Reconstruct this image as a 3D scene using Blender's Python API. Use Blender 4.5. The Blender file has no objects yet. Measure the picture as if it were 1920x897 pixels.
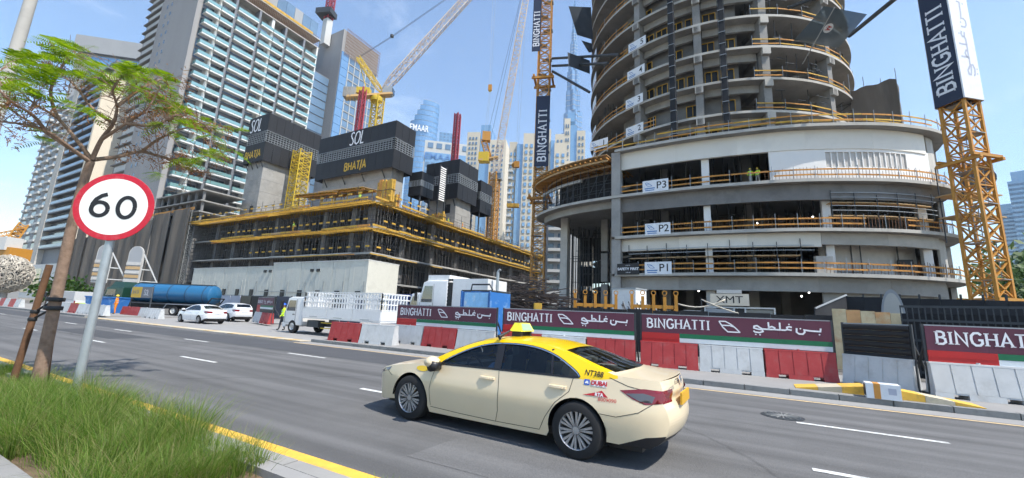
import bpy, bmesh, math, random
import numpy as np
from mathutils import Vector, Matrix
from mathutils.geometry import delaunay_2d_cdt
random.seed(7); rng = np.random.default_rng(7)
S = bpy.context.scene; C = S.collection
PI = math.pi; R = math.radians
# ------------------------------------------------------------------ camera
CAMH = 1.69; FPX = 762.0
CAM = Matrix(((0.87808889, 0.04943729, 0.47593682), (0.47644721, -0.18231286, -0.86009306), (0.04424874, 0.98199693, -0.18364116)))
cd = bpy.data.cameras.new('camera'); co = bpy.data.objects.new('camera', cd); C.objects.link(co)
cd.sensor_width = 36; cd.lens = FPX / 1920 * 36; cd.clip_end = 6000; cd.clip_start = 0.05
co.matrix_world = Matrix.Translation((0, 0, CAMH)) @ CAM.to_4x4(); S.camera = co
# ------------------------------------------------------------------ sky, sun, exposure
SUNV = Vector((0.60, -0.075, 0.93)).normalized()
w = bpy.data.worlds.new('World'); S.world = w; w.use_nodes = True
nt = w.node_tree; nt.nodes.clear()
sky = nt.nodes.new('ShaderNodeTexSky'); sky.sky_type = 'NISHITA'; sky.sun_disc = False
sky.sun_elevation = math.asin(SUNV.z); sky.sun_rotation = math.atan2(SUNV.x, SUNV.y)
sky.altitude = 0; sky.air_density = 1.25; sky.dust_density = .35; sky.ozone_density = 4.0
tc = nt.nodes.new('ShaderNodeTexCoord'); mp = nt.nodes.new('ShaderNodeMapping'); mp.inputs['Scale'].default_value = (1.2, 1.2, 3.6)
mp.inputs['Rotation'].default_value = (0, R(25), R(20))
nz = nt.nodes.new('ShaderNodeTexNoise'); nz.inputs['Scale'].default_value = 2.3; nz.inputs['Detail'].default_value = 9; nz.inputs['Roughness'].default_value = .62; nz.inputs['Distortion'].default_value = .5
rp = nt.nodes.new('ShaderNodeValToRGB'); rp.color_ramp.elements[0].position = .57; rp.color_ramp.elements[1].position = .90
rp.color_ramp.elements[1].color = (.35, .35, .35, 1)
mx = nt.nodes.new('ShaderNodeMix'); mx.data_type = 'RGBA'; mx.inputs['B'].default_value = (8.5, 9.0, 9.6, 1)
bg = nt.nodes.new('ShaderNodeBackground'); bg.inputs['Strength'].default_value = .15
wo = nt.nodes.new('ShaderNodeOutputWorld')
for a, b in ((tc.outputs['Generated'], mp.inputs[0]), (mp.outputs[0], nz.inputs[0]), (nz.outputs[0], rp.inputs[0]), (rp.outputs[0], mx.inputs['Factor']), (sky.outputs[0], mx.inputs['A']), (mx.outputs['Result'], bg.inputs[0]), (bg.outputs[0], wo.inputs[0])): nt.links.new(a, b)
sl = bpy.data.lights.new('sun', 'SUN'); sl.energy = 4.4; sl.angle = R(.53); sl.color = (1, .95, .87)
so = bpy.data.objects.new('sun', sl); C.objects.link(so); so.rotation_euler = SUNV.to_track_quat('Z', 'Y').to_euler(); so.location = (30, 20, 120)
S.view_settings.view_transform = 'Standard'; S.view_settings.look = 'None'; S.view_settings.gamma = 1; S.view_settings.use_curve_mapping = False
S.view_settings.exposure = 0.72
S.cycles.max_bounces = 5; S.cycles.diffuse_bounces = 3; S.cycles.transparent_max_bounces = 10; S.cycles.use_light_tree = False; S.cycles.caustics_reflective = False; S.cycles.caustics_refractive = False; S.cycles.use_denoising = True; S.cycles.use_adaptive_sampling = True; S.cycles.adaptive_threshold = .03
# ------------------------------------------------------------------ rays through the calibrated view, to find where things stand
def _ray(x, y): return CAM @ Vector(((x - 960) / FPX, -(y - 448.5) / FPX, -1))
O0 = Vector((0, 0, CAMH))
def G(x, y, z=0.): d = _ray(x, y); return O0 + d * ((z - CAMH) / d.z)
def AY(x, y, Y): d = _ray(x, y); return O0 + d * (Y / d.y)
def AX(x, y, X): d = _ray(x, y); return O0 + d * (X / d.x)
def AD(x, y, D): d = _ray(x, y); return O0 + d * (D / math.hypot(d.x, d.y))
# ------------------------------------------------------------------ materials
MATS = {}
def mat(name, col, rough=.7, metal=0, var=.12, vscale=3., bump=0, bscale=40., spec=.4, stain=None, stain_s=.6, stain_amt=.5, alpha=None, emit=None, coat=0, streak=False, coords='Object', ovar=.07):
    if name in MATS: return MATS[name]
    m = bpy.data.materials.new(name); m.use_nodes = True; t = m.node_tree; b = t.nodes['Principled BSDF']; L = t.links.new
    b.inputs['Roughness'].default_value = rough; b.inputs['Metallic'].default_value = metal; b.inputs['Specular IOR Level'].default_value = spec
    b.inputs['Coat Weight'].default_value = coat; b.inputs['Coat Roughness'].default_value = .05
    c = t.nodes.new('ShaderNodeTexCoord'); oi = t.nodes.new('ShaderNodeObjectInfo'); sh = t.nodes.new('ShaderNodeVectorMath'); sh.operation = 'MULTIPLY_ADD'; L(oi.outputs['Random'], sh.inputs[0]); sh.inputs[1].default_value = (37., 23., 11.); L(c.outputs[coords], sh.inputs[2]); src = sh.outputs[0]
    if streak:
        mm = t.nodes.new('ShaderNodeMapping'); mm.inputs['Scale'].default_value = (1, 1, .12); L(src, mm.inputs[0]); src2 = mm.outputs[0]
    else: src2 = src
    n = t.nodes.new('ShaderNodeTexNoise'); n.inputs['Scale'].default_value = vscale; n.inputs['Detail'].default_value = 6; n.inputs['Roughness'].default_value = .65; L(src2, n.inputs[0])
    mr = t.nodes.new('ShaderNodeMapRange'); mr.inputs[1].default_value = .25; mr.inputs[2].default_value = .75; mr.inputs[3].default_value = 1 - var; mr.inputs[4].default_value = 1 + var; L(n.outputs[0], mr.inputs[0])
    x = t.nodes.new('ShaderNodeMix'); x.data_type = 'RGBA'; x.blend_type = 'MULTIPLY'; x.inputs['Factor'].default_value = 1; x.inputs['A'].default_value = (*col, 1); L(mr.outputs[0], x.inputs['B'])
    out = x.outputs['Result']
    if ovar:
        mo = t.nodes.new('ShaderNodeMapRange'); mo.inputs[3].default_value = 1 - ovar; mo.inputs[4].default_value = 1 + ovar; L(oi.outputs['Random'], mo.inputs[0]); xo = t.nodes.new('ShaderNodeMix'); xo.data_type = 'RGBA'; xo.blend_type = 'MULTIPLY'; xo.inputs['Factor'].default_value = 1; L(out, xo.inputs['A']); L(mo.outputs[0], xo.inputs['B']); out = xo.outputs['Result']
    if stain:
        n2 = t.nodes.new('ShaderNodeTexNoise'); n2.inputs['Scale'].default_value = stain_s; n2.inputs['Detail'].default_value = 7; n2.inputs['Roughness'].default_value = .7; L(src2, n2.inputs[0])
        r2 = t.nodes.new('ShaderNodeMapRange'); r2.inputs[1].default_value = .52; r2.inputs[2].default_value = .68; r2.inputs[4].default_value = stain_amt; L(n2.outputs[0], r2.inputs[0])
        y = t.nodes.new('ShaderNodeMix'); y.data_type = 'RGBA'; y.inputs['B'].default_value = (*stain, 1); L(r2.outputs[0], y.inputs['Factor']); L(out, y.inputs['A']); out = y.outputs['Result']
    L(out, b.inputs['Base Color'])
    if bump:
        n3 = t.nodes.new('ShaderNodeTexNoise'); n3.inputs['Scale'].default_value = bscale; n3.inputs['Detail'].default_value = 4; L(src, n3.inputs[0])
        bp = t.nodes.new('ShaderNodeBump'); bp.inputs['Strength'].default_value = bump; bp.inputs['Distance'].default_value = .02; L(n3.outputs[0], bp.inputs['Height']); L(bp.outputs[0], b.inputs['Normal'])
    if alpha is not None: b.inputs['Alpha'].default_value = alpha
    if emit: b.inputs['Emission Color'].default_value = (*col, 1); b.inputs['Emission Strength'].default_value = emit
    m.diffuse_color = (*col, 1); MATS[name] = m; return m
def glassmat(name, tint, refl=.25, trans=.5, rough=.02, tcol=None):
    """thin pane: tinted see-through plus mirror reflection"""
    m = bpy.data.materials.new(name); m.use_nodes = True; t = m.node_tree; t.nodes.clear(); L = t.links.new
    o = t.nodes.new('ShaderNodeOutputMaterial'); tr = t.nodes.new('ShaderNodeBsdfTransparent'); tr.inputs[0].default_value = (*(tcol or [c ** .5 * trans ** .5 for c in tint]), 1)
    df = t.nodes.new('ShaderNodeBsdfDiffuse'); df.inputs[0].default_value = (*tint, 1)
    gl = t.nodes.new('ShaderNodeBsdfGlossy'); gl.inputs['Roughness'].default_value = rough; gl.inputs[0].default_value = (.9, .95, 1, 1)
    a = t.nodes.new('ShaderNodeMixShader'); a.inputs[0].default_value = trans; L(df.outputs[0], a.inputs[1]); L(tr.outputs[0], a.inputs[2])
    fr = t.nodes.new('ShaderNodeFresnel'); fr.inputs[0].default_value = 1.5
    ad = t.nodes.new('ShaderNodeMath'); ad.operation = 'MULTIPLY_ADD'; ad.inputs[1].default_value = 1.0; ad.inputs[2].default_value = refl; ad.use_clamp = True; L(fr.outputs[0], ad.inputs[0])
    b = t.nodes.new('ShaderNodeMixShader'); L(ad.outputs[0], b.inputs[0]); L(a.outputs[0], b.inputs[1]); L(gl.outputs[0], b.inputs[2]); L(b.outputs[0], o.inputs[0])
    MATS[name] = m; return m
def flat(name, col, rough=.6, **k): return mat(name, col, rough, var=k.pop('var', .05), ovar=k.pop('ovar', 0), **k)
M = lambda n: MATS[n]
# ------------------------------------------------------------------ mesh builder
class MB:
    def __init__(s): s.v = []; s.f = []; s.m = []; s.cur = 0
    def add(s, vs, fs):
        o = len(s.v); s.v.extend([tuple(p) for p in vs]); s.f.extend([tuple(i + o for i in f) for f in fs]); s.m.extend([s.cur] * len(fs)); return s
    def mi(s, i): s.cur = i; return s
    def box(s, a, b):
        (x0, y0, z0), (x1, y1, z1) = a, b
        return s.add([(x0, y0, z0), (x1, y0, z0), (x1, y1, z0), (x0, y1, z0), (x0, y0, z1), (x1, y0, z1), (x1, y1, z1), (x0, y1, z1)],
                     [(0, 3, 2, 1), (4, 5, 6, 7), (0, 1, 5, 4), (1, 2, 6, 5), (2, 3, 7, 6), (3, 0, 4, 7)])
    def cbox(s, c, d): return s.box([c[i] - d[i] / 2 for i in range(3)], [c[i] + d[i] / 2 for i in range(3)])
    def obox(s, c, d, rz):
        m = Matrix.Translation(c) @ Matrix.Rotation(rz, 4, 'Z'); h = [x / 2 for x in d]
        vs = [m @ Vector((sx * h[0], sy * h[1], sz * h[2])) for sz in (-1, 1) for sx, sy in ((-1, -1), (1, -1), (1, 1), (-1, 1))]
        return s.add(vs, [(0, 3, 2, 1), (4, 5, 6, 7), (0, 1, 5, 4), (1, 2, 6, 5), (2, 3, 7, 6), (3, 0, 4, 7)])
    def bar(s, a, b, w, h=None):
        a, b = Vector(a), Vector(b); d = (b - a).normalized(); h = w if h is None else h
        u = d.cross(Vector((0, 0, 1)))
        u = Vector((1, 0, 0)) if u.length < 1e-4 else u.normalized()
        v = u.cross(d); u = u * w / 2; v = v * h / 2
        return s.add([a - u - v, a + u - v, a + u + v, a - u + v, b - u - v, b + u - v, b + u + v, b - u + v],
                     [(0, 1, 2, 3), (7, 6, 5, 4), (4, 5, 1, 0), (5, 6, 2, 1), (6, 7, 3, 2), (7, 4, 0, 3)])
    def tube(s, pts, r, n=8, cap=True):
        pts = [Vector(p) for p in pts]; k = len(pts); rs = r if hasattr(r, '__len__') else [r] * k; vs = []; pu = None
        for i, p in enumerate(pts):
            d = (pts[min(i + 1, k - 1)] - pts[max(i - 1, 0)]).normalized()
            if pu is None: u = d.cross(Vector((0, 0, 1))); u = Vector((1, 0, 0)) if u.length < 1e-3 else u.normalized()
            else: u = (pu - d * pu.dot(d)); u = u.normalized() if u.length > 1e-5 else pu
            pu = u; v = d.cross(u)
            for j in range(n): t = 2 * PI * j / n; vs.append(p + (u * math.cos(t) + v * math.sin(t)) * rs[i])
        fs = [(i * n + j, i * n + (j + 1) % n, (i + 1) * n + (j + 1) % n, (i + 1) * n + j) for i in range(k - 1) for j in range(n)]
        if cap: fs += [tuple(reversed(range(n))), tuple((k - 1) * n + j for j in range(n))]
        return s.add(vs, fs)
    def lathe(s, prof, n=24, c=(0, 0, 0), axis='Z', closed=False):
        vs = []
        for r, z in prof:
            for j in range(n):
                t = 2 * PI * j / n; a, b = r * math.cos(t), r * math.sin(t)
                p = (a, b, z) if axis == 'Z' else ((a, z, b) if axis == 'Y' else (z, a, b))
                vs.append((p[0] + c[0], p[1] + c[1], p[2] + c[2]))
        k = len(prof); fs = []
        for i in range(k if closed else k - 1):
            i2 = (i + 1) % k
            for j in range(n): fs.append((i * n + j, i * n + (j + 1) % n, i2 * n + (j + 1) % n, i2 * n + j))
        return s.add(vs, fs)
    def prism(s, poly, z0, z1, f=None):
        """poly in xy extruded in z; f maps points"""
        n = len(poly); vs = [(x, y, z0) for x, y in poly] + [(x, y, z1) for x, y in poly]
        if f: vs = [f(*p) for p in vs]
        return s.add(vs, [tuple(reversed(range(n))), tuple(range(n, 2 * n))] + [(i, (i + 1) % n, n + (i + 1) % n, n + i) for i in range(n)])
    def quad(s, a, b, c, d): return s.add([a, b, c, d], [(0, 1, 2, 3)])
    def grid(s, P, flip=False):
        nr, nc = len(P), len(P[0]); fs = []
        for i in range(nr - 1):
            for j in range(nc - 1):
                q = (i * nc + j, i * nc + j + 1, (i + 1) * nc + j + 1, (i + 1) * nc + j); fs.append(q[::-1] if flip else q)
        return s.add([p for r_ in P for p in r_], fs)
    def mesh(s, name, mats, smooth=False):
        me = bpy.data.meshes.new(name); me.from_pydata(s.v, [], s.f)
        for q in (mats if isinstance(mats, (list, tuple)) else [mats]): me.materials.append(q)
        if any(s.m): me.polygons.foreach_set('material_index', s.m)
        if smooth is not False:
            me.polygons.foreach_set('use_smooth', [True] * len(me.polygons))
            if smooth is not True: me.set_sharp_from_angle(angle=R(smooth))
        me.update(); return me
    def build(s, name, mats, parent=None, smooth=False, loc=None, rot=None):
        return link(name, s.mesh(name, mats, smooth), parent, loc, rot)
def link(name, me, parent=None, loc=None, rot=None):
    o = bpy.data.objects.new(name, me); C.objects.link(o)
    if parent is not None: o.parent = parent
    if loc is not None: o.location = loc
    if rot is not None: o.rotation_euler = rot
    return o
def thing(name, label, cat, loc=(0, 0, 0), rz=0, group=None):
    o = bpy.data.objects.new(name, None); C.objects.link(o); o.location = loc; o.rotation_euler = (0, 0, rz); o.empty_display_size = .3
    o['label'] = label; o['category'] = cat
    if group: o['group'] = group
    return o
def tag(o, label, cat, group=None):
    o['label'] = label; o['category'] = cat
    if group: o['group'] = group
    return o
def struct(o): o['kind'] = 'structure'; return o
def stuff(o): o['kind'] = 'stuff'; return o
def copy_tree(o, parent=None, loc=None, rz=None, label=None):
    c = o.copy(); C.objects.link(c)
    if parent is not None: c.parent = parent
    if loc is not None: c.location = loc
    if rz is not None: c.rotation_euler = (0, 0, rz)
    if label: c['label'] = label
    for ch in o.children: copy_tree(ch, c)
    return c
def interp(tab, x):
    xs = [p[0] for p in tab]; return float(np.interp(x, xs, [p[1] for p in tab]))
def smooth_tab(tab):
    """Catmull style smooth interpolation through (x, y) points"""
    xs = np.array([p[0] for p in tab], float); ys = np.array([p[1] for p in tab], float); m = np.gradient(ys, xs)
    def f(x):
        x = min(max(x, xs[0]), xs[-1]); i = min(max(int(np.searchsorted(xs, x)) - 1, 0), len(xs) - 2); h = xs[i + 1] - xs[i]; t = (x - xs[i]) / h
        return float((2 * t ** 3 - 3 * t ** 2 + 1) * ys[i] + (t ** 3 - 2 * t ** 2 + t) * h * m[i] + (-2 * t ** 3 + 3 * t ** 2) * ys[i + 1] + (t ** 3 - t ** 2) * h * m[i + 1])
    return f
# ------------------------------------------------------------------ lettering
GL = {  # stroke glyphs on a 0..1 high cell: (advance, strokes)
 'B': (.72, [[(.12, 0), (.12, 1)], [(.12, 1), (.40, 1), (.55, .9), (.56, .68), (.42, .54), (.12, .53)], [(.40, .53), (.60, .42), (.62, .15), (.45, 0), (.12, 0)]]),
 'I': (.34, [[(.16, 0), (.16, 1)]]),
 'N': (.84, [[(.12, 0), (.12, 1), (.70, 0), (.70, 1)]]),
 'G': (.80, [[(.68, .84), (.52, 1), (.28, .98), (.12, .78), (.09, .5), (.14, .2), (.32, .01), (.55, .02), (.70, .18), (.70, .44), (.48, .44)]]),
 'H': (.80, [[(.12, 0), (.12, 1)], [(.66, 0), (.66, 1)], [(.12, .52), (.66, .52)]]),
 'A': (.76, [[(.06, 0), (.37, 1), (.68, 0)], [(.18, .33), (.56, .33)]]),
 'T': (.68, [[(.04, 1), (.62, 1)], [(.33, 1), (.33, 0)]]),
 'S': (.52, [[(.44, .9), (.30, 1), (.12, .94), (.08, .76), (.20, .58), (.36, .42), (.46, .22), (.36, .03), (.18, 0), (.04, .1)]]),
 'O': (.80, [[(.40, 1), (.62, .88), (.72, .5), (.62, .12), (.40, 0), (.18, .12), (.08, .5), (.18, .88), (.40, 1)]]),
 'L': (.50, [[(.10, 1), (.10, 0), (.46, 0)]]),
 'i': (.30, [[(.02, -.22), (.24, 1.12)]]),
}
def ribbon(mb, pts, wd, f, closed=False):
    """flat stroke of width wd along 2D pts, joined with mitred corners; f maps (x, y) to 3D"""
    P = [Vector((p[0], p[1])) for p in pts]; n = len(P); L_, R_ = [], []
    for i in range(n):
        a = P[i] - P[i - 1] if i else P[1] - P[0]; b = P[i + 1] - P[i] if i < n - 1 else P[-1] - P[-2]
        a = a.normalized(); b = b.normalized(); t = (a + b); t = t.normalized() if t.length > .15 else b
        nn = Vector((-t.y, t.x)); k = min(1 / max(abs(nn.dot(Vector((-a.y, a.x)))), .35), 2.2)
        L_.append(P[i] + nn * wd / 2 * k); R_.append(P[i] - nn * wd / 2 * k)
    mb.grid([[f(p.x, p.y) for p in R_], [f(p.x, p.y) for p in L_]])
def stroke_text(mb, txt, h, f, weight=.16, serif=0, sx=1., gap=.0, thin=None):
    x = 0
    for ch in txt:
        if ch == ' ': x += .4 * h; continue
        adv, st = GL[ch]
        for k, s_ in enumerate(st):
            w_ = weight
            if thin and abs(s_[0][0] - s_[-1][0]) > .3 and len(s_) == 2: w_ = thin
            ribbon(mb, [(x + p[0] * h * sx, p[1] * h) for p in s_], w_ * h, f)
            if serif and ch in 'BINHAT':
                for p in ([s_[0], s_[-1]] if ch != 'T' or k == 1 else []):
                    if p[1] in (0, 1): ribbon(mb, [(x + (p[0] - serif) * h * sx, (p[1] + (.03 if p[1] == 0 else -.03)) * h), (x + (p[0] + serif) * h * sx, (p[1] + (.03 if p[1] == 0 else -.03)) * h)], .07 * h, f)
        x += adv * h * sx + gap * h
    return x
def text_width(txt, h, sx=1., gap=0.): return sum(.4 * h if c == ' ' else GL[c][0] * h * sx + gap * h for c in txt)
ARAB = [  # strokes of the two-word Arabic name, read right to left, in a 4.3 x 1 cell (drawn left to right here)
 [(.42, .52), (.30, .62), (.12, .56), (.10, .40), (.34, .30), (.62, .26), (.66, .10), (.44, -.02), (.16, .02), (.06, .14)],
 [(.40, .52), (.62, .34), (1.0, .32)], [(.98, .32), (1.06, .52), (1.24, .60), (1.40, .48), (1.38, .34), (.98, .32)], [(1.04, .36), (1.02, 1.0)],
 [(1.38, .33), (1.72, .32), (1.72, 1.0)], [(1.72, .32), (2.05, .32)], [(2.03, .33), (2.16, .40), (2.42, .34)], [(2.16, .40), (2.14, .58), (2.28, .66), (2.44, .60)],
 [(2.72, .55), (2.70, .20), (2.84, .04), (3.06, .04), (3.18, .22), (3.16, .42), (3.50, .36)], [(3.48, .36), (4.08, .34), (4.12, .62)]]
ARDOT = [(.20, -.20), (.46, -.22), (2.28, .86), (2.94, .52), (4.02, .06)]
def arabic(mb, h, f, wd=.12, sx=1.):
    for s_ in ARAB: ribbon(mb, [(p[0] * h * sx, p[1] * h) for p in s_], wd * h, f)
    for x, y in ARDOT:
        d = .08 * h; mb.add([f(x * h * sx - d, y * h), f(x * h * sx, y * h - d), f(x * h * sx + d, y * h), f(x * h * sx, y * h + d)], [(0, 1, 2, 3)])
def leaf_logo(mb, h, f, wd=.09):
    for s_ in ([(0, 1), (.55, 1), (.95, .78), (1.25, .55)], [(.22, .62), (.9, .62), (1.3, .5), (1.75, .02)], [(0, 1), (.3, .45), (.72, .02), (1.78, .02)]):
        ribbon(mb, [(p[0] * h, p[1] * h) for p in s_], wd * h, f)
def font_mesh(txt, size, f, mb, bold=0., align='CENTER'):
    """built-in font outline turned into faces, each point mapped by f"""
    cu = bpy.data.curves.new('t', 'FONT'); cu.body = txt; cu.size = size; cu.align_x = align; cu.align_y = 'CENTER'; cu.offset = bold; cu.resolution_u = 3
    ob = bpy.data.objects.new('t', cu); C.objects.link(ob); dg = bpy.context.evaluated_depsgraph_get()
    me = bpy.data.meshes.new_from_object(ob.evaluated_get(dg)); vs = [f(v.co.x, v.co.y) for v in me.vertices]; fs = [tuple(p.vertices) for p in me.polygons]
    mb.add(vs, fs); bpy.data.objects.remove(ob); bpy.data.curves.remove(cu); bpy.data.meshes.remove(me)
# ------------------------------------------------------------------ materials used throughout
mat('asphalt', (.125, .123, .121), .88, var=.22, vscale=.5, bump=.5, bscale=55, stain=(.062, .062, .064), stain_s=.25, stain_amt=.5)
mat('asphalt_new', (.068, .069, .073), .88, var=.15, vscale=.8, bump=.3, bscale=80)
mat('paving', (.27, .262, .25), .85, var=.10, vscale=1.2, bump=.15, bscale=30, stain=(.25, .24, .22), stain_s=.5, stain_amt=.4)
mat('sand', (.20, .185, .16), .95, var=.2, vscale=.25, bump=.3, bscale=6)
mat('yard_dust', (.13, .122, .11), .95, var=.25, vscale=.4, bump=.3, bscale=8)
mat('soil', (.16, .11, .07), .95, var=.3, vscale=6, bump=.5, bscale=30)
mat('kerb', (.22, .22, .21), .85, var=.15, vscale=4, bump=.1, stain=(.12, .12, .12), stain_s=3)
mat('tile_cream', (.52, .45, .33), .85, var=.15, vscale=5); mat('tile_ochre', (.50, .34, .16), .85, var=.15, vscale=5)
mat('paint_white', (.60, .60, .57), .7, var=.2, vscale=8, stain=(.16, .16, .16), stain_s=5, stain_amt=.75)
mat('paint_yellow', (.72, .42, .06), .7, var=.14, vscale=5, stain=(.30, .22, .12), stain_s=3, stain_amt=.7)
mat('paint_yellow_faded', (.60, .44, .24), .7, var=.18, vscale=3, stain=(.22, .21, .2), stain_s=3, stain_amt=.6)
mat('concrete', (.30, .29, .27), .9, var=.16, vscale=.5, bump=.12, bscale=6, stain=(.17, .165, .16), stain_s=.35, stain_amt=.5)
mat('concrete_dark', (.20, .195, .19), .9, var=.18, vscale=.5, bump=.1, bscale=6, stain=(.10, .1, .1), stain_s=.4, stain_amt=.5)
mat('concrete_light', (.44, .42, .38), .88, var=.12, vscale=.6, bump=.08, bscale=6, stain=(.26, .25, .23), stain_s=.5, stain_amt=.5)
mat('concrete_shaded', (.255, .248, .235), .9, var=.22, vscale=.35, bump=.1, bscale=5, stain=(.15, .147, .14), stain_s=.25, stain_amt=.6)  # darker copy of the concrete, shade under the slabs put into its colour
mat('concrete_gable', (.30, .292, .288), .9, var=.12, vscale=.15, bump=.08, bscale=3, stain=(.27, .265, .26), stain_s=.1, stain_amt=.5, streak=True)
mat('plaster', (.74, .71, .64), .85, var=.05, vscale=.4, stain=(.55, .53, .49), stain_s=.3, stain_amt=.3)
mat('plaster_white', (.80, .79, .76), .8, var=.05, vscale=.4, stain=(.6, .59, .56), stain_s=.4, stain_amt=.3)
mat('blockwork', (.50, .48, .45), .9, var=.12, vscale=1.5)
mat('timber_orange', (.50, .23, .05), .75, var=.3, vscale=1.2, stain=(.22, .11, .05), stain_s=.9, stain_amt=.6)
mat('timber_yellow', (.52, .31, .045), .75, var=.35, vscale=.9, stain=(.20, .11, .04), stain_s=.7, stain_amt=.75)
mat('plywood', (.48, .32, .16), .8, var=.25, vscale=.8, stain=(.25, .17, .1), stain_s=.8)
mat('steel_yellow', (.58, .40, .03), .5, var=.12, vscale=2, stain=(.35, .22, .05), stain_s=2, stain_amt=.4)
mat('steel_orange', (.48, .22, .03), .5, var=.15, vscale=1.5, stain=(.30, .12, .03), stain_s=1.5, stain_amt=.5)
mat('steel_cream', (.50, .31, .12), .5, var=.12, vscale=2)
mat('steel_red', (.33, .045, .06), .45, var=.15, vscale=2)
mat('steel_grey', (.34, .36, .37), .5, .3, var=.12, vscale=4, stain=(.2, .2, .2), stain_s=4, stain_amt=.3)
mat('steel_dark', (.05, .055, .06), .55, .2, var=.2, vscale=3)
mat('galv', (.40, .43, .44), .42, .55, var=.10, vscale=6, stain=(.28, .29, .29), stain_s=5, stain_amt=.4)
mat('rust', (.20, .10, .055), .9, var=.3, vscale=3)
mat('black_plastic', (.018, .018, .02), .55, var=.2, vscale=4)
mat('black_panel', (.013, .0135, .016), .6, var=.2, vscale=1, streak=True)
mat('black_net', (.020, .021, .024), .85, var=.3, vscale=.6, stain=(.06, .06, .06), stain_s=.5, stain_amt=.4)
mat('brown_net', (.15, .125, .10), .9, var=.35, vscale=.3, stain=(.06, .052, .045), stain_s=.25, stain_amt=.6, streak=True)
mat('maroon', (.105, .028, .05), .45, var=.12, vscale=1.2, bump=.6, bscale=1.6)
mat('flag_red', (.42, .02, .02), .5, var=.08); mat('flag_green', (.01, .14, .06), .5, var=.08); mat('flag_white', (.62, .66, .68), .5, var=.06); mat('flag_black', (.012, .012, .016), .5)
mat('barrier_red', (.34, .035, .035), .55, var=.18, vscale=3, stain=(.25, .10, .09), stain_s=3, stain_amt=.5)
mat('steel_pale', (.52, .44, .37), .5, var=.15, vscale=1, stain=(.4, .18, .14), stain_s=.6, stain_amt=.6)
mat('barrier_white', (.50, .51, .51), .6, var=.10, vscale=3, stain=(.36, .35, .33), stain_s=2.5, stain_amt=.6)
mat('barrier_orange', (.55, .08, .03), .55, var=.15, vscale=3)
flat('letter_white', (.78, .78, .80), .5); flat('letter_black', (.015, .015, .017), .5); flat('letter_gold', (.60, .38, .03), .5); flat('board_white', (.72, .74, .76), .5, stain=(.55, .56, .57), stain_s=2)
flat('navy', (.018, .026, .055), .5); flat('sign_grey', (.42, .44, .52), .5); flat('blue_text', (.10, .22, .45), .5)
flat('paint_blue', (.03, .15, .42), .45, stain=(.3, .45, .6), stain_s=2); flat('tarp_blue', (.02, .04, .16), .6)
flat('truck_white', (.72, .72, .71), .35, coat=.3, stain=(.5, .48, .45), stain_s=2, stain_amt=.25); flat('rubber', (.02, .02, .021), .85); flat('dark_trim', (.015, .015, .017), .4)
flat('rim_grey', (.42, .42, .43), .35, metal=.6); flat('chrome', (.75, .76, .78), .12, metal=1.)
flat('skin', (.30, .17, .10), .6); flat('vest_yellow', (.55, .80, .03), .6); flat('vest_orange', (.85, .25, .02), .6); flat('cloth_dark', (.05, .055, .065), .9); flat('cloth_blue', (.09, .15, .28), .9); flat('helmet_blue', (.02, .10, .50), .35); flat('helmet_yellow', (.75, .55, .03), .35)
flat('cloth_grey', (.25, .25, .24), .9); flat('shoe', (.03, .025, .02), .8)
flat('office_white', (.60, .585, .51), .6, stain=(.46, .44, .38), stain_s=.8, stain_amt=.5)
flat('lamp_glow', (1, .98, .92), .5, emit=9.)
glassmat('glass_teal', (.24, .44, .44), .10, .25); glassmat('glass_car', (.01, .012, .012), .0, .92, .02, (.80, .86, .82)); glassmat('glass_dark', (.03, .04, .05), .12, .05)
glassmat('glass_blue', (.10, .22, .38), .22, .02, .06); glassmat('glass_sky', (.16, .30, .46), .18, .02, .15); glassmat('glass_lamp', (.6, .65, .7), .2, .3)

def road_material():
    m = M('asphalt'); t = m.node_tree; L = t.links.new; b = t.nodes['Principled BSDF']; src = b.inputs['Base Color'].links[0].from_socket; c = t.nodes.new('ShaderNodeTexCoord')
    mp = t.nodes.new('ShaderNodeMapping'); mp.inputs['Scale'].default_value = (.05, 1.5, 1); L(c.outputs['Object'], mp.inputs[0]); n = t.nodes.new('ShaderNodeTexNoise'); n.inputs['Scale'].default_value = 1.6; n.inputs['Detail'].default_value = 5; L(mp.outputs[0], n.inputs[0])
    f = t.nodes.new('ShaderNodeTexNoise'); f.inputs['Scale'].default_value = 70; f.inputs['Detail'].default_value = 3; f.inputs['Roughness'].default_value = .8; L(c.outputs['Object'], f.inputs[0])
    v = t.nodes.new('ShaderNodeTexVoronoi'); v.feature = 'DISTANCE_TO_EDGE'; v.inputs['Scale'].default_value = .22; w_ = t.nodes.new('ShaderNodeTexNoise'); w_.inputs['Scale'].default_value = .8; w_.inputs['Detail'].default_value = 6; wm = t.nodes.new('ShaderNodeMix'); wm.data_type = 'VECTOR'; wm.inputs['Factor'].default_value = .45; L(c.outputs['Object'], w_.inputs[0]); L(c.outputs['Object'], wm.inputs['A']); L(w_.outputs['Color'], wm.inputs['B']); L(wm.outputs['Result'], v.inputs['Vector'])
    def mul(a, o, lo, hi, f0, f1):
        r = t.nodes.new('ShaderNodeMapRange'); r.inputs[1].default_value = f0; r.inputs[2].default_value = f1; r.inputs[3].default_value = lo; r.inputs[4].default_value = hi; L(o, r.inputs[0]); x = t.nodes.new('ShaderNodeMix'); x.data_type = 'RGBA'; x.blend_type = 'MULTIPLY'; x.inputs['Factor'].default_value = 1; L(a, x.inputs['A']); L(r.outputs[0], x.inputs['B']); return x.outputs['Result']
    o = mul(src, n.outputs[0], .74, 1.24, .3, .7); o = mul(o, f.outputs[0], .62, 1.5, .3, .72); o = mul(o, v.outputs['Distance'], .72, 1., 0, .006); L(o, b.inputs['Base Color'])
road_material()
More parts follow.
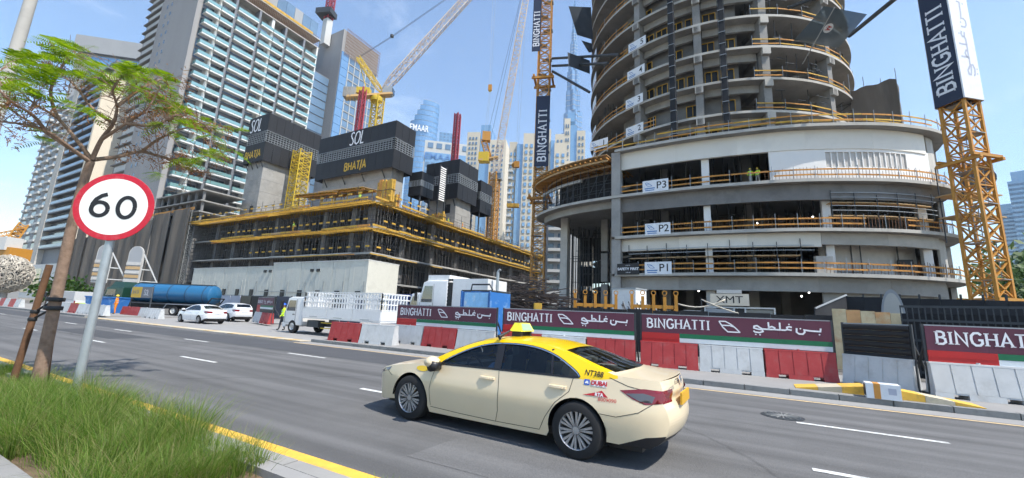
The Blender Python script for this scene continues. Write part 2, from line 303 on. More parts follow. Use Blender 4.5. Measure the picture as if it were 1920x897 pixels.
# ------------------------------------------------------------------ ground, roads, pavements
def sheet(name, x0, x1, y0, y1, z, m):
    return struct(MB().quad((x0, y0, z), (x1, y0, z), (x1, y1, z), (x0, y1, z)).build(name, m))
sheet('ground', -1500, 1500, -200, 2000, -.02, M('sand'))
road = sheet('road', -600, 300, 2.95, 13.02, 0, M('asphalt'))
MB().quad((-3.5, 4.0, .003), (5.2, 4.05, .003), (5.2, 5.6, .003), (-3.4, 5.5, .003)).build('asphalt_patch', M('asphalt'), road); MB().quad((-30, 7.2, .003), (-22.5, 7.15, .003), (-22.6, 8.6, .003), (-30, 8.65, .003)).build('asphalt_patch', M('asphalt_new'), road)
patch = MB().quad((-70, 9.75, .004), (-8.9, 9.75, .004), (-7.5, 12.0, .004), (-70, 12.0, .004)).build('asphalt_patch', M('asphalt_new'), road)
MB().quad((-600, 3.18, .005), (300, 3.18, .005), (300, 3.36, .005), (-600, 3.36, .005)).build('edge_line', M('paint_yellow'), road)
MB().quad((-18, 12.14, .005), (300, 12.14, .005), (300, 12.26, .005), (-18, 12.26, .005)).build('edge_line', M('paint_yellow_faded'), road)
MB().quad((-18, 12.30, .005), (300, 12.30, .005), (300, 12.98, .005), (-18, 12.98, .005)).build('gutter_strip', M('paving'), road)
dash = MB().quad((0, -.06, .006), (2.0, -.06, .006), (2.0, .06, .006), (0, .06, .006)).mesh('lane_dash', M('paint_white'))
for Y, x0, per in ((6.52, -14.98, 7.85), (9.42, -14.12, 7.49)):
    for k in range(-12, 5): link('lane_dash', dash, road, (x0 + per * k, Y, 0))
# manhole
mh = G(1467, 781); mhb = MB(); mhb.lathe([(0, .012), (.20, .012), (.33, .010), (.36, .004)], 28)
mho = mhb.build('manhole_cover', M('steel_dark'), None, 40, (mh.x, mh.y, .003)); tag(mho, 'round dark iron manhole cover in the far lane', 'manhole cover')
for a in range(8):
    t = a * PI / 8; MB().bar((-.3 * math.cos(t), -.3 * math.sin(t), .017), (.3 * math.cos(t), .3 * math.sin(t), .017 + .0003 * a), .02, .01).build('rib', M('kerb'), mho)
# far footpath, its kerb stones, and the site apron
KZ = .13
def slab_path(name, x0, x1, y0, y1, m):
    return struct(MB().box((x0, y0, -.1), (x1, y1, KZ)).build(name, m))
fp = slab_path('far_footpath', -17.9, 60, 13.2, 18.6, M('paving')); fpl = slab_path('left_footpath', -200, -46.5, 13.2, 20, M('paving'))
ks = MB(); ks.box((0.005, 0, -.1), (.985, .2, KZ + .004)); ks = ks.mesh('kerb_stone', M('kerb'))
for i in range(36): link('kerb_stone', ks, fp, (-17.9 + i, 13.0, .002 * random.random()))
kl = MB(); kl.box((.005, 0, -.1), (2.985, .2, KZ + .004)); kl = kl.mesh('kerb_stone', M('kerb'))
for i in range(40): link('kerb_stone', kl, fpl, (-49.5 - 3 * i, 13.0, .002 * random.random()))
ap = sheet('site_apron', -46.5, -18.0, 13.02, 40, .004, M('paving'))
tl = [MB().box((.01, 0, 0), (.62, .62, .028)).mesh('paving_block', M(n)) for n in ('tile_cream', 'tile_ochre')]
for i in range(43):
    link('paving_block', tl[(i // 1) % 2 if random.random() < .8 else 0], ap, (-18.3 - .64 * (i + 1), 12.72, 0))
sheet('site_yard', -150, 80, 18.6, 130, -.004, M('yard_dust'))
# near verge: kerb, planting bed soil, paving
vp = struct(MB().box((-60, 2.62, -.1), (30, 2.78, KZ)).build('verge_edge', M('paving')))
ks2 = MB().box((.005, 0, -.1), (.985, .17, KZ + .004)).mesh('kerb_stone', M('concrete'))
for i in range(45): link('kerb_stone', ks2, vp, (-36 + i, 2.78, .002 * random.random()))
struct(MB().quad((-60, 1.45, .06), (30, 1.45, .06), (30, 2.62, .06), (-60, 2.62, .06)).build('planting_bed', M('soil')))
fpn = struct(MB().box((-60, -6, -.1), (30, 1.43, KZ - .03)).build('near_footpath', M('paving')))
pvm = MB().box((.006, .006, 0), (.394, .394, .022)).mesh('paving_slab', M('paving'))
for i in range(16):
    for j in range(6): link('paving_slab', pvm, fpn, (-9.2 + .4 * i, 1.03 - .4 * j, KZ - .03 + .003 * random.random()))

# ------------------------------------------------------------------ water-filled barriers
def barrier_mesh(L_, col, h=.86):
    b = MB(); wb, wt = .25, .11
    def sec(y0, y1, z0, z1, x0, x1):  # half width y0 at z0, y1 at z1
        b.add([(x0, -y0, z0), (x1, -y0, z0), (x1, y0, z0), (x0, y0, z0), (x0, -y1, z1), (x1, -y1, z1), (x1, y1, z1), (x0, y1, z1)], [(0, 3, 2, 1), (4, 5, 6, 7), (0, 1, 5, 4), (1, 2, 6, 5), (2, 3, 7, 6), (3, 0, 4, 7)])
    f = lambda z: wb + (wt - wb) * z / h
    e = .012
    sec(f(.1) - e, f(h) - e, .1, h - .002, .01, L_ - .01)
    n = 5; s = (L_ - .02) / n
    for i in range(n): sec(f(.14), f(h - .05), .14, h - .05, .01 + i * s + .014, .01 + (i + 1) * s - .014)
    sec(f(h - .045) + .004, f(h) + .002, h - .045, h, .0, L_)
    for a, c in ((0, .18), (.32, .66), (.80, 1)): sec(f(0), f(.135) + .002, 0, .135, a * L_ + .004, c * L_ - .004)
    b.tube([(L_ * .5, 0, h - .01), (L_ * .5, 0, h + .035)], .05, 8)
    return b.mesh('barrier', M(col))
BM = {c: barrier_mesh(1.93, 'barrier_' + c) for c in ('red', 'white')}
def barrier(col, p, q_rz, label, group='plastic barriers along the site edge', z=KZ + .002):
    o = link('water_barrier', BM[col], None, (p[0], p[1] + random.uniform(-.03, .03), z), (0, 0, q_rz + R(random.uniform(-1, 1)))); return tag(o, label, 'barrier', group)
# ------------------------------------------------------------------ branded hoarding panels
GP = 'hoarding panels with barrier bases'
def hoarding(a, b, label, kind='logo', top=1.93, cols=('red', 'white', 'red'), names=('', '', '')):
    a = Vector((a[0], a[1], 0)); b = Vector((b[0], b[1], 0)); L_ = (b - a).length; rz = math.atan2(b.y - a.y, b.x - a.x)
    t = thing('hoarding_panel', label, 'hoarding', (a.x, a.y, KZ), rz, GP); top -= KZ
    for x in (.03, L_ - .03):
        MB().box((x - .03, .02, .06), (x + .03, .08, top + .04)).build('post', M('steel_dark'), t)
        MB().bar((x, .06, .05), (x, 1.0, .05), .06).build('foot_bar', M('steel_dark'), t); MB().bar((x, .08, top * .7), (x, .95, .06), .05).build('brace', M('steel_dark'), t)
    MB().box((.06, .03, top), (L_ - .06, .07, top + .03)).build('top_rail', M('steel_grey'), t)
    zs = .80
    if kind == 'black':
        n = 6; hh = (top - zs) / n
        for i in range(n):
            z0 = zs + i * hh
            MB().add([(.06, 0, z0), (L_ - .06, 0, z0), (L_ - .06, -.035, z0 + hh * .35), (.06, -.035, z0 + hh * .35), (.06, -.035, z0 + hh * .75), (L_ - .06, -.035, z0 + hh * .75), (L_ - .06, 0, z0 + hh * .98), (.06, 0, z0 + hh * .98), (.06, .02, z0), (L_ - .06, .02, z0), (L_ - .06, .02, z0 + hh * .98), (.06, .02, z0 + hh * .98)],
                     [(0, 1, 2, 3), (3, 2, 5, 4), (4, 5, 6, 7), (9, 8, 11, 10), (8, 0, 3, 4, 7, 11), (1, 9, 10, 6, 5, 2), (7, 6, 10, 11), (8, 9, 1, 0)]).build('cladding_sheet', M('black_panel'), t)
    else:
        n = max(3, round(L_ / 1.3)); s = (L_ - .12) / n; zm = top - .62
        for i in range(n):
            MB().box((.06 + i * s + .002, 0 + .003 * (i % 2), zm), (.06 + (i + 1) * s - .002, .02 + .003 * (i % 2), top - .004)).build('printed_sheet', M('maroon'), t)
        xr = .23 * L_
        MB().box((.06, -.004, zs), (xr, .018, zm - .003)).build('red_sheet', M('flag_red'), t)
        MB().box((.07, -.014, zs + .18), (xr - .01, -.004, zs + .20)).build('seam', M('flag_red'), t)
        for nm, m_, z0, z1 in (('green_strip', 'flag_green', zm - .15, zm - .003), ('white_strip', 'flag_white', zm - .30, zm - .152), ('black_strip', 'flag_black', zs, zm - .302)):
            MB().box((xr + .002, -.004 + (.003 if nm[0] == 'w' else 0), z0), (L_ - .06, .018, z1)).build(nm, M(m_), t)
        f = lambda x, z: (x, -.006, z); h = .31 if L_ > 5 else .24
        mb = MB(); W_ = text_width('BINGHATTI', h, 1.05, .05); stroke_text(mb, 'BINGHATTI', h, lambda x, z: f(x * min(1, L_ * .37 / W_) + L_ * .04, z + zm + .17), .17, .15, 1.05, .05, .10); mb.build('lettering', M('letter_white'), t)
        mb = MB(); leaf_logo(mb, h * 1.12, lambda x, z: f(x + L_ * .45, z + zm + .14), .11); mb.build('logo_mark', M('letter_white'), t)
        mb = MB(); arabic(mb, h * 1.1, lambda x, z: f(x + L_ * .62, z + zm + .18), .14, (L_ * .33) / (4.2 * h * 1.1)); mb.build('arabic_lettering', M('letter_white'), t)
    d = (b - a).normalized(); nb = len(cols); s = L_ / nb
    for i, c in enumerate(cols):
        p = a + d * (i * s + .01) + Vector((d.y, -d.x, 0)) * -.02
        o = barrier(c, p + Vector((d.y, -d.x, 0)) * .0, rz, names[i])
        o.scale.x = (s - .03) / 1.93
    return t
hoarding((-14.7, 15.2), (-8.7, 14.75), 'maroon lettered hoarding panel nearest the white caged truck, above two white and one red barrier', cols=('white', 'red', 'white'),
         names=('white plastic barrier at the left foot of the leftmost maroon hoarding', 'red plastic barrier between two white ones below the leftmost maroon hoarding', 'white plastic barrier at the right foot of the leftmost maroon hoarding'))
hoarding((-8.5, 14.85), (-3.2, 15.25), 'maroon lettered hoarding panel directly behind the taxi roof sign', cols=('red', 'white', 'red'),
         names=('red plastic barrier hidden mostly behind the taxi windscreen', 'white plastic barrier behind the taxi roof', 'red plastic barrier just above the taxi rear window'))
hoarding((-3.1, 15.5), (2.6, 16.0), 'wide maroon lettered hoarding panel with bright red patch, right of the taxi roof', cols=('red', 'white', 'red'),
         names=('red plastic barrier just right of the taxi rear window', 'white ribbed barrier between two red ones under the hoarding right of the taxi', 'red plastic barrier next to the black corrugated hoarding'))
hoarding((2.78, 16.0), (4.12, 15.0), 'black corrugated hoarding panel set at an angle between two maroon ones', 'black', 1.88, cols=('white',), names=('white barrier under the black corrugated hoarding',))
hoarding((4.25, 14.75), (10.2, 15.3), 'maroon lettered hoarding panel cut off by the right edge', top=1.9, cols=('white', 'red', 'white'),
         names=('white barrier with dirty feet at the left end of the rightmost hoarding', 'red barrier partly cut off at the right edge of the picture', 'white barrier beyond the right edge'))
barrier('red', (-17.2, 13.55), R(4), 'loose red plastic barrier in front of the white caged truck')
barrier('white', (-15.25, 13.7), R(4), 'loose white plastic barrier in front of the white caged truck rear')
# kerb ramps and box on the footpath
def ramp(loc, rz, label, L_=1.45):
    t = thing('kerb_ramp', label, 'ramp', (loc[0], loc[1], KZ + .003), rz, 'steel kerb ramps on the footpath'); w_ = .75
    for i in range(3):
        x0, x1 = i * L_ / 3 + .003, (i + 1) * L_ / 3 - .003; h0, h1 = .20 * (1 - x0 / L_) + .012, .20 * (1 - x1 / L_) + .012
        MB().add([(x0, 0, 0), (x1, 0, 0), (x1, w_, 0), (x0, w_, 0), (x0, 0, h0), (x1, 0, h1), (x1, w_, h1), (x0, w_, h0)], [(0, 3, 2, 1), (4, 5, 6, 7), (0, 1, 5, 4), (1, 2, 6, 5), (2, 3, 7, 6), (3, 0, 4, 7)]).build('ramp_section', M('tile_cream' if i == 1 else 'paint_yellow'), t)
    return t
ramp((3.25, 13.3), R(-2), 'yellow and cream wedge ramp pointing right beside the white box')
ramp((2.75, 14.2), R(178), 'yellow and cream wedge ramp pointing left behind the white box')
bt = thing('carton', 'battered white carton with brown tape on the kerb', 'carton', (2.62, 13.0, KZ + .006), R(-6))
MB().box((0, 0, 0), (.62, .42, .34)).build('box_body', M('board_white'), bt); MB().box((.14, -.003, 0.002), (.26, .423, .343)).build('tape_band', M('timber_orange'), bt); MB().box((.40, -.004, .12), (.54, -.001, .26)).build('label_patch', M('sign_grey'), bt)
MB().box((-.012, .05, .05), (-.001, .37, .3)).build('end_flap', M('steel_dark'), bt)
def _px(p): c = CAM.transposed() @ (Vector(p) - O0); return 960 + FPX * c.x / -c.z
# ------------------------------------------------------------------ round tower block under construction
def spline(pts, n=8):
    out = []; P = [Vector(p) for p in pts]
    for i in range(len(P) - 1):
        p0, p1, p2, p3 = P[max(i - 1, 0)], P[i], P[i + 1], P[min(i + 2, len(P) - 1)]
        for k in range(n):
            t = k / n; out.append(.5 * ((2 * p1) + (-p0 + p2) * t + (2 * p0 - 5 * p1 + 4 * p2 - p3) * t * t + (-p0 + 3 * p1 - 3 * p2 + p3) * t ** 3))
    out.append(P[-1]); return out
def arclen(P):
    a = [0.]
    for i in range(1, len(P)): a.append(a[-1] + (P[i] - P[i - 1]).length)
    return a
class Curve2:
    def __init__(s, P): s.P = P; s.a = arclen(P); s.L = s.a[-1]
    def at(s, d):
        d = min(max(d, 0), s.L); i = min(max(int(np.searchsorted(s.a, d)) - 1, 0), len(s.P) - 2); t = (d - s.a[i]) / max(s.a[i + 1] - s.a[i], 1e-9); return s.P[i].lerp(s.P[i + 1], t)
    def nrm(s, d): t = (s.at(d + .3) - s.at(d - .3)).normalized(); return Vector((-t.y, t.x))     # inward (left of travel)
    def off(s, d, o, z): p = s.at(d) + s.nrm(d) * o; return Vector((p.x, p.y, z))
    def near_x(s, x): return s.a[min(range(len(s.P)), key=lambda i: abs(s.P[i].x - x))]
    def strip(s, mb, d0, d1, o0, o1, z0, z1, step=1.2):
        n = max(1, int(math.ceil((d1 - d0) / step))); ds = [d0 + (d1 - d0) * i / n for i in range(n + 1)]
        rows = [[s.off(d, o0, z0) for d in ds], [s.off(d, o0, z1) for d in ds], [s.off(d, o1, z1) for d in ds], [s.off(d, o1, z0) for d in ds], [s.off(d, o0, z0) for d in ds]]
        mb.grid(rows, True)
        for d, fl in ((d0, 0), (d1, 1)):
            q = [s.off(d, o0, z0), s.off(d, o0, z1), s.off(d, o1, z1), s.off(d, o1, z0)]; mb.quad(*(q[::-1] if fl else q))
        return mb
glassmat('net_sheet', (.10, .14, .17), .0, .42, .9); glassmat('net_black', (.02, .023, .028), .0, .10, .9)
PF = Curve2(spline([(-25.8, 63), (-27.2, 58.6), (-26.3, 55.2), (-23.1, 52.4), (-18.9, 50.4), (-12.7, 49.1), (-5, 48.6), (0, 48.8), (5.8, 49.5), (10.6, 51), (15, 53), (19, 56), (21, 58.8), (21.6, 63)]))
ZL = {'P1': 7.15, 'P2': 11.75, 'P3': 17.0, 'L1': 23.1}
BG = thing('round_tower_block', 'round concrete tower under construction on a wide curved podium with orange guard boards', 'building', (0, 60, 0))
def bp(mb, name, m, parent=None, smooth=False):
    o = mb.build(name, m, parent or BG, smooth)
    if parent is None: o.location = (0, -60, 0)
    return o
dcol = PF.near_x(-12.7)
def podium_slab(z, full, th=.32):
    front = [PF.at(PF.L * i / 60) for i in range(61)] if full else [PF.at(dcol + (PF.L - dcol) * i / 46) for i in range(47)]
    left = [] if full else [Vector((-24, 100)), Vector((-24, 80)), Vector((-23, 73)), Vector((-20, 68)), Vector((-14, 64))]
    poly = [(p.x, p.y) for p in left + front] + [(22, 70), (22, 100)] + ([(-26, 100), (-26, 70)] if full else [])
    bp(PF.strip(MB(), .2 if full else dcol, PF.L - .2, -.05, -.004, z - th - .01, z + .008, .8), 'slab_edge', M('concrete_light'))  # paler rim, sunlight on the slab edge put into its colour
    return bp(MB().prism(poly, z - th, z), 'podium_slab', M('concrete_shaded'))
for k, full in (('P1', 0), ('P2', 0), ('P3', 1), ('L1', 0)): podium_slab(ZL[k], full)
# edge beams below the slabs, one piece per bay
def beams(z, h, d0, d1, m, off=.9, seg=6.5, th=.4):
    n = max(1, round((d1 - d0) / seg)); s = (d1 - d0) / n
    for i in range(n): bp(PF.strip(MB(), d0 + i * s + .004, d0 + (i + 1) * s - .004, off, off + th, z - .34 - h, z - .325), 'edge_beam', M(m))
dr = PF.near_x(8.0); dr2 = PF.near_x(19.5)
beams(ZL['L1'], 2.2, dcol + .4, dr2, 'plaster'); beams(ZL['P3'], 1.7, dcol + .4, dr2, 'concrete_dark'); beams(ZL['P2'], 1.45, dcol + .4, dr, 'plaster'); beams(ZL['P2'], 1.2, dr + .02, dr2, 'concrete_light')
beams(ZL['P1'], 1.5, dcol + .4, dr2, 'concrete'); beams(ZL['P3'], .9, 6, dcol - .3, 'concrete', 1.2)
# columns
def column(x, y, z0, z1, m, w_=.9, d_=.9): return bp(MB().box((x - w_ / 2, y - d_ / 2, z0), (x + w_ / 2, y + d_ / 2, z1)), 'column', M(m))
column(-12.6, 49.85, 0, 6.83, 'concrete', 1.1, 1.3); column(-12.6, 49.85, 7.15, 11.4, 'concrete', 1.1, 1.3); column(-12.6, 49.85, 11.75, 16.65, 'concrete', 1.1, 1.3); column(-12.6, 49.85, 17.0, 22.75, 'concrete', 1.1, 1.3)
colx = [(-2.6, 0), (8.6, 1.0), (17.6, 1.6)]
for x, dy in colx:
    q = PF.at(PF.near_x(x)); y = q.y + 1.9 + dy * .3
    column(q.x, y, 0, 6.8, 'concrete_light'); column(q.x, y, 7.15, 11.4, 'plaster_white', .7); column(q.x, y, 11.75, 16.65, 'plaster_white', .7); column(q.x, y, 17.0, 22.75, 'plaster_white', .8)
for x, y in ((-8, 58), (2, 58), (12, 60), (-17, 60), (-6, 67), (6, 67)):
    for z0, z1 in ((0, 6.8), (7.15, 11.4), (11.75, 16.65), (17, 22.75)): column(x, y, z0, z1, 'concrete', 1.0, 1.0)
column(-22.5, 57.5, 0, 16.65, 'concrete_light', 1.1, 1.1); column(-17.5, 66.5, 0, 16.65, 'concrete_light', .8, .8)
for i in range(5):
    x = -25 + i * 2.4; y = 72 - .35 * i
    for z0, z1 in ((0, 6.7), (7.2, 11.3), (11.8, 16.6)): bp(MB().box((x + .05, y, z0 + .1 + random.uniform(0, .8)), (x + 2.3, y + .05, z1 - random.uniform(0, .5))), 'shade_sheet', M('black_net'))  # dark sheets added to fill the bright gap under the wing with shade
lsc = MB()
for i in range(60):
    x, y = random.uniform(-25, -13.5), random.uniform(63, 71.5); lsc.bar((x, y, 0), (x, y, 16.6), .09); z = random.uniform(1, 16); lsc.bar((x, y, z), (x + random.uniform(1, 3), y, z), .08)
stuff(bp(lsc, 'scaffold_tubes', M('steel_dark')))
# rear and core walls of the podium
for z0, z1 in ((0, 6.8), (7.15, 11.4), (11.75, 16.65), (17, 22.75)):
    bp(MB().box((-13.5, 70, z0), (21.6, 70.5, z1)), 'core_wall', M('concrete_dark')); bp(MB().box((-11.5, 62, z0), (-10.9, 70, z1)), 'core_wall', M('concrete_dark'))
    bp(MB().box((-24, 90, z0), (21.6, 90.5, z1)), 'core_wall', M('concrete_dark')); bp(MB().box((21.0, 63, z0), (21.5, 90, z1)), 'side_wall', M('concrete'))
# upper right plastered wall with louvres, lower right recess
d8, d17 = PF.near_x(6.6), PF.near_x(19.6)
def wall(z0, z1, da, db, off, m, th=.2): return bp(PF.strip(MB(), da, db, off, off + th, z0, z1), 'facade_wall', M(m))
dl0, dl1 = PF.near_x(9.6), PF.near_x(17.2)
wall(17.002, 20.85, d8 - 2.4, dl0, 1.0, 'plaster_white'); wall(17.002, 18.55, dl0, dl1, 1.0, 'plaster_white'); wall(17.002, 20.85, dl1, d17, 1.0, 'plaster_white'); wall(20.25, 20.85, dl0, dl1, 1.0, 'plaster_white')
nl = 14; sl_ = (dl1 - dl0) / nl
for i in range(nl):
    bp(PF.strip(MB(), dl0 + i * sl_ + .06, dl0 + (i + 1) * sl_ - .06, 1.12, 1.16, 18.56, 20.24), 'louvre_panel', M('blockwork')); bp(PF.strip(MB(), dl0 + i * sl_ - .05, dl0 + i * sl_ + .05, 1.02, 1.14, 18.56, 20.24), 'louvre_post', M('plaster_white'))
wall(7.152, 11.2, dr + 1, d17, 3.2, 'blockwork'); wall(7.152, 9.0, dr - .6, dr + 1.0, 1.0, 'concrete_light', .5); wall(2.2, 6.8, dr, PF.L - 1, 1.5, 'concrete')
wall(7.152, 11.4, d17, PF.L - .5, 1.2, 'concrete_light'); wall(17.002, 22.7, d17, PF.L - .5, 1.0, 'flag_red' if 0 else 'concrete_light'); bp(MB().box((15.2, 56.6, 8.2), (16.4, 56.9, 9.2)), 'wall_opening', M('dark_trim'))
# lit lamps hung in the floors
for i, (px, py, D) in enumerate(((1310, 546, 55), (1388, 553, 56), (1503, 556, 57), (1517, 549, 57), (1524, 407, 53), (1420, 419, 53))):
    p = AD(px, py, D); o = MB().lathe([(0, -.09), (.09, 0), (0, .09)], 8).build('work_lamp', M('lamp_glow'), None, False, p); MB().bar((0, 0, .05), (0, 0, .5), .015).build('cord', M('steel_dark'), o)
    tag(o, ['lit white work lamp left of the hoist cabin at ground level', 'lit white work lamp above the hoist cabin', 'lower of two lit work lamps right of the hoist cabin', 'upper of two lit work lamps right of the hoist cabin', 'lit work lamp on the second parking deck above the right column', 'lit work lamp on the second parking deck by the guard boards'][i], 'lamp', 'work lamps hung in the tower block')
# guard boards, posts, starter bars along an edge
def guard(curve, d0, d1, z, cols=('timber_orange',), seg=4.0, off=.12, par=None, hs=((.38, .16), (.95, .16)), post=2.0):
    n = max(1, round((d1 - d0) / seg)); s = (d1 - d0) / n
    for i in range(n):
        for h, b in hs:
            if random.random() < .06: continue
            j = random.uniform(-.04, .04); bp(curve.strip(MB(), d0 + i * s + .03, d0 + (i + 1) * s - .02, off, off + .05, z + h + j, z + h + b + j, 2), 'guard_board', M(cols[(i + int(h * 2)) % len(cols)]))
    k = int((d1 - d0) / post)
    for i in range(k + 1): bp(MB().bar(curve.off(d0 + i * post, off - .05, z), curve.off(d0 + i * post, off - .05, z + 1.35 + random.uniform(0, .25)), .05), 'guard_post', M('steel_grey'))
for kz in ('P1', 'P2', 'P3'): guard(PF, dcol + .8, PF.L - 4, ZL[kz])
guard(PF, dcol - 3, PF.L - 3, ZL['L1'], ('timber_orange', 'timber_yellow')); guard(PF, dcol + .5, PF.L - 8, ZL['L1'] + .0, ('timber_yellow',), 5, 1.6, None, ((.5, .14), (1.0, .12)), 3)
rb = MB()
for kz, a, b in (('P3', d8 - 3, PF.L - 4), ('P2', dcol + 6, PF.L - 5), ('P1', dr, PF.L - 4)):
    d = a
    while d < b: rb.bar(PF.off(d, .45, ZL[kz]), PF.off(d, .42, ZL[kz] + 1.05 + random.uniform(-.15, .45)), .03); d += .33
stuff(bp(rb, 'starter_bars', M('rust')))
# left wing: soffit formwork, scaffold
fw = thing('wing_formwork', 'orange plank formwork deck on dark scaffolding over the left wing of the round block', 'formwork', (-20, 55, 17))
def fp_(mb, name, m, smooth=False): o = mb.build(name, m, fw, smooth); o.location = (20, -55, -17); return o
for i in range(26):
    d = 4.0 + i * (dcol - 4.8) / 25; fp_(MB().bar(PF.off(d, -.9, 21.9), PF.off(d, 8.5, 22.25), .16, .2), 'joist', M('timber_orange'))
for k, o_ in enumerate((-.5, 1.6, 3.8, 6.0)): fp_(PF.strip(MB(), 4, dcol - .8, o_, o_ + .14, 21.55, 21.8), 'ledger_beam', M('plywood'))
for i in range(13):
    d0 = 4 + i * (dcol - 4.8) / 13; fp_(PF.strip(MB(), d0 + .02, d0 + (dcol - 4.8) / 13 - .02, -.7, 8.6, 22.38 + .01 * (i % 2), 22.46 + .01 * (i % 2)), 'plywood_sheet', M('plywood'))
fp_(PF.strip(MB(), 5.5, dcol - 5.5, .9, 1.25, 20.05, 20.4), 'edge_plank', M('concrete_light'))
sc = MB()
for o_ in (.9, 3.0, 5.4):
    d = 4.2
    while d < dcol - .8: sc.bar(PF.off(d, o_, 17), PF.off(d, o_, 21.6), .06); d += 1.25
    for z in (18.0, 19.1, 20.3):
        for i in range(10): sc.bar(PF.off(4.2 + i * (dcol - 5) / 10, o_, z), PF.off(4.2 + (i + 1) * (dcol - 5) / 10, o_, z), .05)
for i in range(12): sc.bar(PF.off(4.5 + i * 1.6, .9, 17), PF.off(4.5 + (i + 1.2) * 1.6, .9, 20.6), .05)
stuff(fp_(sc, 'scaffold_tubes', M('steel_dark')))
fp_(PF.strip(MB(), 3.0, dcol - .8, 3.6, 3.7, 17.01, 21.4), 'back_sheet', M('black_net'))  # dark backing added so the space under the formwork stays in deep shade
# inner scaffolding with planks (first deck, and right of second deck)
def scaffold_run(label, d0, d1, z0, z1, off, planks, name='bay_scaffold'):
    t = thing(name, label, 'scaffold', PF.off(d0, off, z0), 0, 'tube scaffolds inside the tower block'); o0 = Vector(t.location)
    def q(mb, n, m): o = mb.build(n, m, t); o.location = -o0; return o
    d = d0
    while d <= d1 + .01:
        for o_ in (off, off + 1.2): q(MB().bar(PF.off(d, o_, z0), PF.off(d, o_, z1 + random.uniform(-.2, .4)), .07), 'standard', M('steel_dark'))
        d += 2.2
    for z in planks:
        s = 2.2; k = int((d1 - d0) / s)
        for i in range(k): q(PF.strip(MB(), d0 + i * s, d0 + (i + 1) * s - .02, off + .05, off + 1.1, z, z + .09), 'plank', M('plywood'))
        for dz in (.55, 1.05): q(PF.strip(MB(), d0, d1, off - .05, off, z + dz, z + dz + .06), 'guard_tube', M('steel_grey'))
    return t
scaffold_run('dark tube scaffold with timber planks on the lowest parking deck', dcol + 1.5, dr - .8, 7.16, 10.6, .75, (9.0,))
scaffold_run('dark tube scaffold at the right end of the second parking deck', PF.near_x(9.4), PF.near_x(19.3), 11.76, 15.6, .75, (13.2, 14.6))
# floor boards P1 P2 P3, SAFETY FIRST
def floor_board(txt, px0, py0, px1, py1, d_, z0, h, label, curve=PF, off=-.06, wd=None):
    p = curve.off(d_, off, z0); t_ = curve.off(d_ + .5, off, z0) - curve.off(d_ - .5, off, z0); rz = math.atan2(t_.y, t_.x)
    t = thing('floor_board', label, 'sign', p, rz, 'white floor number boards'); W_ = wd or h * 2.05
    MB().box((0, -.03, 0), (W_, 0, h)).build('board', M('board_white'), t); f = lambda x, z: (x, -.034, z)
    mb = MB(); font_mesh(txt, h * .85, lambda x, y: f(x + W_ * (.74 if len(txt) > 1 else .78), y + h * .5), mb, .012); mb.build('number', M('letter_black'), t)
    mb = MB(); leaf_logo(mb, h * .32, lambda x, z: f(x + W_ * .1, z + h * .5), .12); ribbon(mb, [(W_ * .08, h * .32), (W_ * .48, h * .32)], h * .1, f); ribbon(mb, [(W_ * .1, h * .16), (W_ * .46, h * .16)], h * .08, f); mb.build('logo_mark', M('blue_text'), t)
    return t
def d_at(px, py, z, curve=PF):
    best = min(range(0, int(curve.L * 10)), key=lambda i: abs(_px(curve.off(i / 10, 0, z)) - px)); return best / 10
floor_board('P3', 0, 0, 0, 0, d_at(1206, 0, 17), 16.85, 1.45, 'white floor board reading P3 on the third deck edge')
floor_board('P2', 0, 0, 0, 0, d_at(1209, 0, 11.75), 11.6, 1.4, 'white floor board reading P2 on the second deck edge')
floor_board('P1', 0, 0, 0, 0, d_at(1209, 0, 7.15), 6.98, 1.45, 'white floor board reading P1 on the lowest deck edge')
d_ = d_at(1159, 0, 7.15); p = PF.off(d_, -.3, 7.0); sf = thing('safety_banner', 'black safety first banner at the left corner of the lowest deck', 'banner', p, R(-2))
MB().box((0, -.03, 0), (2.6, 0, 1.3)).build('board', M('dark_trim'), sf)
for tx, sz, zz in (('SAFETY FIRST', .42, .66), ('ALWAYS', .14, 1.08), ('FOREVER', .14, .25)): mb = MB(); font_mesh(tx, sz, lambda x, y: (x + 1.3, -.034, y + zz), mb, .012 if sz > .2 else 0); mb.build('lettering', M('letter_white'), sf)
# ------------------------------------------------------------------ round drum of tower floors
DC = Vector((-2.85, 71.)); DRAD = 19.2
TW = [27.0 + 4.3 * k for k in range(9)]
def ring(mb, r0, r1, z0, z1, a0, a1, n, closed=True):
    P = []
    for i in range(n + 1):
        a = a0 + (a1 - a0) * i / n; c, s = math.sin(a), -math.cos(a)
        P.append([(DC.x + r0 * c, DC.y + r0 * s, z0), (DC.x + r1 * c, DC.y + r1 * s, z0), (DC.x + r1 * c, DC.y + r1 * s, z1), (DC.x + r0 * c, DC.y + r0 * s, z1), (DC.x + r0 * c, DC.y + r0 * s, z0)])
    mb.grid(P)
    if abs(a1 - a0) < 6.28:
        for i, fl in ((0, 0), (n, 1)): q = P[i][:4]; mb.quad(*(q[::-1] if not fl else q))
    return mb
def dp(r, a, z): return Vector((DC.x + r * math.sin(a), DC.y - r * math.cos(a), z))
class DrumCurve:
    L = 2 * PI * DRAD
    def off(s, d, o, z): return dp(DRAD - o, d / DRAD, z)
    def strip(s, mb, d0, d1, o0, o1, z0, z1, step=1.5): return ring(mb, DRAD - o1, DRAD - o0, z0, z1, d0 / DRAD, d1 / DRAD, max(1, int((d1 - d0) / step)))
DCV = DrumCurve()
lvl = []
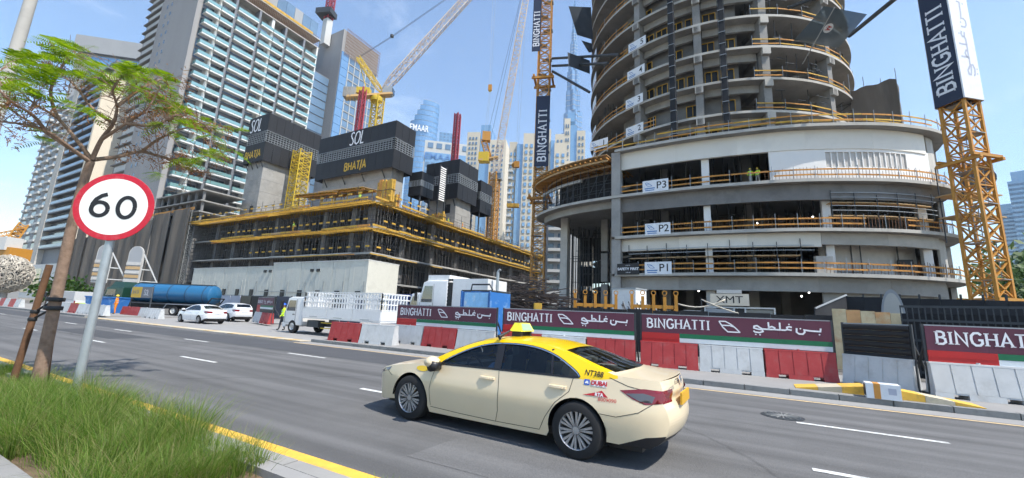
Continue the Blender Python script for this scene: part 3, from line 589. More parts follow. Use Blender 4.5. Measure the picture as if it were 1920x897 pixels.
for k, z in enumerate(TW):
    o = bp(ring(MB(), 8, DRAD - .05, z - .28, z, -PI, PI, 120), 'floor_slab', M('concrete_shaded'), None, 30); bp(ring(MB(), DRAD - .046, DRAD, z - .30, z + .01, -PI, PI, 120), 'slab_edge', M('concrete_light'), None, 30)  # slab darkened and rim paled, shade and sun put into their colours
    bp(ring(MB(), DRAD - .5, DRAD - .02, z - .75, z - .285, -PI, PI, 120), 'edge_beam', M('concrete'), None, 30) if k % 9 == 8 else None
zs = [ZL['L1']] + TW
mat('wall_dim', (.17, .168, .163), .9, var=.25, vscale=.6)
ANG = [min([R(a / 3) for a in range(-210, 210)], key=lambda a: abs(_px(dp(DRAD, a, 31.3)) - px)) for px in (1193, 1311, 1442, 1566)] + [R(-110), R(-150), R(110), R(150)]
for k in range(len(zs) - 1):
    z0, z1 = zs[k], zs[k + 1] - .28
    for a in (ANG if k < 6 else ANG[::2]):
        c = dp(18.0, a, 0); m_ = MB(); m_.obox((c.x, c.y, (z0 + z1) / 2), (.9, 1.6, z1 - z0 - .004), a); bp(m_, 'column', M('concrete_shaded'))
        c = dp(16.6, a, 0); m_ = MB(); m_.obox((c.x, c.y, z1 - .45), (.7, 5.2, .86), a); bp(m_, 'radial_beam', M('concrete_shaded'))
        c = dp(19.0, a, 0); m_ = MB(); m_.obox((c.x, c.y, z1 - .42), (.95, .4, .85), a); bp(m_, 'beam_end', M('concrete_light'))
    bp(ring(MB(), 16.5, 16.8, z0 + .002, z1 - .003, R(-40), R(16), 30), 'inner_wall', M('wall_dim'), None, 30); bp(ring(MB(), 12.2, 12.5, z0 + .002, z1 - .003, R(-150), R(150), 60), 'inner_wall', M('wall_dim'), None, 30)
    # drop beam ring between columns in the middle bays
    for a0, a1 in ((ANG[0], ANG[1]), (ANG[1], ANG[2])):
        bp(ring(MB(), 17.5, 17.9, z1 - 1.0, z1 - .002, a0 + .03, a1 - .03, 10), 'drop_beam', M('concrete'))
    if k < 6:
        for a in range(-37, 15, 7):                      # timber door frames in the inner wall
            if random.random() < .25: continue
            aa = R(a + random.uniform(-1, 1)); fr = MB(); wd = .75
            for u in (-wd, 0, wd): p = dp(16.92, aa + u / 16.9, z0); fr.bar(p, p + Vector((0, 0, 2.75)), .10)
            fr.bar(dp(16.92, aa - wd / 16.9, z0 + 2.75), dp(16.92, aa + wd / 16.9, z0 + 2.75), .1); fr.bar(dp(16.92, aa - wd / 16.9, z0 + 1.2), dp(16.92, aa + wd / 16.9, z0 + 1.2), .06)
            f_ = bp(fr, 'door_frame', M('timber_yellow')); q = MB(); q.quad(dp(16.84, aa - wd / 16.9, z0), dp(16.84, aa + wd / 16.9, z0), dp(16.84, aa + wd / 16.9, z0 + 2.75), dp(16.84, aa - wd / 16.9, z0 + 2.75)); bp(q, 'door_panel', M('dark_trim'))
    if 0 < k <= 6:
        z = zs[k]
        guard(DCV, R(-105) * DRAD, R(-29) * DRAD, z, ('timber_orange',), 3.3, .15, None, ((.35, .14), (.95, .14)), 3.3)
        guard(DCV, R(19) * DRAD, R(88) * DRAD, z, ('timber_orange', 'timber_yellow'), 3.3, .15, None, ((.35, .14), (.95, .14)), 3.3)
        if k == 1: guard(DCV, R(-29) * DRAD, R(-16) * DRAD, z, ('timber_orange',), 3.3, .15)
dpr = MB(); rr_ = random.Random(4)
for k in range(6):
    for i in range(46):
        a = R(rr_.uniform(-100, -46) if i % 2 else rr_.uniform(20, 95)); p = dp(rr_.uniform(13.5, 18.6), a, zs[k]); dpr.bar(p, (p.x + rr_.uniform(-.1, .1), p.y, zs[k + 1] - .3), .08)
    for i in range(14):
        a = R(rr_.uniform(22, 92)); b_ = a + .06; z = zs[k] + rr_.uniform(.4, 3.0); dpr.bar(dp(18.6, a, z), dp(18.6, b_, z), .06)
stuff(bp(dpr, 'steel_props', M('steel_dark')))
ppr = MB()
for kz, zt2 in (('P1', 11.4), ('P2', 16.6), ('P3', 22.7)):
    for i in range(80):
        d = rr_.uniform(dcol + 1, PF.L - 4); o_ = rr_.uniform(2.5, 14); ppr.bar(PF.off(d, o_, ZL[kz]), PF.off(d, o_, zt2), .09)
    for i in range(22):
        d = rr_.uniform(dcol + 1, PF.L - 8); o_ = rr_.uniform(2.5, 8); z = ZL[kz] + rr_.uniform(.5, 3.2); ppr.bar(PF.off(d, o_, z), PF.off(d + rr_.uniform(1.5, 4), o_, z), .07)
stuff(bp(ppr, 'deck_props', M('steel_dark')))
for k in range(6):                                     # loose black netting over some bays
    for a0, a1 in ((-104, -92), (-88, -74), (-70, -58)):
        if rr_.random() < .55: bp(ring(MB(), DRAD - .32, DRAD - .30, zs[k] + .05, zs[k] + rr_.uniform(1.8, 3.6), R(a0), R(a1), 6), 'debris_net', M('net_black'))
nmx = {2: 1, 3: 2, 4: 3, 5: 4}
for n_, px in ((2, 1175), (3, 1174), (4, 1177), (5, 1179)):
    z = zs[n_ - 1]; aa = min([R(a / 4) for a in range(-280, 0)], key=lambda a: abs(_px(dp(DRAD, a, z)) - px))
    p = dp(DRAD + .08, aa, z - .1); t = floor_board(str(n_), 0, 0, 0, 0, 0, 0, 1.35, 'white floor board reading %d on the round tower' % n_, wd=2.9); t.location = p; t.rotation_euler = (0, 0, aa + R(4))
t = floor_board('1', 0, 0, 0, 0, d_at(1106, 0, 23.1), 22.75, 1.3, 'white floor board reading 1 at the podium roof edge', wd=2.9); t.location = AD(1106, 284, 55); t.rotation_euler = (0, 0, R(-16))
# black meshed hoist chutes in front of the drum
for i, (px, D) in enumerate(((1263, 51.2), (1361, 51.0))):
    p = AD(px, 200, D); t = thing('rubbish_chute', ['left', 'right'][i] + ' black meshed rubbish chute hanging down the front of the round tower', 'chute', (p.x, p.y, 23.2), 0, 'rubbish chutes on the round tower'); rz = math.atan2(-p.x, p.y)
    for k in range(22):
        m_ = MB(); m_.obox((0, 0, .0 + 1.55 * k + .75), (.62, .5, 1.42), -rz); m_.build('chute_section', M('black_net'), t)
        m_ = MB(); m_.obox((0, 0, 1.55 * k + 1.5), (.74, .62, .07), -rz); m_.build('collar', M('steel_grey'), t)
    for s_ in (-.38, .38): MB().bar((s_, -.05, 0), (s_, -.05, 34), .06).build('guide_cable', M('steel_dark'), t)
# catch nets
def net(label, pts, m, logo=False, poles=(), sag=.35):
    base = Vector(pts[0]); t = thing('catch_net', label, 'net', base, 0, 'catch nets fanned out from the round tower'); P = [Vector(p) - base for p in pts]; g = []
    n = 8
    for i in range(n + 1):
        r_ = []
        for j in range(n + 1):
            u, v = i / n, j / n; q = (P[0] * (1 - u) + P[1] * u) * (1 - v) + (P[3] * (1 - u) + P[2] * u) * v; q.z -= sag * math.sin(PI * u) * math.sin(PI * v) * 2; r_.append(q)
        g.append(r_)
    MB().grid(g).build('net_sheet', m, t, True)
    for a, b in poles: MB().tube([Vector(a) - base, Vector(b) - base], .06, 6).build('pole', M('steel_grey'), t)
    if logo:
        c = g[5][3]; e1 = (g[6][3] - g[4][3]).normalized(); e2 = (g[5][4] - g[5][2]).normalized(); f = lambda x, y: c + e1 * x + e2 * y - Vector((0, .05, .06)); m_ = MB(); m_.add([f(.7 * math.cos(i * PI / 8), .4 * math.sin(i * PI / 8)) for i in range(16)], [tuple(range(16))]); m_.build('badge', M('board_white'), t); m_ = MB(); f2 = lambda x, y: f(x, y) - Vector((0, .02, .02)); font_mesh('A4', .6, f2, m_, .02); m_.build('badge_lettering', M('flag_red'), t)
net('grey translucent catch net hung on poles at the upper right of the round tower', [AD(1487, 78, 54), AD(1545, 12, 49), AD(1626, 27, 50), AD(1572, 90, 56)], M('net_sheet'), True, ((AD(1505, 120, 55), AD(1565, 14, 49)), (AD(1566, 92, 56.5), AD(1592, 50, 52))))
net('black catch net, uppermost on the left side of the round tower', [AD(1066, 12, 58), AD(1108, 14, 60), AD(1112, 75, 62), AD(1082, 66, 60)], M('net_black'))
net('small black catch net between the two larger ones left of the round tower', [AD(1090, 76, 60), AD(1110, 82, 61), AD(1112, 98, 62), AD(1104, 99, 62)], M('net_black'))
net('black catch net level with the crane ties left of the round tower', [AD(1064, 98, 58), AD(1106, 114, 61), AD(1106, 139, 62), AD(1066, 124, 58)], M('net_black'))
# netted stair tower on the podium roof
p = AD(1640, 214, 66); nt_ = thing('netted_stair_tower', 'brown netted stair tower on the podium roof right of the drum', 'stair tower', (p.x, p.y, 23.1), R(-18))
hh = 9.2
for i, (x0, x1, y) in enumerate(((-2.0, 2.4, -1.5),)):
    g = [[(x0 + (x1 - x0) * u / 8, y + .12 * math.sin(u * 2.1 + v), hh * v / 8 * (1 - .02 * math.sin(u * 1.7)) ) for u in range(9)] for v in range(9)]; MB().grid(g).build('net_sheet', M('brown_net'), nt_, True)
g = [[(2.4 + .1 * math.sin(v * 1.3 + u), -1.5 + 3 * u / 4, hh * v / 8) for u in range(5)] for v in range(9)]; MB().grid(g).build('net_sheet', M('brown_net'), nt_, True)
g = [[(-2.0 + .1 * math.sin(v * 1.3 + u), 1.5 - 3 * u / 4, hh * v / 8) for u in range(5)] for v in range(9)]; MB().grid(g).build('net_sheet', M('brown_net'), nt_, True)
for x in (-3.6, -3.0, -2.0, -.6, 1.0, 2.4): MB().bar((x, -1.4, 0), (x, -1.4, hh + random.uniform(.6, 2.6) - (2 if x < -2.5 else 0)), .07).build('standard', M('steel_grey'), nt_)
for k in range(9): MB().bar((-3.8, -1.45, .8 + k * .95), (-1.9, -1.45, .8 + k * .95), .06).build('ledger', M('steel_dark'), nt_); MB().bar((-3.6, -1.45, .8 + k * .95), (-2, -1.45, 1.7 + k * .95), .05).build('brace', M('steel_dark'), nt_)
for k in range(9): MB().box((-1.9, -1.2, .9 * k + .5), (2.2, 1.2, .9 * k + .56)).build('landing', M('plywood'), nt_)
# ------------------------------------------------------------------ lattice helpers
def lattice_mesh(name, a, h, m, leg=.16, br=.08, panels=1, inner=None):
    """one section of a square lattice mast, base centre at origin"""
    b = MB(); s = a / 2; cs = [(-s, -s), (s, -s), (s, s), (-s, s)]
    for x, y in cs: b.box((x - leg / 2, y - leg / 2, 0), (x + leg / 2, y + leg / 2, h - .004))
    for k in range(panels):
        z0, z1 = h * k / panels, h * (k + 1) / panels
        for i in range(4):
            p, q = cs[i], cs[(i + 1) % 4]; b.bar((*p, z0 + .05), (*q, z0 + .05), br); zm = (z0 + z1) / 2
            b.bar((*p, z0 + .08), ((p[0] + q[0]) / 2, (p[1] + q[1]) / 2, zm + .0), br); b.bar(((p[0] + q[0]) / 2, (p[1] + q[1]) / 2, zm), (*q, z0 + .1), br); b.bar((*p, z1 - .05), ((p[0] + q[0]) / 2, (p[1] + q[1]) / 2, zm), br); b.bar(((p[0] + q[0]) / 2, (p[1] + q[1]) / 2, zm), (*q, z1 - .05), br)
    return b.mesh(name, m)
def mast(parent, a, z0, z1, m, sec=3.0, leg=.16, br=.08, panels=2, ladder=True):
    me = lattice_mesh('mast_section', a, sec, m, leg, br, panels); n = int(math.ceil((z1 - z0) / sec))
    for k in range(n): link('mast_section', me, parent, (0, 0, z0 + k * sec))
    if ladder:
        lm = MB()
        for x in (-.2, .2): lm.box((x - .025, -.02, 0), (x + .025, .03, sec))
        for k in range(8): lm.box((-.2, -.01, k * sec / 8), (.2, .02, k * sec / 8 + .04))
        lm.box((-a * .42, -a * .4, .0), (a * .42, a * .1, .05)); lm = lm.mesh('ladder_section', M('steel_grey'))
        for k in range(n): link('ladder_section', lm, parent, (a * .22 * (-1) ** k, a * .25, z0 + k * sec))
def boom(parent, P, Q, w_, m, n, leg=.12, br=.06, taper=.6, name='jib'):
    """square lattice boom from P to Q (local coords), in pieces of 4 panels"""
    P, Q = Vector(P), Vector(Q); d = (Q - P); L_ = d.length; d.normalize(); u = d.cross(Vector((0, 0, 1))).normalized(); v = u.cross(d)
    def ws(t): return w_ * min(1, .35 + t * 8) * (1 if t < .7 else 1 - (1 - taper) * (t - .7) / .3)
    def c(t, i): s = ws(t) / 2; k = ((-1, -1), (1, -1), (1, 1), (-1, 1))[i]; return P + d * L_ * t + u * s * k[0] + v * s * k[1]
    for k0 in range(0, n, 4):
        b = MB()
        for k in range(k0, min(k0 + 4, n)):
            t0, t1 = k / n, (k + 1) / n
            for i in range(4):
                j = (i + 1) % 4; b.bar(c(t0, i), c(t1, i), leg); b.bar(c(t0, i), c(t0, j), br); b.bar(c(t0, i) if k % 2 else c(t0, j), c(t1, j) if k % 2 else c(t1, i), br)
        b.build(name + '_section', m, parent)
mat('prop_steel', (.13, .125, .12), .7, .2, var=.3, vscale=.4, stain=(.2, .1, .05), stain_s=.3)
# ------------------------------------------------------------------ podium block with yellow formwork
SX0, SX1, SY0, SY1 = -123., -56., 50., 126.; SZ = [6.5, 11.5, 16.2, 21.0]
SB = thing('formwork_podium', 'long dark podium under construction with yellow formwork edges and dense props', 'building', (-90, 88, 0))
def sp(mb, name, m, smooth=False): o = mb.build(name, m, SB, smooth); o.location = (90, -88, 0); return o
zf = [0] + SZ
for z in SZ: sp(MB().box((SX0, SY0, z - .35), (SX1, SY1, z)), 'floor_slab', M('concrete'))
cm = {}
for k in range(4):
    z0, z1 = zf[k], zf[k + 1] - .36
    for x in [SX0 + 3 + i * 8.1 for i in range(8)] + [SX1 - 3]: sp(MB().box((x - .6, SY0 + 1.6, z0 + .002), (x + .6, SY0 + 2.6, z1)), 'column', M('concrete_dark'))
    for y in [SY0 + 9.5 + i * 9 for i in range(8)]: sp(MB().box((SX1 - 2.8, y - .6, z0 + .002), (SX1 - 1.8, y + .6, z1)), 'column', M('concrete_dark'))
    sp(MB().box((SX0 + 2, SY0 + 14, z0 + .002), (SX1 - 14, SY0 + 14.4, z1)), 'inner_wall', M('concrete_dark')); sp(MB().box((SX1 - 14.4, SY0 + 14.4, z0 + .002), (SX1 - 14, SY1 - 2, z1)), 'inner_wall', M('concrete_dark'))
pr = MB()
for k in range(4):
    z0, z1 = zf[k], zf[k + 1] - .36
    for row in (.5, 1.6, 2.9, 4.4):
        x = SX0 + .5
        while x < SX1: pr.bar((x, SY0 + row, z0), (x + random.uniform(-.1, .1), SY0 + row, z1), .075); x += random.uniform(.7, 1.3) + (0 if k > 0 else .6)
        y = SY0 + .5
        while y < SY1: pr.bar((SX1 - row, y, z0), (SX1 - row, y + random.uniform(-.1, .1), z1), .075); y += random.uniform(.8, 1.4) + (0 if k > 0 else .6)
stuff(sp(pr, 'steel_props', M('prop_steel')))
for k in range(4):                                     # dark sheets added inside the edge to blacken the shaded interior
    z0, z1 = zf[k], zf[k + 1] - .36
    for i in range(11):
        x = SX0 + 2 + i * 5.9; sp(MB().box((x + .1, SY0 + 6.5, z0 + .05), (x + 5.7, SY0 + 6.56, z1 - random.uniform(.05, .9))), 'shade_sheet', M('black_net'))
        y = SY0 + 7 + i * 6.4; sp(MB().box((SX1 - 6.56, y + .1, z0 + .05), (SX1 - 6.5, y + 6.2, z1 - random.uniform(.05, .9))), 'shade_sheet', M('black_net'))
rl = MB()
for k in range(1, 4):
    for dz in (.6, 1.1, 1.9, 2.9):
        rl.bar((SX0, SY0 - .15, SZ[k - 1] + dz), (SX1 + .3, SY0 - .15, SZ[k - 1] + dz), .05); rl.bar((SX1 + .15, SY0 - .3, SZ[k - 1] + dz), (SX1 + .15, SY1, SZ[k - 1] + dz), .05)
    for i in range(9):
        x = SX0 + 3 + i * 7.5 + random.uniform(-1, 1); rl.bar((x, SY0 + .2, SZ[k - 1]), (x + 2.4, SY0 + .2, SZ[k] - .4), .06); y = SY0 + 4 + i * 7.5; rl.bar((SX1 - .2, y, SZ[k - 1]), (SX1 - .2, y + 2.4, SZ[k] - .4), .06)
stuff(sp(rl, 'scaffold_rails', M('steel_dark')))
js = MB()
for z, ov in ((21.0, 2.0), (16.2, 1.6)):
    x = SX0 + (0 if z > 20 else 15)
    while x < SX1 + .5: js.bar((x, SY0 - ov, z - .55), (x, SY0 + 3, z - .55), .10, .2); x += .62
    y = SY0
    while y < SY1: js.bar((SX1 + ov, y, z - .55), (SX1 - 3, y, z - .55), .10, .2); y += .75
stuff(sp(js, 'joists', M('timber_yellow')))
def edge_boards(z, ov, x0, y1, hs, m='timber_yellow', seg=3.2, skip=.14):
    n = int((SX1 + ov - x0) / seg)
    for i in range(n):
        for h, b in hs:
            if random.random() < skip: continue
            j = random.uniform(-.10, .10); sp(MB().box((x0 + i * seg + .04, SY0 - ov - .08, z + h + j), (x0 + (i + 1) * seg - .03, SY0 - ov + .06, z + h + b + j)), 'edge_board', M(m if random.random() < .75 or m[0] == 'c' else random.choice(('timber_orange', 'plywood', 'timber_orange'))))
    n = int((y1 - SY0 + ov) / seg)
    for i in range(n):
        for h, b in hs:
            if random.random() < skip: continue
            j = random.uniform(-.10, .10); sp(MB().box((SX1 + ov - .06, SY0 - ov + i * seg + .04, z + h + j), (SX1 + ov + .08, SY0 - ov + (i + 1) * seg - .03, z + h + b + j)), 'edge_board', M(m))
edge_boards(21.0, 2.0, SX0, SY1 - 1, ((-.34, .34),), skip=.1); edge_boards(16.2, 1.6, SX0 + 20, SY1 - 2, ((-.42, .36),)); edge_boards(21.0, 1.0, SX0, SY1 - 1, ((-.85, .22),), seg=4); edge_boards(16.2, .7, SX0 + 14, SY1 - 1, ((-.95, .2),), seg=4)
edge_boards(11.5, .5, SX0 + 8, SY1, ((-.30, .18),), 'concrete_light', 5, .1); edge_boards(11.5, .9, SX0 + 40, SY0 + 20, ((-.6, .16),), 'timber_yellow', 4, .4)
def blocks(z, ov, x0, y1, m='timber_yellow', step=2.0):
    x = x0
    while x < SX1: sp(MB().box((x, SY0 - ov, z + .85), (x + .95, SY0 - ov + .08, z + 1.15)), 'toe_block', M(m)); x += step
    y = SY0 + 1
    while y < y1: sp(MB().box((SX1 + ov - .08, y, z + .85), (SX1 + ov, y + .95, z + 1.15)), 'toe_block', M(m)); y += step
blocks(16.2, 1.45, SX0 + 22, SY1 - 12); blocks(11.5, .4, SX0 + 30, SY0 + 4, 'timber_yellow', 2.4); blocks(21.0, 1.9, SX0 + 2, SY0 + 12, 'timber_yellow', 2.6)
for x in [SX0 + 1 + i * 4.2 for i in range(16)]: sp(MB().bar((x, SY0 - 1.7, 21.), (x, SY0 - 1.7, 22.6 + random.uniform(0, .9)), .06), 'guard_post', M('steel_dark'))
for y in [SY0 + i * 4 for i in range(19)]: sp(MB().bar((SX1 + 1.6, y, 21.), (SX1 + 1.6, y, 22.6 + random.uniform(0, .9)), .06), 'guard_post', M('steel_dark'))
for zz in (21.7, 22.3): sp(MB().bar((SX0, SY0 - 1.72, zz), (SX1 + 1.6, SY0 - 1.72, zz), .05), 'guard_tube', M('steel_dark')); sp(MB().bar((SX1 + 1.62, SY0, zz), (SX1 + 1.62, SY1, zz), .05), 'guard_tube', M('steel_dark'))
# clutter on its roof: starter bars
rb = MB()
for i in range(420):
    x, y = random.uniform(SX0 + 3, SX1 - 1), random.uniform(SY0 - .5, SY0 + 5); rb.bar((x, y, 21), (x + random.uniform(-.15, .15), y, 21 + random.uniform(.5, 1.5)), .045)
for i in range(420):
    x, y = random.uniform(SX1 - 4, SX1 + 1), random.uniform(SY0, SY1); rb.bar((x, y, 21), (x, y + random.uniform(-.15, .15), 21 + random.uniform(.5, 1.6)), .045)
stuff(sp(rb, 'starter_bars', M('rust')))
# table forms, timber stacks
def table_form(loc, rz, tilt, L_, W_, label):
    t = thing('table_form', label, 'formwork', loc, rz, 'yellow table forms on the podium roof'); n = 12; top = 3.0
    f = lambda x, y, z: (x, y, z + y * tilt)
    for i in range(n): x = -L_ / 2 + L_ * (i + .5) / n; MB().bar(f(x, -W_ / 2, top), f(x, W_ / 2, top), .16, .2).build('joist', M('timber_yellow'), t)
    for y in (-W_ * .35, W_ * .35): MB().bar(f(-L_ / 2, y, top - .25), f(L_ / 2, y, top - .25), .16, .26).build('main_beam', M('timber_orange'), t)
    MB().add([f(-L_ / 2, -W_ / 2, top + .12), f(L_ / 2, -W_ / 2, top + .12), f(L_ / 2, W_ / 2, top + .12), f(-L_ / 2, W_ / 2, top + .12), f(-L_ / 2, -W_ / 2, top + .2), f(L_ / 2, -W_ / 2, top + .2), f(L_ / 2, W_ / 2, top + .2), f(-L_ / 2, W_ / 2, top + .2)], [(0, 3, 2, 1), (4, 5, 6, 7), (0, 1, 5, 4), (1, 2, 6, 5), (2, 3, 7, 6), (3, 0, 4, 7)]).build('plywood_top', M('plywood'), t)
    for x in (-L_ * .42, -L_ * .14, L_ * .14, L_ * .42):
        for y in (-W_ * .35, W_ * .35): MB().bar((x, y, 0), f(x, y, top - .3), .1).build('leg', M('timber_yellow'), t)
    return t
p = AY(605, 385, 52); table_form((p.x, 51.5, 21.05), R(6), .12, 11, 4.2, 'yellow table form left of the big black screen on the podium roof')
p = AY(650, 380, 53); table_form((p.x, 53, 21.6), R(4), .12, 12, 4.4, 'higher yellow table form below the big black screen')
def timber_stack(loc, label, n=7, h=3.2):
    t = thing('timber_stack', label, 'timber stack', loc, 0, 'upright yellow timber bundles on the podium roof')
    for i in range(n):
        for j in range(2): MB().box((i * .42, j * .5, 0), (i * .42 + .34, j * .5 + .4, h + random.uniform(-.5, .4))).build('beam', M('timber_yellow' if random.random() < .75 else 'timber_orange'), t)
    MB().box((-.05, -.05, h * .55), (n * .42 + .02, .97, h * .55 + .08)).build('strap', M('steel_dark'), t); return t
p = AY(706, 365, 51.5); timber_stack((p.x, 51.5, 21.01), 'upright yellow timber bundle at the podium corner', 9, 4.0)
p = AX(740, 372, -57.5); timber_stack((-59.5, p.y, 21.01), 'shorter timber bundle right of the podium corner', 6, 2.6)
p = AX(820, 395, -57); timber_stack((-58.5, p.y, 21.01), 'timber bundle beside the third core', 8, 2.0)
# ------------------------------------------------------------------ concrete cores with black climbing screens
def screen_faces(t, x0, x1, y0, y1, z0, z1, pw=2.3):
    h = z1 - z0; za, zb = z0 + h * .40, z0 + h * .63
    def face(p, q, nrm):
        p, q = Vector(p), Vector(q); L_ = (q - p).length; d = (q - p).normalized(); n = max(1, round(L_ / pw)); s = L_ / n; N = Vector(nrm)
        for i in range(n):
            a = p + d * (i * s + .03); b = p + d * ((i + 1) * s - .03)
            for zz0, zz1 in ((z0, za), (zb, z1)):
                j = random.uniform(0, .05); m_ = MB(); A = a + N * j; B = b + N * j
                m_.add([(A.x, A.y, zz0), (B.x, B.y, zz0), (B.x, B.y, zz1), (A.x, A.y, zz1)] + [((A - N * .12).x, (A - N * .12).y, zz0), ((B - N * .12).x, (B - N * .12).y, zz0), ((B - N * .12).x, (B - N * .12).y, zz1), ((A - N * .12).x, (A - N * .12).y, zz1)], [(0, 1, 2, 3), (5, 4, 7, 6), (4, 0, 3, 7), (1, 5, 6, 2), (3, 2, 6, 7), (4, 5, 1, 0)]); m_.build('screen_panel', M('black_panel'), t)
        bk = MB(); A = p - N * .6; B = q - N * .6; bk.quad((A.x, A.y, za), (B.x, B.y, za), (B.x, B.y, zb), (A.x, A.y, zb)); bk.build('back_sheet', M('black_net'), t)
        g = MB()
        for i in range(int(L_ / .8) + 1): a = p + d * min(i * .8, L_); g.bar((a.x, a.y, za), (a.x, a.y, zb), .09)
        for k in range(6): zz = za + (zb - za) * k / 5; g.bar((p.x, p.y, zz), (q.x, q.y, zz), .09)
        g.build('grid_band', M('steel_grey'), t)
    face((x0, y0, 0), (x1, y0, 0), (0, -1, 0)); face((x1, y0, 0), (x1, y1, 0), (1, 0, 0)); face((x1, y1, 0), (x0, y1, 0), (0, 1, 0)); face((x0, y1, 0), (x0, y0, 0), (-1, 0, 0))
    MB().box((x0 + .3, y0 + .3, z1 - .5), (x1 - .3, y1 - .3, z1 - .35)).build('top_deck', M('plywood'), t)
def core(label, x0, x1, y0, y1, z0, z1, inset=1.0, sol=None, bh=None, lab2=None):
    ct = thing('concrete_core', label, 'building core', ((x0 + x1) / 2, (y0 + y1) / 2, 21.0), 0, 'concrete cores rising from the podium')
    cx, cy = (x0 + x1) / 2, (y0 + y1) / 2; X0, X1, Y0, Y1 = x0 + inset - cx, x1 - inset - cx, y0 + inset - cy, y1 - inset - cy
    n = int((z1 - 21 - 1) / 3.4); hs = (z1 - 21 - 1) / n
    for i in range(n): MB().box((X0 - .004 * (i % 2), Y0 - .004 * (i % 2), hs * i + .002), (X1 + .004 * (i % 2), Y1, hs * (i + 1) - .03)).build('wall_lift', M('concrete'), ct)
    MB().box((X1 - 3.2, Y0 - .02, 4.2), (X1 - 1.6, Y0 + .1, 6.4)).build('opening', M('dark_trim'), ct)
    t = thing('climbing_screen', lab2, 'formwork screen', (cx, cy, z0), 0, 'black climbing screens around the cores'); screen_faces(t, x0 - cx, x1 - cx, y0 - cy, y1 - cy, 0, z1 - z0)
    for k in range(4): x = x0 - cx + (x1 - x0) * (k + .5) / 4; MB().bar((x, y0 - cy + .2, -.1), (x, y0 - cy + inset, -1.6), .16).build('bracket', M('steel_dark'), t)
    H_ = z1 - z0; f = lambda x, z: (x - cx, y0 - cy - .07, z)
    if sol:
        xo = 0.
        for ch in 'SOL': m_ = MB(); xo_ = xo; xo += stroke_text(m_, ch, sol[1], lambda x, z: f(sol[0] + xo_ + x + z * .1, z + H_ * .675), .10, 0, .85); m_.build('letter', M('letter_white'), t)
    if bh: m_ = MB(); stroke_text(m_, 'BHATiA', bh[1], lambda x, z: f(bh[0] + x, z + H_ * .10), .17, 0, .95, .04); m_.build('gold_lettering', M('letter_gold'), t)
    return ct, t
core('tall concrete core at the left end of the podium roof', -119.1, -109.6, 58, 74, 39.6, 53.2, 1.0, (-118.2, 3.6), (-118.6, 1.9), 'tall narrow black screen with white letters on the left core')
core('broad concrete core behind the podium corner', -83.2, -59.2, 56, 61.8, 29.8, 39.9, 1.2, (-72.8, 2.9), (-73.6, 1.7), 'widest black screen with white letters over the podium corner')
core('concrete core further back along the podium side', -67.1, -56.9, 75, 83.2, 28.4, 38.2, 1.0, None, None, 'black screen without letters right of the wide one')
t = thing('climbing_screen', 'small black screen box hung right of the unlettered one', 'formwork screen', (-58.3, 87, 27.4), 0, 'black climbing screens around the cores'); screen_faces(t, -1.9, 1.7, -2.6, 3.0, 0, 8.4)
for x, y in ((-1.2, -2), (1.2, -2), (1.2, 2.4)): MB().bar((x, y, -6.4), (x, y, 0), .25).build('support_leg', M('steel_dark'), t)
t = thing('climbing_screen', 'small black screen box below the right end of the widest one', 'formwork screen', (-58.6, 64.2, 25.6), 0, 'black climbing screens around the cores'); screen_faces(t, -1.8, 1.6, -1.8, 2.2, 0, 5.2)
for x, y in ((-1.2, -1.4), (1.2, -1.4), (1.2, 1.6)): MB().bar((x, y, -4.55), (x, y, 0), .25).build('support_leg', M('steel_dark'), t)
t = thing('louvre_frame', 'white slatted louvre frame between two black screens', 'louvre', (-57.2, 69.5, 26), 0)
for k in range(16): MB().box((-.1, -1.0, .3 + k * .5), (.12, 1.0, .55 + k * .5)).build('slat', M('plaster_white'), t)
for y in (-1.15, 1.1): MB().box((-.15, y, -4.95), (.15, y + .15, 8.6)).build('post', M('steel_dark'), t)
# yellow stair tower
p = AX(556, 362, -106.5); st = thing('stair_tower', 'yellow lattice stair tower leaning past the left core', 'stair tower', (-106.5, p.y, 21.0), 0)
stm = lattice_mesh('tower_section', 3.4, 3.0, M('steel_yellow'), .22, .14, 2)
for k in range(8): link('tower_section', stm, st, (0, 0, 3.0 * k))
for k in range(8):
    MB().bar((-1.2, -1.0, 3 * k), (1.2, -1.0, 3 * k + 1.5), .5, .12).build('stair_flight', M('steel_yellow'), st); MB().bar((1.2, .6, 3 * k + 1.5), (-1.2, .6, 3 * k + 3), .5, .12).build('stair_flight', M('steel_yellow'), st)
# grey ladder tower at the left end of the podium
p = AY(338, 528, 48.5); lt = thing('hoist_mast', 'slim grey lattice mast at the left end of the yellow podium', 'mast', (p.x, 48.5, 0), 0)
lsm = lattice_mesh('mast_section', 1.1, 2.4, M('steel_grey'), .10, .07, 2)
for k in range(10): link('mast_section', lsm, lt, (0, 0, 2.4 * k))
# ------------------------------------------------------------------ cranes
def sign_text_vert(t, txt_h, f, ar=False, m='letter_white', sx=1.):
    m_ = MB()
    if ar: arabic(m_, txt_h, f, .13, sx)
    else: stroke_text(m_, 'BINGHATTI', txt_h, f, .17, .14, 1.1, .05, .10)
    m_.build('lettering', M(m), t)
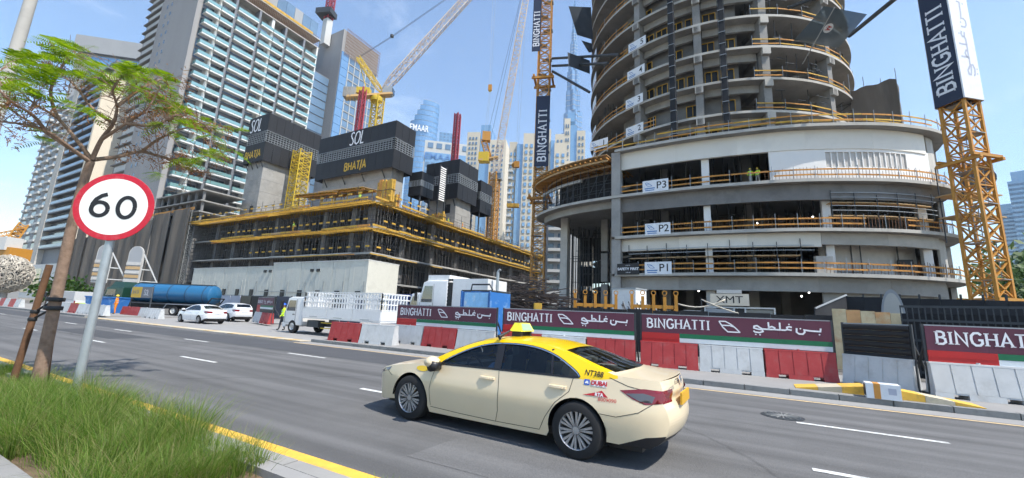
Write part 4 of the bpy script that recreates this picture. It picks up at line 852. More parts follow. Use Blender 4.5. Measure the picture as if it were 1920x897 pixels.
# left mast with its ties and banner
p = AD(1009, 480, 67.5); mc = thing('tower_crane_mast', 'orange lattice crane mast with navy banner left of the round block', 'crane mast', (p.x, p.y, 0), R(18), 'orange crane masts tied to the round block')
mast(mc, 2.1, 0, 84, M('steel_orange'), 3.0, .2, .10, 2)
for z in (21.2, 43.5):
    for s_ in (-1.6, 1.6): MB().bar((-2.0, s_, z), (2.0, s_, z), .35).build('collar_beam', M('steel_orange'), mc); MB().bar((s_, -2.0, z + .36), (s_, 2.0, z + .36), .35).build('collar_beam', M('steel_orange'), mc)
def banner(parent, x0, x1, y, z0, z1, colm, label_txt, h_, ar=False, lm='letter_white', sx=1.):
    MB().box((x0, y - .12, z0), (x1, y, z1)).build('banner_panel', M(colm), parent)
    W_ = x1 - x0; f = lambda a, b: (x0 + W_ * .5 + h_ * .5 - b, y - .13, z0 + (z1 - z0) * .06 + a); sign_text_vert(parent, h_, f, ar, lm, sx)
banner(mc, -1.0, 1.4, -1.35, AD(1018, 312, 66).z, AD(1018, 180, 66).z, 'navy', '', 1.4); banner(mc, -2.2, -.7, -1.45, AD(1006, 95, 66).z, AD(1006, 95, 66).z + 15, 'navy', '', 1.05)
ti = thing('crane_tie', 'dark steel tie struts from the left crane mast to the round tower', 'tie strut', (p.x, p.y, 43))
base = Vector((p.x, p.y, 43))
for a, b in ((AD(1036, 110, 66.5), AD(1160, 103, 53.5)), (AD(1036, 124, 66.5), AD(1140, 119, 54.5)), (AD(1036, 134, 66.5), AD(1105, 173, 58.5))): MB().tube([a - base, b - base], .22, 8).build('strut', M('steel_dark'), ti)
# right mast, seen corner on
F_ = Vector((17.4, 44.7)); th = R(30); u = Vector((.36, .933)).normalized(); pv = Vector((u.y, -u.x)); eL = -math.cos(th) * pv + math.sin(th) * u; eR = math.sin(th) * pv + math.cos(th) * u
cD = F_ + (eL + eR) * .8; rzD = math.atan2(-eL.y, -eL.x)
md = thing('tower_crane_mast', 'orange lattice crane mast with tall two-sided banner box at the right', 'crane mast', (cD.x, cD.y, 0), rzD, 'orange crane masts tied to the round block')
mast(md, 1.6, 0, 66, M('steel_orange'), 3.0, .2, .10, 2)
for z in (15.7, 4.2):
    for s_ in (-1.15, 1.15): MB().bar((-1.5, s_, z), (1.5, s_, z), .25).build('collar_beam', M('steel_orange'), md); MB().bar((s_, -1.5, z + .26), (s_, 1.5, z + .26), .25).build('collar_beam', M('steel_orange'), md)
zb0 = AD(1805, 183, 47.6).z; bw = .98
MB().box((-bw, -bw - .1, zb0), (bw, -bw, zb0 + 14.2)).build('banner_panel', M('navy'), md); MB().box((bw, -bw - .1, zb0), (bw + .1, bw, zb0 + 14.2)).build('banner_panel', M('board_white'), md); MB().box((-bw, bw, zb0), (bw, bw + .1, zb0 + 14.2)).build('banner_panel', M('navy'), md); MB().box((-bw - .1, -bw, zb0), (-bw, bw, zb0 + 14.2)).build('banner_panel', M('board_white'), md)
sign_text_vert(md, 1.2, lambda a, b: (.58 - b, -bw - .11, zb0 + .9 + a)); sign_text_vert(md, 1.2, lambda a, b: (bw + .11, .5 - b, zb0 + 2.0 + a), True, 'sign_grey', 1.45)
tj = thing('crane_tie', 'dark steel tie strut from the right crane mast to the round tower', 'tie strut', AD(1592, 68, 54)); b0 = Vector(tj.location); MB().tube([Vector((0, 0, 0)), AD(1735, -48, 47) - b0], .22, 8).build('strut', M('steel_dark'), tj); MB().tube([AD(1478, 15, 53) - b0, AD(1760, -90, 47) - b0], .2, 8).build('strut', M('steel_dark'), tj)
# luffing crane over the podium
pA = AD(703, 243, 106); ca = thing('luffing_crane', 'yellow luffing crane above the widest black screen with its jib raised to the right', 'crane', (pA.x, pA.y, 21.0), 0, 'luffing cranes over the podium'); bA = Vector(ca.location)
zt = AD(706, 186, 106).z - 21; mast(ca, 2.2, 0, zt - .5, M('steel_yellow'), 3, .26, .13, 2)
lo = lambda x, y, D=106: AD(x, y, D) - bA
c0 = lo(706, 186); MB().lathe([(0, -.8), (1.5, -.8), (1.6, -.2), (1.6, .3), (1.2, .7), (0, .7)], 20, c0).build('slewing_ring', M('steel_yellow'), ca)
a, b = lo(648, 184), lo(735, 178); MB().bar(a, b, 2.4, .5).build('machine_deck', M('steel_cream'), ca); 
for k, x in enumerate((650, 657, 664)): q = lo(x, 176); MB().obox(q, (1.0, 2.4, 2.6), R(30)).build('ballast_block', M('concrete'), ca)
q = lo(728, 172); MB().obox(q, (2.4, 1.8, 2.2), R(30)).build('cab', M('steel_grey'), ca); q = lo(734, 173); MB().obox(q, (1.2, 1.9, 1.4), R(30)).build('cab_window', M('glass_dark'), ca)
q = lo(682, 172); MB().obox(q, (3.4, 1.8, 1.6), R(30)).build('winch_house', M('steel_yellow'), ca)
boom(ca, lo(716, 174), lo(671, 108), 1.1, M('steel_yellow'), 8, .18, .1, .9, 'a_frame'); MB().tube([lo(671, 108), lo(690, 178)], .12, 6).build('back_stay', M('steel_yellow'), ca)
boom(ca, lo(716, 172), lo(935, -68), 1.9, M('steel_pale'), 44, .2, .1, .6)
for dx in (0, 3): MB().tube([lo(671 + dx, 108), lo(735 + dx, 68), lo(850 + dx, -12)], .05, 5).build('pendant_rope', M('steel_dark'), ca)
q = lo(735, 68); MB().lathe([(0, -.6), (.5, -.3), (.5, .3), (0, .6)], 10, q).build('rope_sheave', M('steel_dark'), ca)
# second luffing crane
pB = AD(922, 432, 121); cb = thing('luffing_crane', 'pale orange luffing crane with near vertical jib behind the cores', 'crane', (pB.x, pB.y, 21.0), 0, 'luffing cranes over the podium'); bB = Vector(cb.location); lo = lambda x, y, D=121: AD(x, y, D) - bB
zt = lo(925, 335).z; mast(cb, 2.4, 0, zt, M('steel_orange'), 3, .3, .16, 2); boom(cb, lo(925, 345), lo(998, -70), 2.1, M('steel_pale'), 46, .2, .11, .7)
MB().obox(lo(934, 330), (2.6, 2.2, 2.6), R(20)).build('cab', M('steel_grey'), cb); MB().obox(lo(936, 331), (1.4, 2.4, 1.6), R(20)).build('cab_window', M('glass_dark'), cb); MB().obox(lo(908, 296), (3.2, 2.6, 3.0), R(20)).build('winch_house', M('steel_yellow'), cb)
MB().bar(lo(898, 302), lo(934, 296), 2.4, .5).build('machine_deck', M('steel_cream'), cb)
boom(cb, lo(918, 300), lo(906, 262), 1.6, M('steel_orange'), 6, .2, .12, .9, 'a_frame')
for dx in (0, 8): MB().tube([lo(912 + dx, 262), lo(990, -60)], .05, 5).build('pendant_rope', M('steel_dark'), cb)
MB().obox(lo(912, 257), (2.6, 2.0, 3.0), R(35)).build('counterweight', M('steel_orange'), cb)
hk = thing('crane_hook', 'orange hook block hanging on ropes left of the steep crane jib', 'hook block', AD(919, 165, 118)); bh = Vector(hk.location)
MB().obox((0, 0, 0), (1.1, .8, 1.9), R(20)).build('block', M('steel_orange'), hk); MB().lathe([(0, -1.5), (.35, -1.3), (.3, -1.0), (.12, -.9)], 10).build('hook', M('steel_yellow'), hk)
for dx in (-2.5, 2.5): MB().tube([(dx * .1, 0, .9), AD(927 + dx, -20, 118) - bh], .04, 5).build('hoist_rope', M('steel_grey'), hk)
for dx in (-2, 2): MB().tube([(dx * .08, 0, -1.2), AD(911 + dx, 247, 118) - bh], .04, 5).build('sling', M('steel_grey'), hk)
# hook and load right of that crane
hk = thing('crane_load', 'bundle of timber slung from thin crane ropes beside the blue striped tower', 'crane load', AD(962, 386, 100)); bh = Vector(hk.location); MB().obox((0, 0, 0), (3.0, 1.4, .9), R(20)).build('timber_bundle', M('timber_yellow'), hk)
q = AD(969, 309, 100) - bh; MB().obox(q, (1.3, 1.0, 1.6), R(20)).build('hook_block', M('steel_orange'), hk); MB().lathe([(0, -.9), (.6, -.4), (.7, .2), (.3, .7), (0, .9)], 12, q + Vector((-.8, 0, 0))).build('hook_ball', M('steel_orange'), hk)
for dx in (-8, 8): MB().tube([Vector((dx * .15, 0, .4)), q - Vector((0, 0, .8))], .035, 5).build('sling', M('steel_grey'), hk)
for dx in (-2, 2): MB().tube([q + Vector((dx * .1, 0, .8)), AD(985 + dx * 2, -30, 100) - bh], .035, 5).build('hoist_rope', M('steel_grey'), hk)
# red placing boom masts
for i, (x0, y0, x1, y1, D, lab) in enumerate(((672, 243, 681, 163, 97, 'red boom mast standing behind the widest black screen'), (852, 297, 860, 213, 97, 'red boom mast rising from the unlettered black screen'))):
    p = AD(x0, y0, D); q = AD(x1, y1, D); t = thing('boom_mast', lab, 'boom mast', (p.x, p.y, p.z - 4), 0, 'red concrete boom masts'); h = q.z - p.z + 4; 
    me = lattice_mesh('mast_section', 1.1, 2.0, M('steel_red'), .2, .12, 2)
    for k in range(int(h / 2)): link('mast_section', me, t, (0, 0, 2 * k))
    MB().tube([(0, 0, 0), (0, 0, h)], .25, 10).build('inner_pipe', M('steel_red'), t); MB().tube([(.9, .2, 0), (.9, .2, h * .94)], .16, 8).build('delivery_pipe', M('steel_red'), t)
# ------------------------------------------------------------------ balcony tower
mat('balcony_white', (.66, .66, .64), .7, var=.06, vscale=.3, stain=(.5, .5, .49), stain_s=.3, stain_amt=.3); mat('fin_grey', (.16, .17, .19), .6, var=.1); mat('far_white', (.52, .52, .50), .7, var=.05, vscale=.1); mat('far_cream', (.58, .52, .42), .8, var=.06, vscale=.1); mat('far_grey', (.30, .31, .32), .8, var=.08, vscale=.1); mat('cream_wall', (.66, .58, .46), .8, var=.07, vscale=.1)
mat('glass_far', (.13, .21, .31), .25, var=.2, vscale=.12, spec=.8); mat('glass_window', (.05, .075, .10), .12, var=.3, vscale=.3, spec=.9)
flat('curtain_grey', (.20, .20, .195), .5)
TX = -140.; FH = 3.49
YB = [AX(px, py, TX).y for px, py in ((352, 90), (423, 107), (467, 133), (520, 143), (556, 155), (583, 160))]
T1 = thing('balcony_tower', 'tall grey tower with rows of white balconies and teal glass rails', 'building', (TX, 67, 0)); T1o = Vector(T1.location)
def tp(mb, name, m, smooth=False): o = mb.build(name, m, T1, smooth); o.location = -T1o; return o
zt = 101.0; xg = AY(307, 0, YB[0]).x
tp(MB().box((xg, YB[0], 0), (TX - 1.8, YB[-1], zt)), 'main_block', M('concrete_gable'))
tp(MB().box((TX - 1.8, YB[0], 0), (TX + .2, YB[0] + 1.2, zt + 6)), 'end_wall', M('concrete_gable')); tp(MB().box((xg, YB[0] + .2, zt), (TX - 2.2, YB[0] + 6, zt + 8)), 'stair_core', M('concrete_gable'))
z0 = AX(436, 97, TX).z; z0 -= FH * math.floor((z0 - 22) / FH)
NF = int((zt - z0) / FH)
def unit(y0, y1, tag_):
    L_ = y1 - y0; b = MB(); b.box((-.3, .1, -.25), (1.9, L_ - .1, .0)); b.box((1.7, .1, -.42), (1.92, L_ - .1, -.25)); sl = b.mesh('balcony', M('balcony_white'))
    g = MB(); g.box((1.80, .12, .10), (1.84, L_ - .12, 1.12)); g.box((.0, L_ - .16, .10), (1.8, L_ - .12, 1.12)); g.box((.0, .12, .10), (1.8, .16, 1.12)); gl = g.mesh('glass_rail', M('glass_teal'))
    w_ = MB(); w_.box((-.02, .3, .02), (.02, L_ - .3, 2.75)); wi = [w_.mesh('window', M(q)) for q in ('glass_window', 'glass_window', 'curtain_grey', 'glass_far')]
    fr = MB(); n = 4
    for i in range(n + 1): y = .3 + (L_ - .6) * i / n; fr.box((.0, y - .04, .02), (.06, y + .04, 2.75))
    fr = fr.mesh('window_frame', M('fin_grey')); return sl, gl, wi, fr, y0
U = []
def split(a, b, n):
    for i in range(n): U.append(unit(a + .35 + (b - a - .7) * i / n, a + .35 + (b - a - .7) * (i + 1) / n, i))
split(YB[0] + 1.4, YB[1], 2); split(YB[1], YB[2], 1); split(YB[2], YB[3], 2); split(YB[3], YB[4], 1); split(YB[4], YB[5], 1)
for k in range(NF):
    z = z0 + FH * k
    for sl, gl, wi, fr, y0 in U:
        bo = link('balcony', sl, T1, Vector((TX, y0, z)) - T1o); link('glass_rail', gl, bo)
        if random.random() < .94: wo_ = link('window', random.choice(wi), T1, Vector((TX - 1.72, y0, z)) - T1o); link('frame', fr, wo_)
for y in YB[1:-1]: tp(MB().box((TX - 1.8, y - .35, 0), (TX + 1.1, y + .35, zt)), 'fin', M('fin_grey'))
for a, b in ((YB[0] + 1.4, YB[1]), (YB[2], YB[3])): y = (a + b) / 2; tp(MB().box((TX - 1.8, y - .45, 0), (TX + .9, y + .45, zt)), 'party_wall', M('balcony_white'))
tp(MB().box((TX - 1.8, YB[-1] - .5, 0), (TX + 1.2, YB[-1], zt)), 'fin', M('balcony_white'))
# top floors with scaffold and wind screen
for k, z in enumerate((zt, zt + 3.6)): tp(MB().box((xg + 1, YB[0] + 1.2, z), (TX + 1.2, YB[-1] + .5, z + .35)), 'roof_slab', M('concrete_light'))
sc = MB()
for i in range(60):
    y = YB[0] + 1.5 + i * (YB[-1] - YB[0] - 2) / 59; sc.bar((TX + .9, y, zt + .3), (TX + .9, y, zt + 4.8), .08)
for z in (1.0, 1.9, 2.8, 4.6): sc.bar((TX + 1, YB[0] + 1, zt + z), (TX + 1, YB[-1], zt + z), .07)
stuff(tp(sc, 'roof_scaffold', M('rust')))
tp(MB().box((TX + 1.0, YB[1], zt + 4.0), (TX + 1.3, YB[-1] - 3, zt + 4.9)), 'yellow_band', M('timber_yellow'))
n = 9; sy = (YB[-1] - YB[1]) / n
for i in range(n): tp(MB().box((TX - 1.0, YB[1] + i * sy + .05, zt + 5.2), (TX - .8, YB[1] + (i + 1) * sy - .05, zt + 11.5)), 'wind_screen', M('glass_far' if i % 3 else 'far_grey'))
# paired slot windows in the gable
for k in range(26):
    z = z0 + FH * k + 1
    for px in (.18, .30):
        x = xg + (TX - xg) * px; tp(MB().box((x - .5, YB[0] - .03, z), (x + .5, YB[0] + .05, z + 1.3)), 'slot_window', M('glass_window'))
# open stair wing at the left of the gable
wx0 = AY(257, 130, YB[0] + 4).x
tp(MB().box((wx0, YB[0] + 4, 0), (xg - .01, YB[0] + 14, zt + 6)), 'stair_wing', M('fin_grey'))
for k in range(30):
    z = z0 + FH * k
    tp(MB().box((wx0 - .9, YB[0] + 3.2, z - .2), (xg - .02, YB[0] + 4.6, z + .15)), 'landing_slab', M('concrete_dark')); tp(MB().box((wx0 + 1.0, YB[0] + 3.9, z + .8), (xg - 1.0, YB[0] + 3.98, z + 2.8)), 'stair_window', M('far_white'))
# ------------------------------------------------------------------ second tower with bare side wall
T2X = -140.; c2 = AX(647, 54, T2X); y2 = AX(712, 95, T2X).y; x2 = AY(596, 95, c2.y).x
T2 = thing('glazed_tower', 'bare concrete sided tower with blue glazed front behind the yellow crane', 'building', (T2X, c2.y, 0)); o2 = Vector(T2.location)
def t2(mb, n, m): o = mb.build(n, m, T2); o.location = -o2; return o
t2(MB().box((x2, c2.y, 0), (T2X - .4, y2, c2.z)), 'main_block', M('concrete_gable'))
n2 = 30
for k in range(n2):
    z = c2.z - 14 - 3.6 * k
    if z < 22: break
    t2(MB().box((T2X - .4, c2.y + .1, z + .06), (T2X + .15, c2.y + 3.6, z + 3.54)), 'corner_glass', M('glass_blue'))
    for i in range(5):
        ya = c2.y + 4.0 + (y2 - c2.y - 4.2) * i / 5; yb = c2.y + 4.0 + (y2 - c2.y - 4.2) * (i + 1) / 5; w_ = t2(MB().box((T2X - .4, ya + .2, z + .5), (T2X - .1, yb - .2, z + 3.1)), 'window', M('glass_far')); 
    t2(MB().box((T2X - .4, c2.y + 3.7, z - .2), (T2X + .0, y2, z + .35)), 'spandrel', M('far_grey'))
for i in range(6): ya = c2.y + 4.0 + (y2 - c2.y - 4.2) * i / 5; t2(MB().box((T2X - .4, ya - .15, 20), (T2X + .08, ya + .15, c2.z - 10)), 'mullion', M('far_white'))
sc = MB()
for i in range(30): y = c2.y + 1 + i * (y2 - c2.y - 1) / 29; sc.bar((T2X + .5, y, c2.z - 12), (T2X + .5, y, c2.z + .8), .1)
for k in range(9): sc.bar((T2X + .5, c2.y + 1, c2.z - 11 + k * 1.4), (T2X + .5, y2 + .5, c2.z - 11 + k * 1.4), .1)
stuff(t2(sc, 'scaffold', M('rust')))
for k in range(12):
    for i in range(6): pass
t2(MB().box((T2X - 8, c2.y - 9.5, 0), (T2X - 6, c2.y - .05, c2.z - 22)), 'link_block', M('fin_grey'))
for k in range(26):
    z = 24 + k * 3.6
    if z < c2.z - 24: t2(MB().box((T2X - 6, c2.y - 9.3, z), (T2X - 5.8, c2.y - .2, z + 3.1)), 'window', M('glass_far'))
# crane on its roof
p = AD(612, 62, 178); cr = thing('rooftop_crane', 'red and white crane mast on the roof between the two grey towers', 'crane', p, 0); lo = lambda x, y: AD(x, y, 178) - p
me = lattice_mesh('mast_section', 2.4, 3, M('steel_red'), .4, .22, 1)
MB().box((-1.4, -1.4, -6), (1.4, 1.4, lo(614, 38).z)).build('climbing_frame', M('far_white'), cr)
for k in range(12): link('mast_section', me, cr, (0, 0, lo(614, 38).z + 3 * k))
MB().obox(lo(612, 26), (7, 5, 2.5), R(20)).build('working_platform', M('steel_dark'), cr)
# ------------------------------------------------------------------ far left tower with cream wall
FX = -200.; cF = AX(128, 430, FX); yF = cF.y
FT = thing('cream_sided_tower', 'far left residential tower with cream blank side and recessed balconies', 'building', (FX, yF, 0)); oF = Vector(FT.location)
def ft(mb, n, m): o = mb.build(n, m, FT); o.location = -oF; return o
xl = AY(24, 440, yF).x; zF = 90.; zF2 = 84
ft(MB().box((FX - 1.5, yF, 0), (FX, yF + 16, AX(205, 140, FX).z)), 'cream_side_wall', M('cream_wall')); xm = AY(72, 440, yF).x
ft(MB().box((xm, yF + 2, 0), (FX - 1.51, yF + 16, zF)), 'dark_block', M('fin_grey')); ft(MB().box((xl, yF + 1, 0), (xm - .01, yF + 16, zF2)), 'pale_block', M('far_grey')); ft(MB().box((xm - 3.4, yF + .2, 0), (xm + 2.6, yF + 2.2, zF2 + 3)), 'pier', M('concrete_light'))
ft(MB().box((xl - 4, yF + 14, 0), (xl - .02, yF + 22, zF2 - 14)), 'rear_block', M('far_grey'))
for k in range(21):
    z = 18 + 3.4 * k
    if z < zF - 3:
        b = ft(MB().box((xm + 2.8, yF + .3, z), (FX - 2.2, yF + 2.0, z + .35)), 'balcony', M('fin_grey')); g = MB().box((xm + 2.8, yF + .3, z + .4), (FX - 2.2, yF + .4, z + 1.4)).build('glass_rail', M('glass_far'), b)
        ft(MB().box((xm + 3.2, yF + 1.9, z + .4), (FX - 2.6, yF + 2.02, z + 2.9)), 'window', M('glass_window'))
    if z < zF2 - 3:
        n = 3; s_ = (xm - 3.6 - xl) / n
        for i in range(n):
            ft(MB().box((xl + i * s_ + s_ * .32, yF + .98, z + .5), (xl + (i + 1) * s_ - s_ * .14, yF + 1.05, z + 2.9)), 'window', M('glass_window')); ft(MB().box((xl + i * s_ + s_ * .3, yF - .1, z), (xl + (i + 1) * s_ - s_ * .12, yF + 1.0, z + .9)), 'balcony', M('far_white'))
ft(MB().box((xl - 1, yF - .5, 0), (FX + .4, yF + 1.5, 12)), 'base_block', M('far_white'))
for i in range(6):
    x = xl + 2 + i * (FX - xl - 4) / 6; ft(MB().box((x, yF - .58, 2), (x + (FX - xl - 4) / 6 - 2, yF - .5, 10.5)), 'base_window', M('glass_window'))
# grey glass topped block behind
pa = AD(172, 74, 262); GB = thing('glass_topped_block', 'grey block with blue glass top storeys behind the cream wall', 'building', (pa.x, pa.y, 0), R(40)); w_ = 40; h_ = pa.z
MB().box((-4, 0, 0), (w_, 30, h_)).build('main_block', M('far_grey'), GB)
for i in range(10):
    for k in range(4): MB().box((2 + i * 3.4, -.3, h_ - 8 - 4 * (k + 1)), (2 + i * 3.4 + 3.2, 0, h_ - 8 - 4 * k - .2)).build('glass_pane', M('glass_blue'), GB)
MB().box((-5, -1.6, h_ - 7.4), (w_ + 1, -.1, h_ + .6)).build('roof_fascia', M('far_grey'), GB); 
# ------------------------------------------------------------------ skyline
def windowed(t, x0, x1, y, z0, z1, cols, rows, m, fill=.6, fz=.55, par=None, name='window', dep=.3):
    cw, ch = (x1 - x0) / cols, (z1 - z0) / rows; me = MB().box((0, -dep, 0), (cw * fill, .01, ch * fz)).mesh(name, m)
    for i in range(cols):
        for k in range(rows): link(name, me, t, (x0 + (i + .5 - fill / 2) * cw, y, z0 + (k + .3) * ch))
def pw(px0, px1, py, D):
    a, b = AD(px0, py, D), AD(px1, py, D); c = (a + b) / 2; rz = math.atan2((b - a).y, (b - a).x); return c, (Vector((b.x, b.y)) - Vector((a.x, a.y))).length, rz
# curved blue office tower
c, W_, rz = pw(768, 821, 240, 420); zt_ = AD(795, 195, 420).z
t = thing('curved_glass_tower', 'curved blue glass office tower with white letters far behind the cranes', 'building', (c.x, c.y, 0), rz); nfl = 38; prev = None
def cur(i, n=16): a = PI * (-.5 + 1.0 * i / n); return (W_ * .5 * math.sin(a), -W_ * .32 * math.cos(a))
for k in range(nfl):
    z = zt_ * (k) / nfl; z1 = zt_ * (k + 1) / nfl; top = k >= nfl - 5
    pts = [cur(i) for i in range(17)] + [(W_ * .5, W_ * .4), (-W_ * .5, W_ * .4)]
    if top: pts = [(x, y) for x, y in pts if x > -W_ * .5 + (k - nfl + 5) * W_ * .10]
    MB().prism(pts, z + .25, z1 - .25).build('storey', M('glass_blue'), t); MB().prism([(x * .985, y * .985) for x, y in pts], z1 - .25, z1 + .25).build('floor_band', M('far_grey'), t)
m_ = MB(); font_mesh('EMAAR', 10, lambda x, y: (-W_ * .16 + x * .6, -W_ * .33 - 1.5, zt_ - 34 + y), m_, .1); m_.build('lettering', M('letter_white'), t)
for k in range(9): MB().box((W_ * .18, -W_ * .33, zt_ - 50 - k * 6.5), (W_ * .34, -W_ * .24, zt_ - 48.6 - k * 6.5)).build('balcony', M('far_white'), t)
# low white block with blue lettering
c, W_, rz = pw(795, 882, 290, 300); zt_ = AD(840, 268, 300).z; t = thing('white_office_block', 'white office block with blue band and lettering left of the second red mast', 'building', (c.x, c.y, 0), rz)
MB().box((-W_ / 2, 0, 0), (W_ / 2, 25, zt_)).build('main_block', M('far_white'), t); windowed(t, -W_ / 2 + 1, W_ / 2 - 1, 0, zt_ - 8, zt_ - 1, 5, 1, M('glass_far'), .62, .6); MB().box((-W_ / 2 + 1, -.4, zt_ - 40), (W_ / 2 - 1, .0, zt_ - 9.5)).build('blue_band', M('glass_sky'), t); windowed(t, -W_ / 2 + 1, W_ / 2 - 1, -.42, zt_ - 60, zt_ - 17, 8, 7, M('glass_far'), .7, .6)
m_ = MB(); font_mesh('EMAAR', 6.5, lambda x, y: (-W_ * .14 + x * 1.2, -.85, zt_ - 13 + y), m_, .1); m_.build('lettering', M('blue_text'), t)
c, W_, rz = pw(823, 850, 262, 520); zt_ = AD(835, 249, 520).z; t = thing('blue_slab_tower', 'pale blue tower just above the white office block', 'building', (c.x, c.y, 0), rz); MB().box((-W_ / 2, 0, 0), (W_ / 2, 25, zt_)).build('main_block', M('glass_sky'), t); windowed(t, -W_ / 2, W_ / 2, 0, zt_ - 60, zt_, 4, 14, M('glass_far'))
# beige tower behind the steep crane
c, W_, rz = pw(872, 948, 300, 260); t = thing('beige_apartment_tower', 'beige apartment tower with blue strips behind the steep crane', 'building', (c.x, c.y, 0), rz + R(-12))
for x0, x1, py, m_ in ((-.5, -.18, 247, 'far_cream'), (-.17, .08, 232, 'glass_sky'), (.09, .5, 262, 'far_cream')):
    z = AD(900, py, 260).z; MB().box((W_ * x0, 1.5 if 'glass' in m_ else 0, 0), (W_ * x1, 20, z)).build('tower_bay', M(m_), t)
    if m_ == 'far_cream': windowed(t, W_ * x0 + 1, W_ * x1 - 1, 0, 20, z - 3, 3, 28, M('glass_far'), .5, .5)
MB().box((W_ * .5, .1, 0), (W_ * .5 + .3, 20, 60)).build('side_fin', M('far_cream'), t)
# cream tower with blue strips
t = thing('cream_blue_tower', 'cream apartment tower with tall blue glass strips behind the left crane mast', 'building', (AD(1000, 400, 180).x, AD(1000, 400, 180).y, 0), 0); ob = Vector(t.location); tops = {}
rzz = pw(955, 1095, 300, 180)[2]; mr = Matrix.Rotation(rzz, 3, 'Z'); t.rotation_euler = (0, 0, rzz)
def lx(px, py=300): q = mr.transposed() @ (AD(px, py, 180) - ob); return q.x
def cb(px0, px1, py, m_, y0=0, d_=22, nm='tower_bay'):
    z = AD((px0 + px1) / 2, py, 180).z; return MB().box((lx(px0), y0, 0), (lx(px1), d_, z)).build(nm, M(m_), t), z
for px0, px1, py, m_, y0 in ((953, 968, 262, 'far_cream', 2), (968, 980, 268, 'glass_sky', 1.0), (980, 1002, 250, 'far_cream', 0), (1002, 1032, 240, 'far_cream', 1.5), (1032, 1039, 262, 'glass_sky', 1), (1039, 1062, 268, 'far_cream', 0), (1062, 1078, 300, 'far_cream', 1.2)):
    o, z = cb(px0, px1, py, m_, y0); a, b = lx(px0), lx(px1)
    if m_ == 'far_cream':
        windowed(t, a + .3, b - .3, y0, 12, z - 5, 2, 22, M('glass_sky'), .5, .55)
        if px0 in (953, 1002):
            for k in range(18): MB().box((a + .2, y0 - 1.6, 10 + k * 3.6), (a + (b - a) * .6, y0 - .05, 10.9 + k * 3.6)).build('balcony', M('far_white'), t)
c, W_, rz = pw(1040, 1097, 300, 230); zt_ = AD(1066, 240, 230).z; t = thing('stepped_cream_tower', 'stepped cream and blue tower in front of the slender spire', 'building', (c.x, c.y, 0), rz)
for x0, x1, dz, m_ in ((-.5, -.2, -4, 'far_cream'), (-.2, 0, 6, 'far_cream'), (0, .22, 2, 'glass_sky'), (.22, .5, -2, 'far_cream')):
    MB().box((W_ * x0, 0 if 'cream' in m_ else .8, 0), (W_ * x1, 18, zt_ + dz)).build('tower_bay', M(m_), t)
    if 'cream' in m_: windowed(t, W_ * x0 + .5, W_ * x1 - .5, 0, 10, zt_ + dz - 3, 2, 24, M('glass_far'), .5, .5)
MB().box((-W_ * .1, 4, zt_ + 6), (W_ * .14, 12, zt_ + 12)).build('roof_lantern', M('glass_sky'), t)
# grey apartment wing low between the buildings
c, W_, rz = pw(1020, 1112, 480, 130); zt_ = 40; t = thing('striped_apartment_block', 'pale apartment block with white fins seen under the wing of the round block', 'building', (c.x, c.y, 0), rz)
MB().box((-W_ / 2, 0, 0), (-W_ * .05, 12, zt_)).build('left_bay', M('far_grey'), t); MB().box((-W_ * .05, .6, 0), (W_ * .2, 12, zt_)).build('fin_bay', M('concrete_light'), t); MB().box((W_ * .2, 0, 0), (W_ / 2, 12, zt_)).build('right_bay', M('far_cream'), t)
for i in range(6): MB().box((-W_ * .04 + i * W_ * .04, -.2, 0), (-W_ * .04 + i * W_ * .04 + .35, .6, zt_)).build('fin', M('far_white'), t)
windowed(t, -W_ / 2 + .5, -W_ * .06, 0, 2, zt_ - 1, 2, 11, M('glass_window'), .6, .5); windowed(t, W_ * .22, W_ / 2 - .3, 0, 2, zt_ - 1, 3, 11, M('glass_window'), .45, .5)
for k in range(11): MB().box((-W_ * .42, -1.2, 2 + k * 3.4), (-W_ * .12, -.02, 2.9 + k * 3.4)).build('balcony', M('far_white'), t)
# slender super tall spire
c = AD(1074, 200, 1020); t = thing('super_tall_spire', 'slender blue super tall tower tapering to a spire in the haze', 'building', (c.x, c.y, 0), R(20))
tiers = [(0, 48), (180, 42), (300, 36), (400, 30), (480, 25), (540, 21), (600, 17.5), (660, 14), (710, 10.5), (750, 7.5), (785, 5), (825, 3), (875, 1.6), (925, 1.0)]
for i in range(len(tiers) - 1):
    z0_, r0 = tiers[i]; z1_ = tiers[i + 1][0]; pts = []
    for j in range(36): a = 2 * PI * j / 36; pts.append((r0 * (.72 + .28 * math.cos(3 * (a + .3 * i)) ** 2) * math.cos(a), r0 * (.72 + .28 * math.cos(3 * (a + .3 * i)) ** 2) * math.sin(a)))
    MB().prism(pts, z0_, z1_).build('tier', M('glass_blue'), t)
    for q in range(4): MB().prism([(x * 1.03, y * 1.03) for x, y in pts], z0_ + (z1_ - z0_) * q / 4, z0_ + (z1_ - z0_) * q / 4 + 1.5).build('band', M('far_grey'), t)
# hazy glass towers at the right
for px0, px1, py, D, lab in ((1872, 1899, 382, 520, 'hazy blue glass tower left of the taller one at the right edge'), (1899, 1945, 318, 500, 'taller hazy blue glass tower cut by the right edge')):
    c, W_, rz = pw(px0, px1, 400, D); zt_ = AD((px0 + px1) / 2, py, D).z; t = thing('hazy_glass_tower', lab, 'building', (c.x, c.y, 0), rz, 'hazy glass towers at the right')
    MB().box((-W_ / 2, 0, 0), (W_ / 2, 25, zt_ * .94)).build('main_block', M('glass_sky'), t); MB().box((-W_ * .3, 2, zt_ * .94), (W_ / 2, 24, zt_)).build('crown_block', M('glass_sky'), t); windowed(t, -W_ / 2, W_ / 2, 0, 3, zt_ * .93, 6, 32, M('glass_far'), .9, .45)
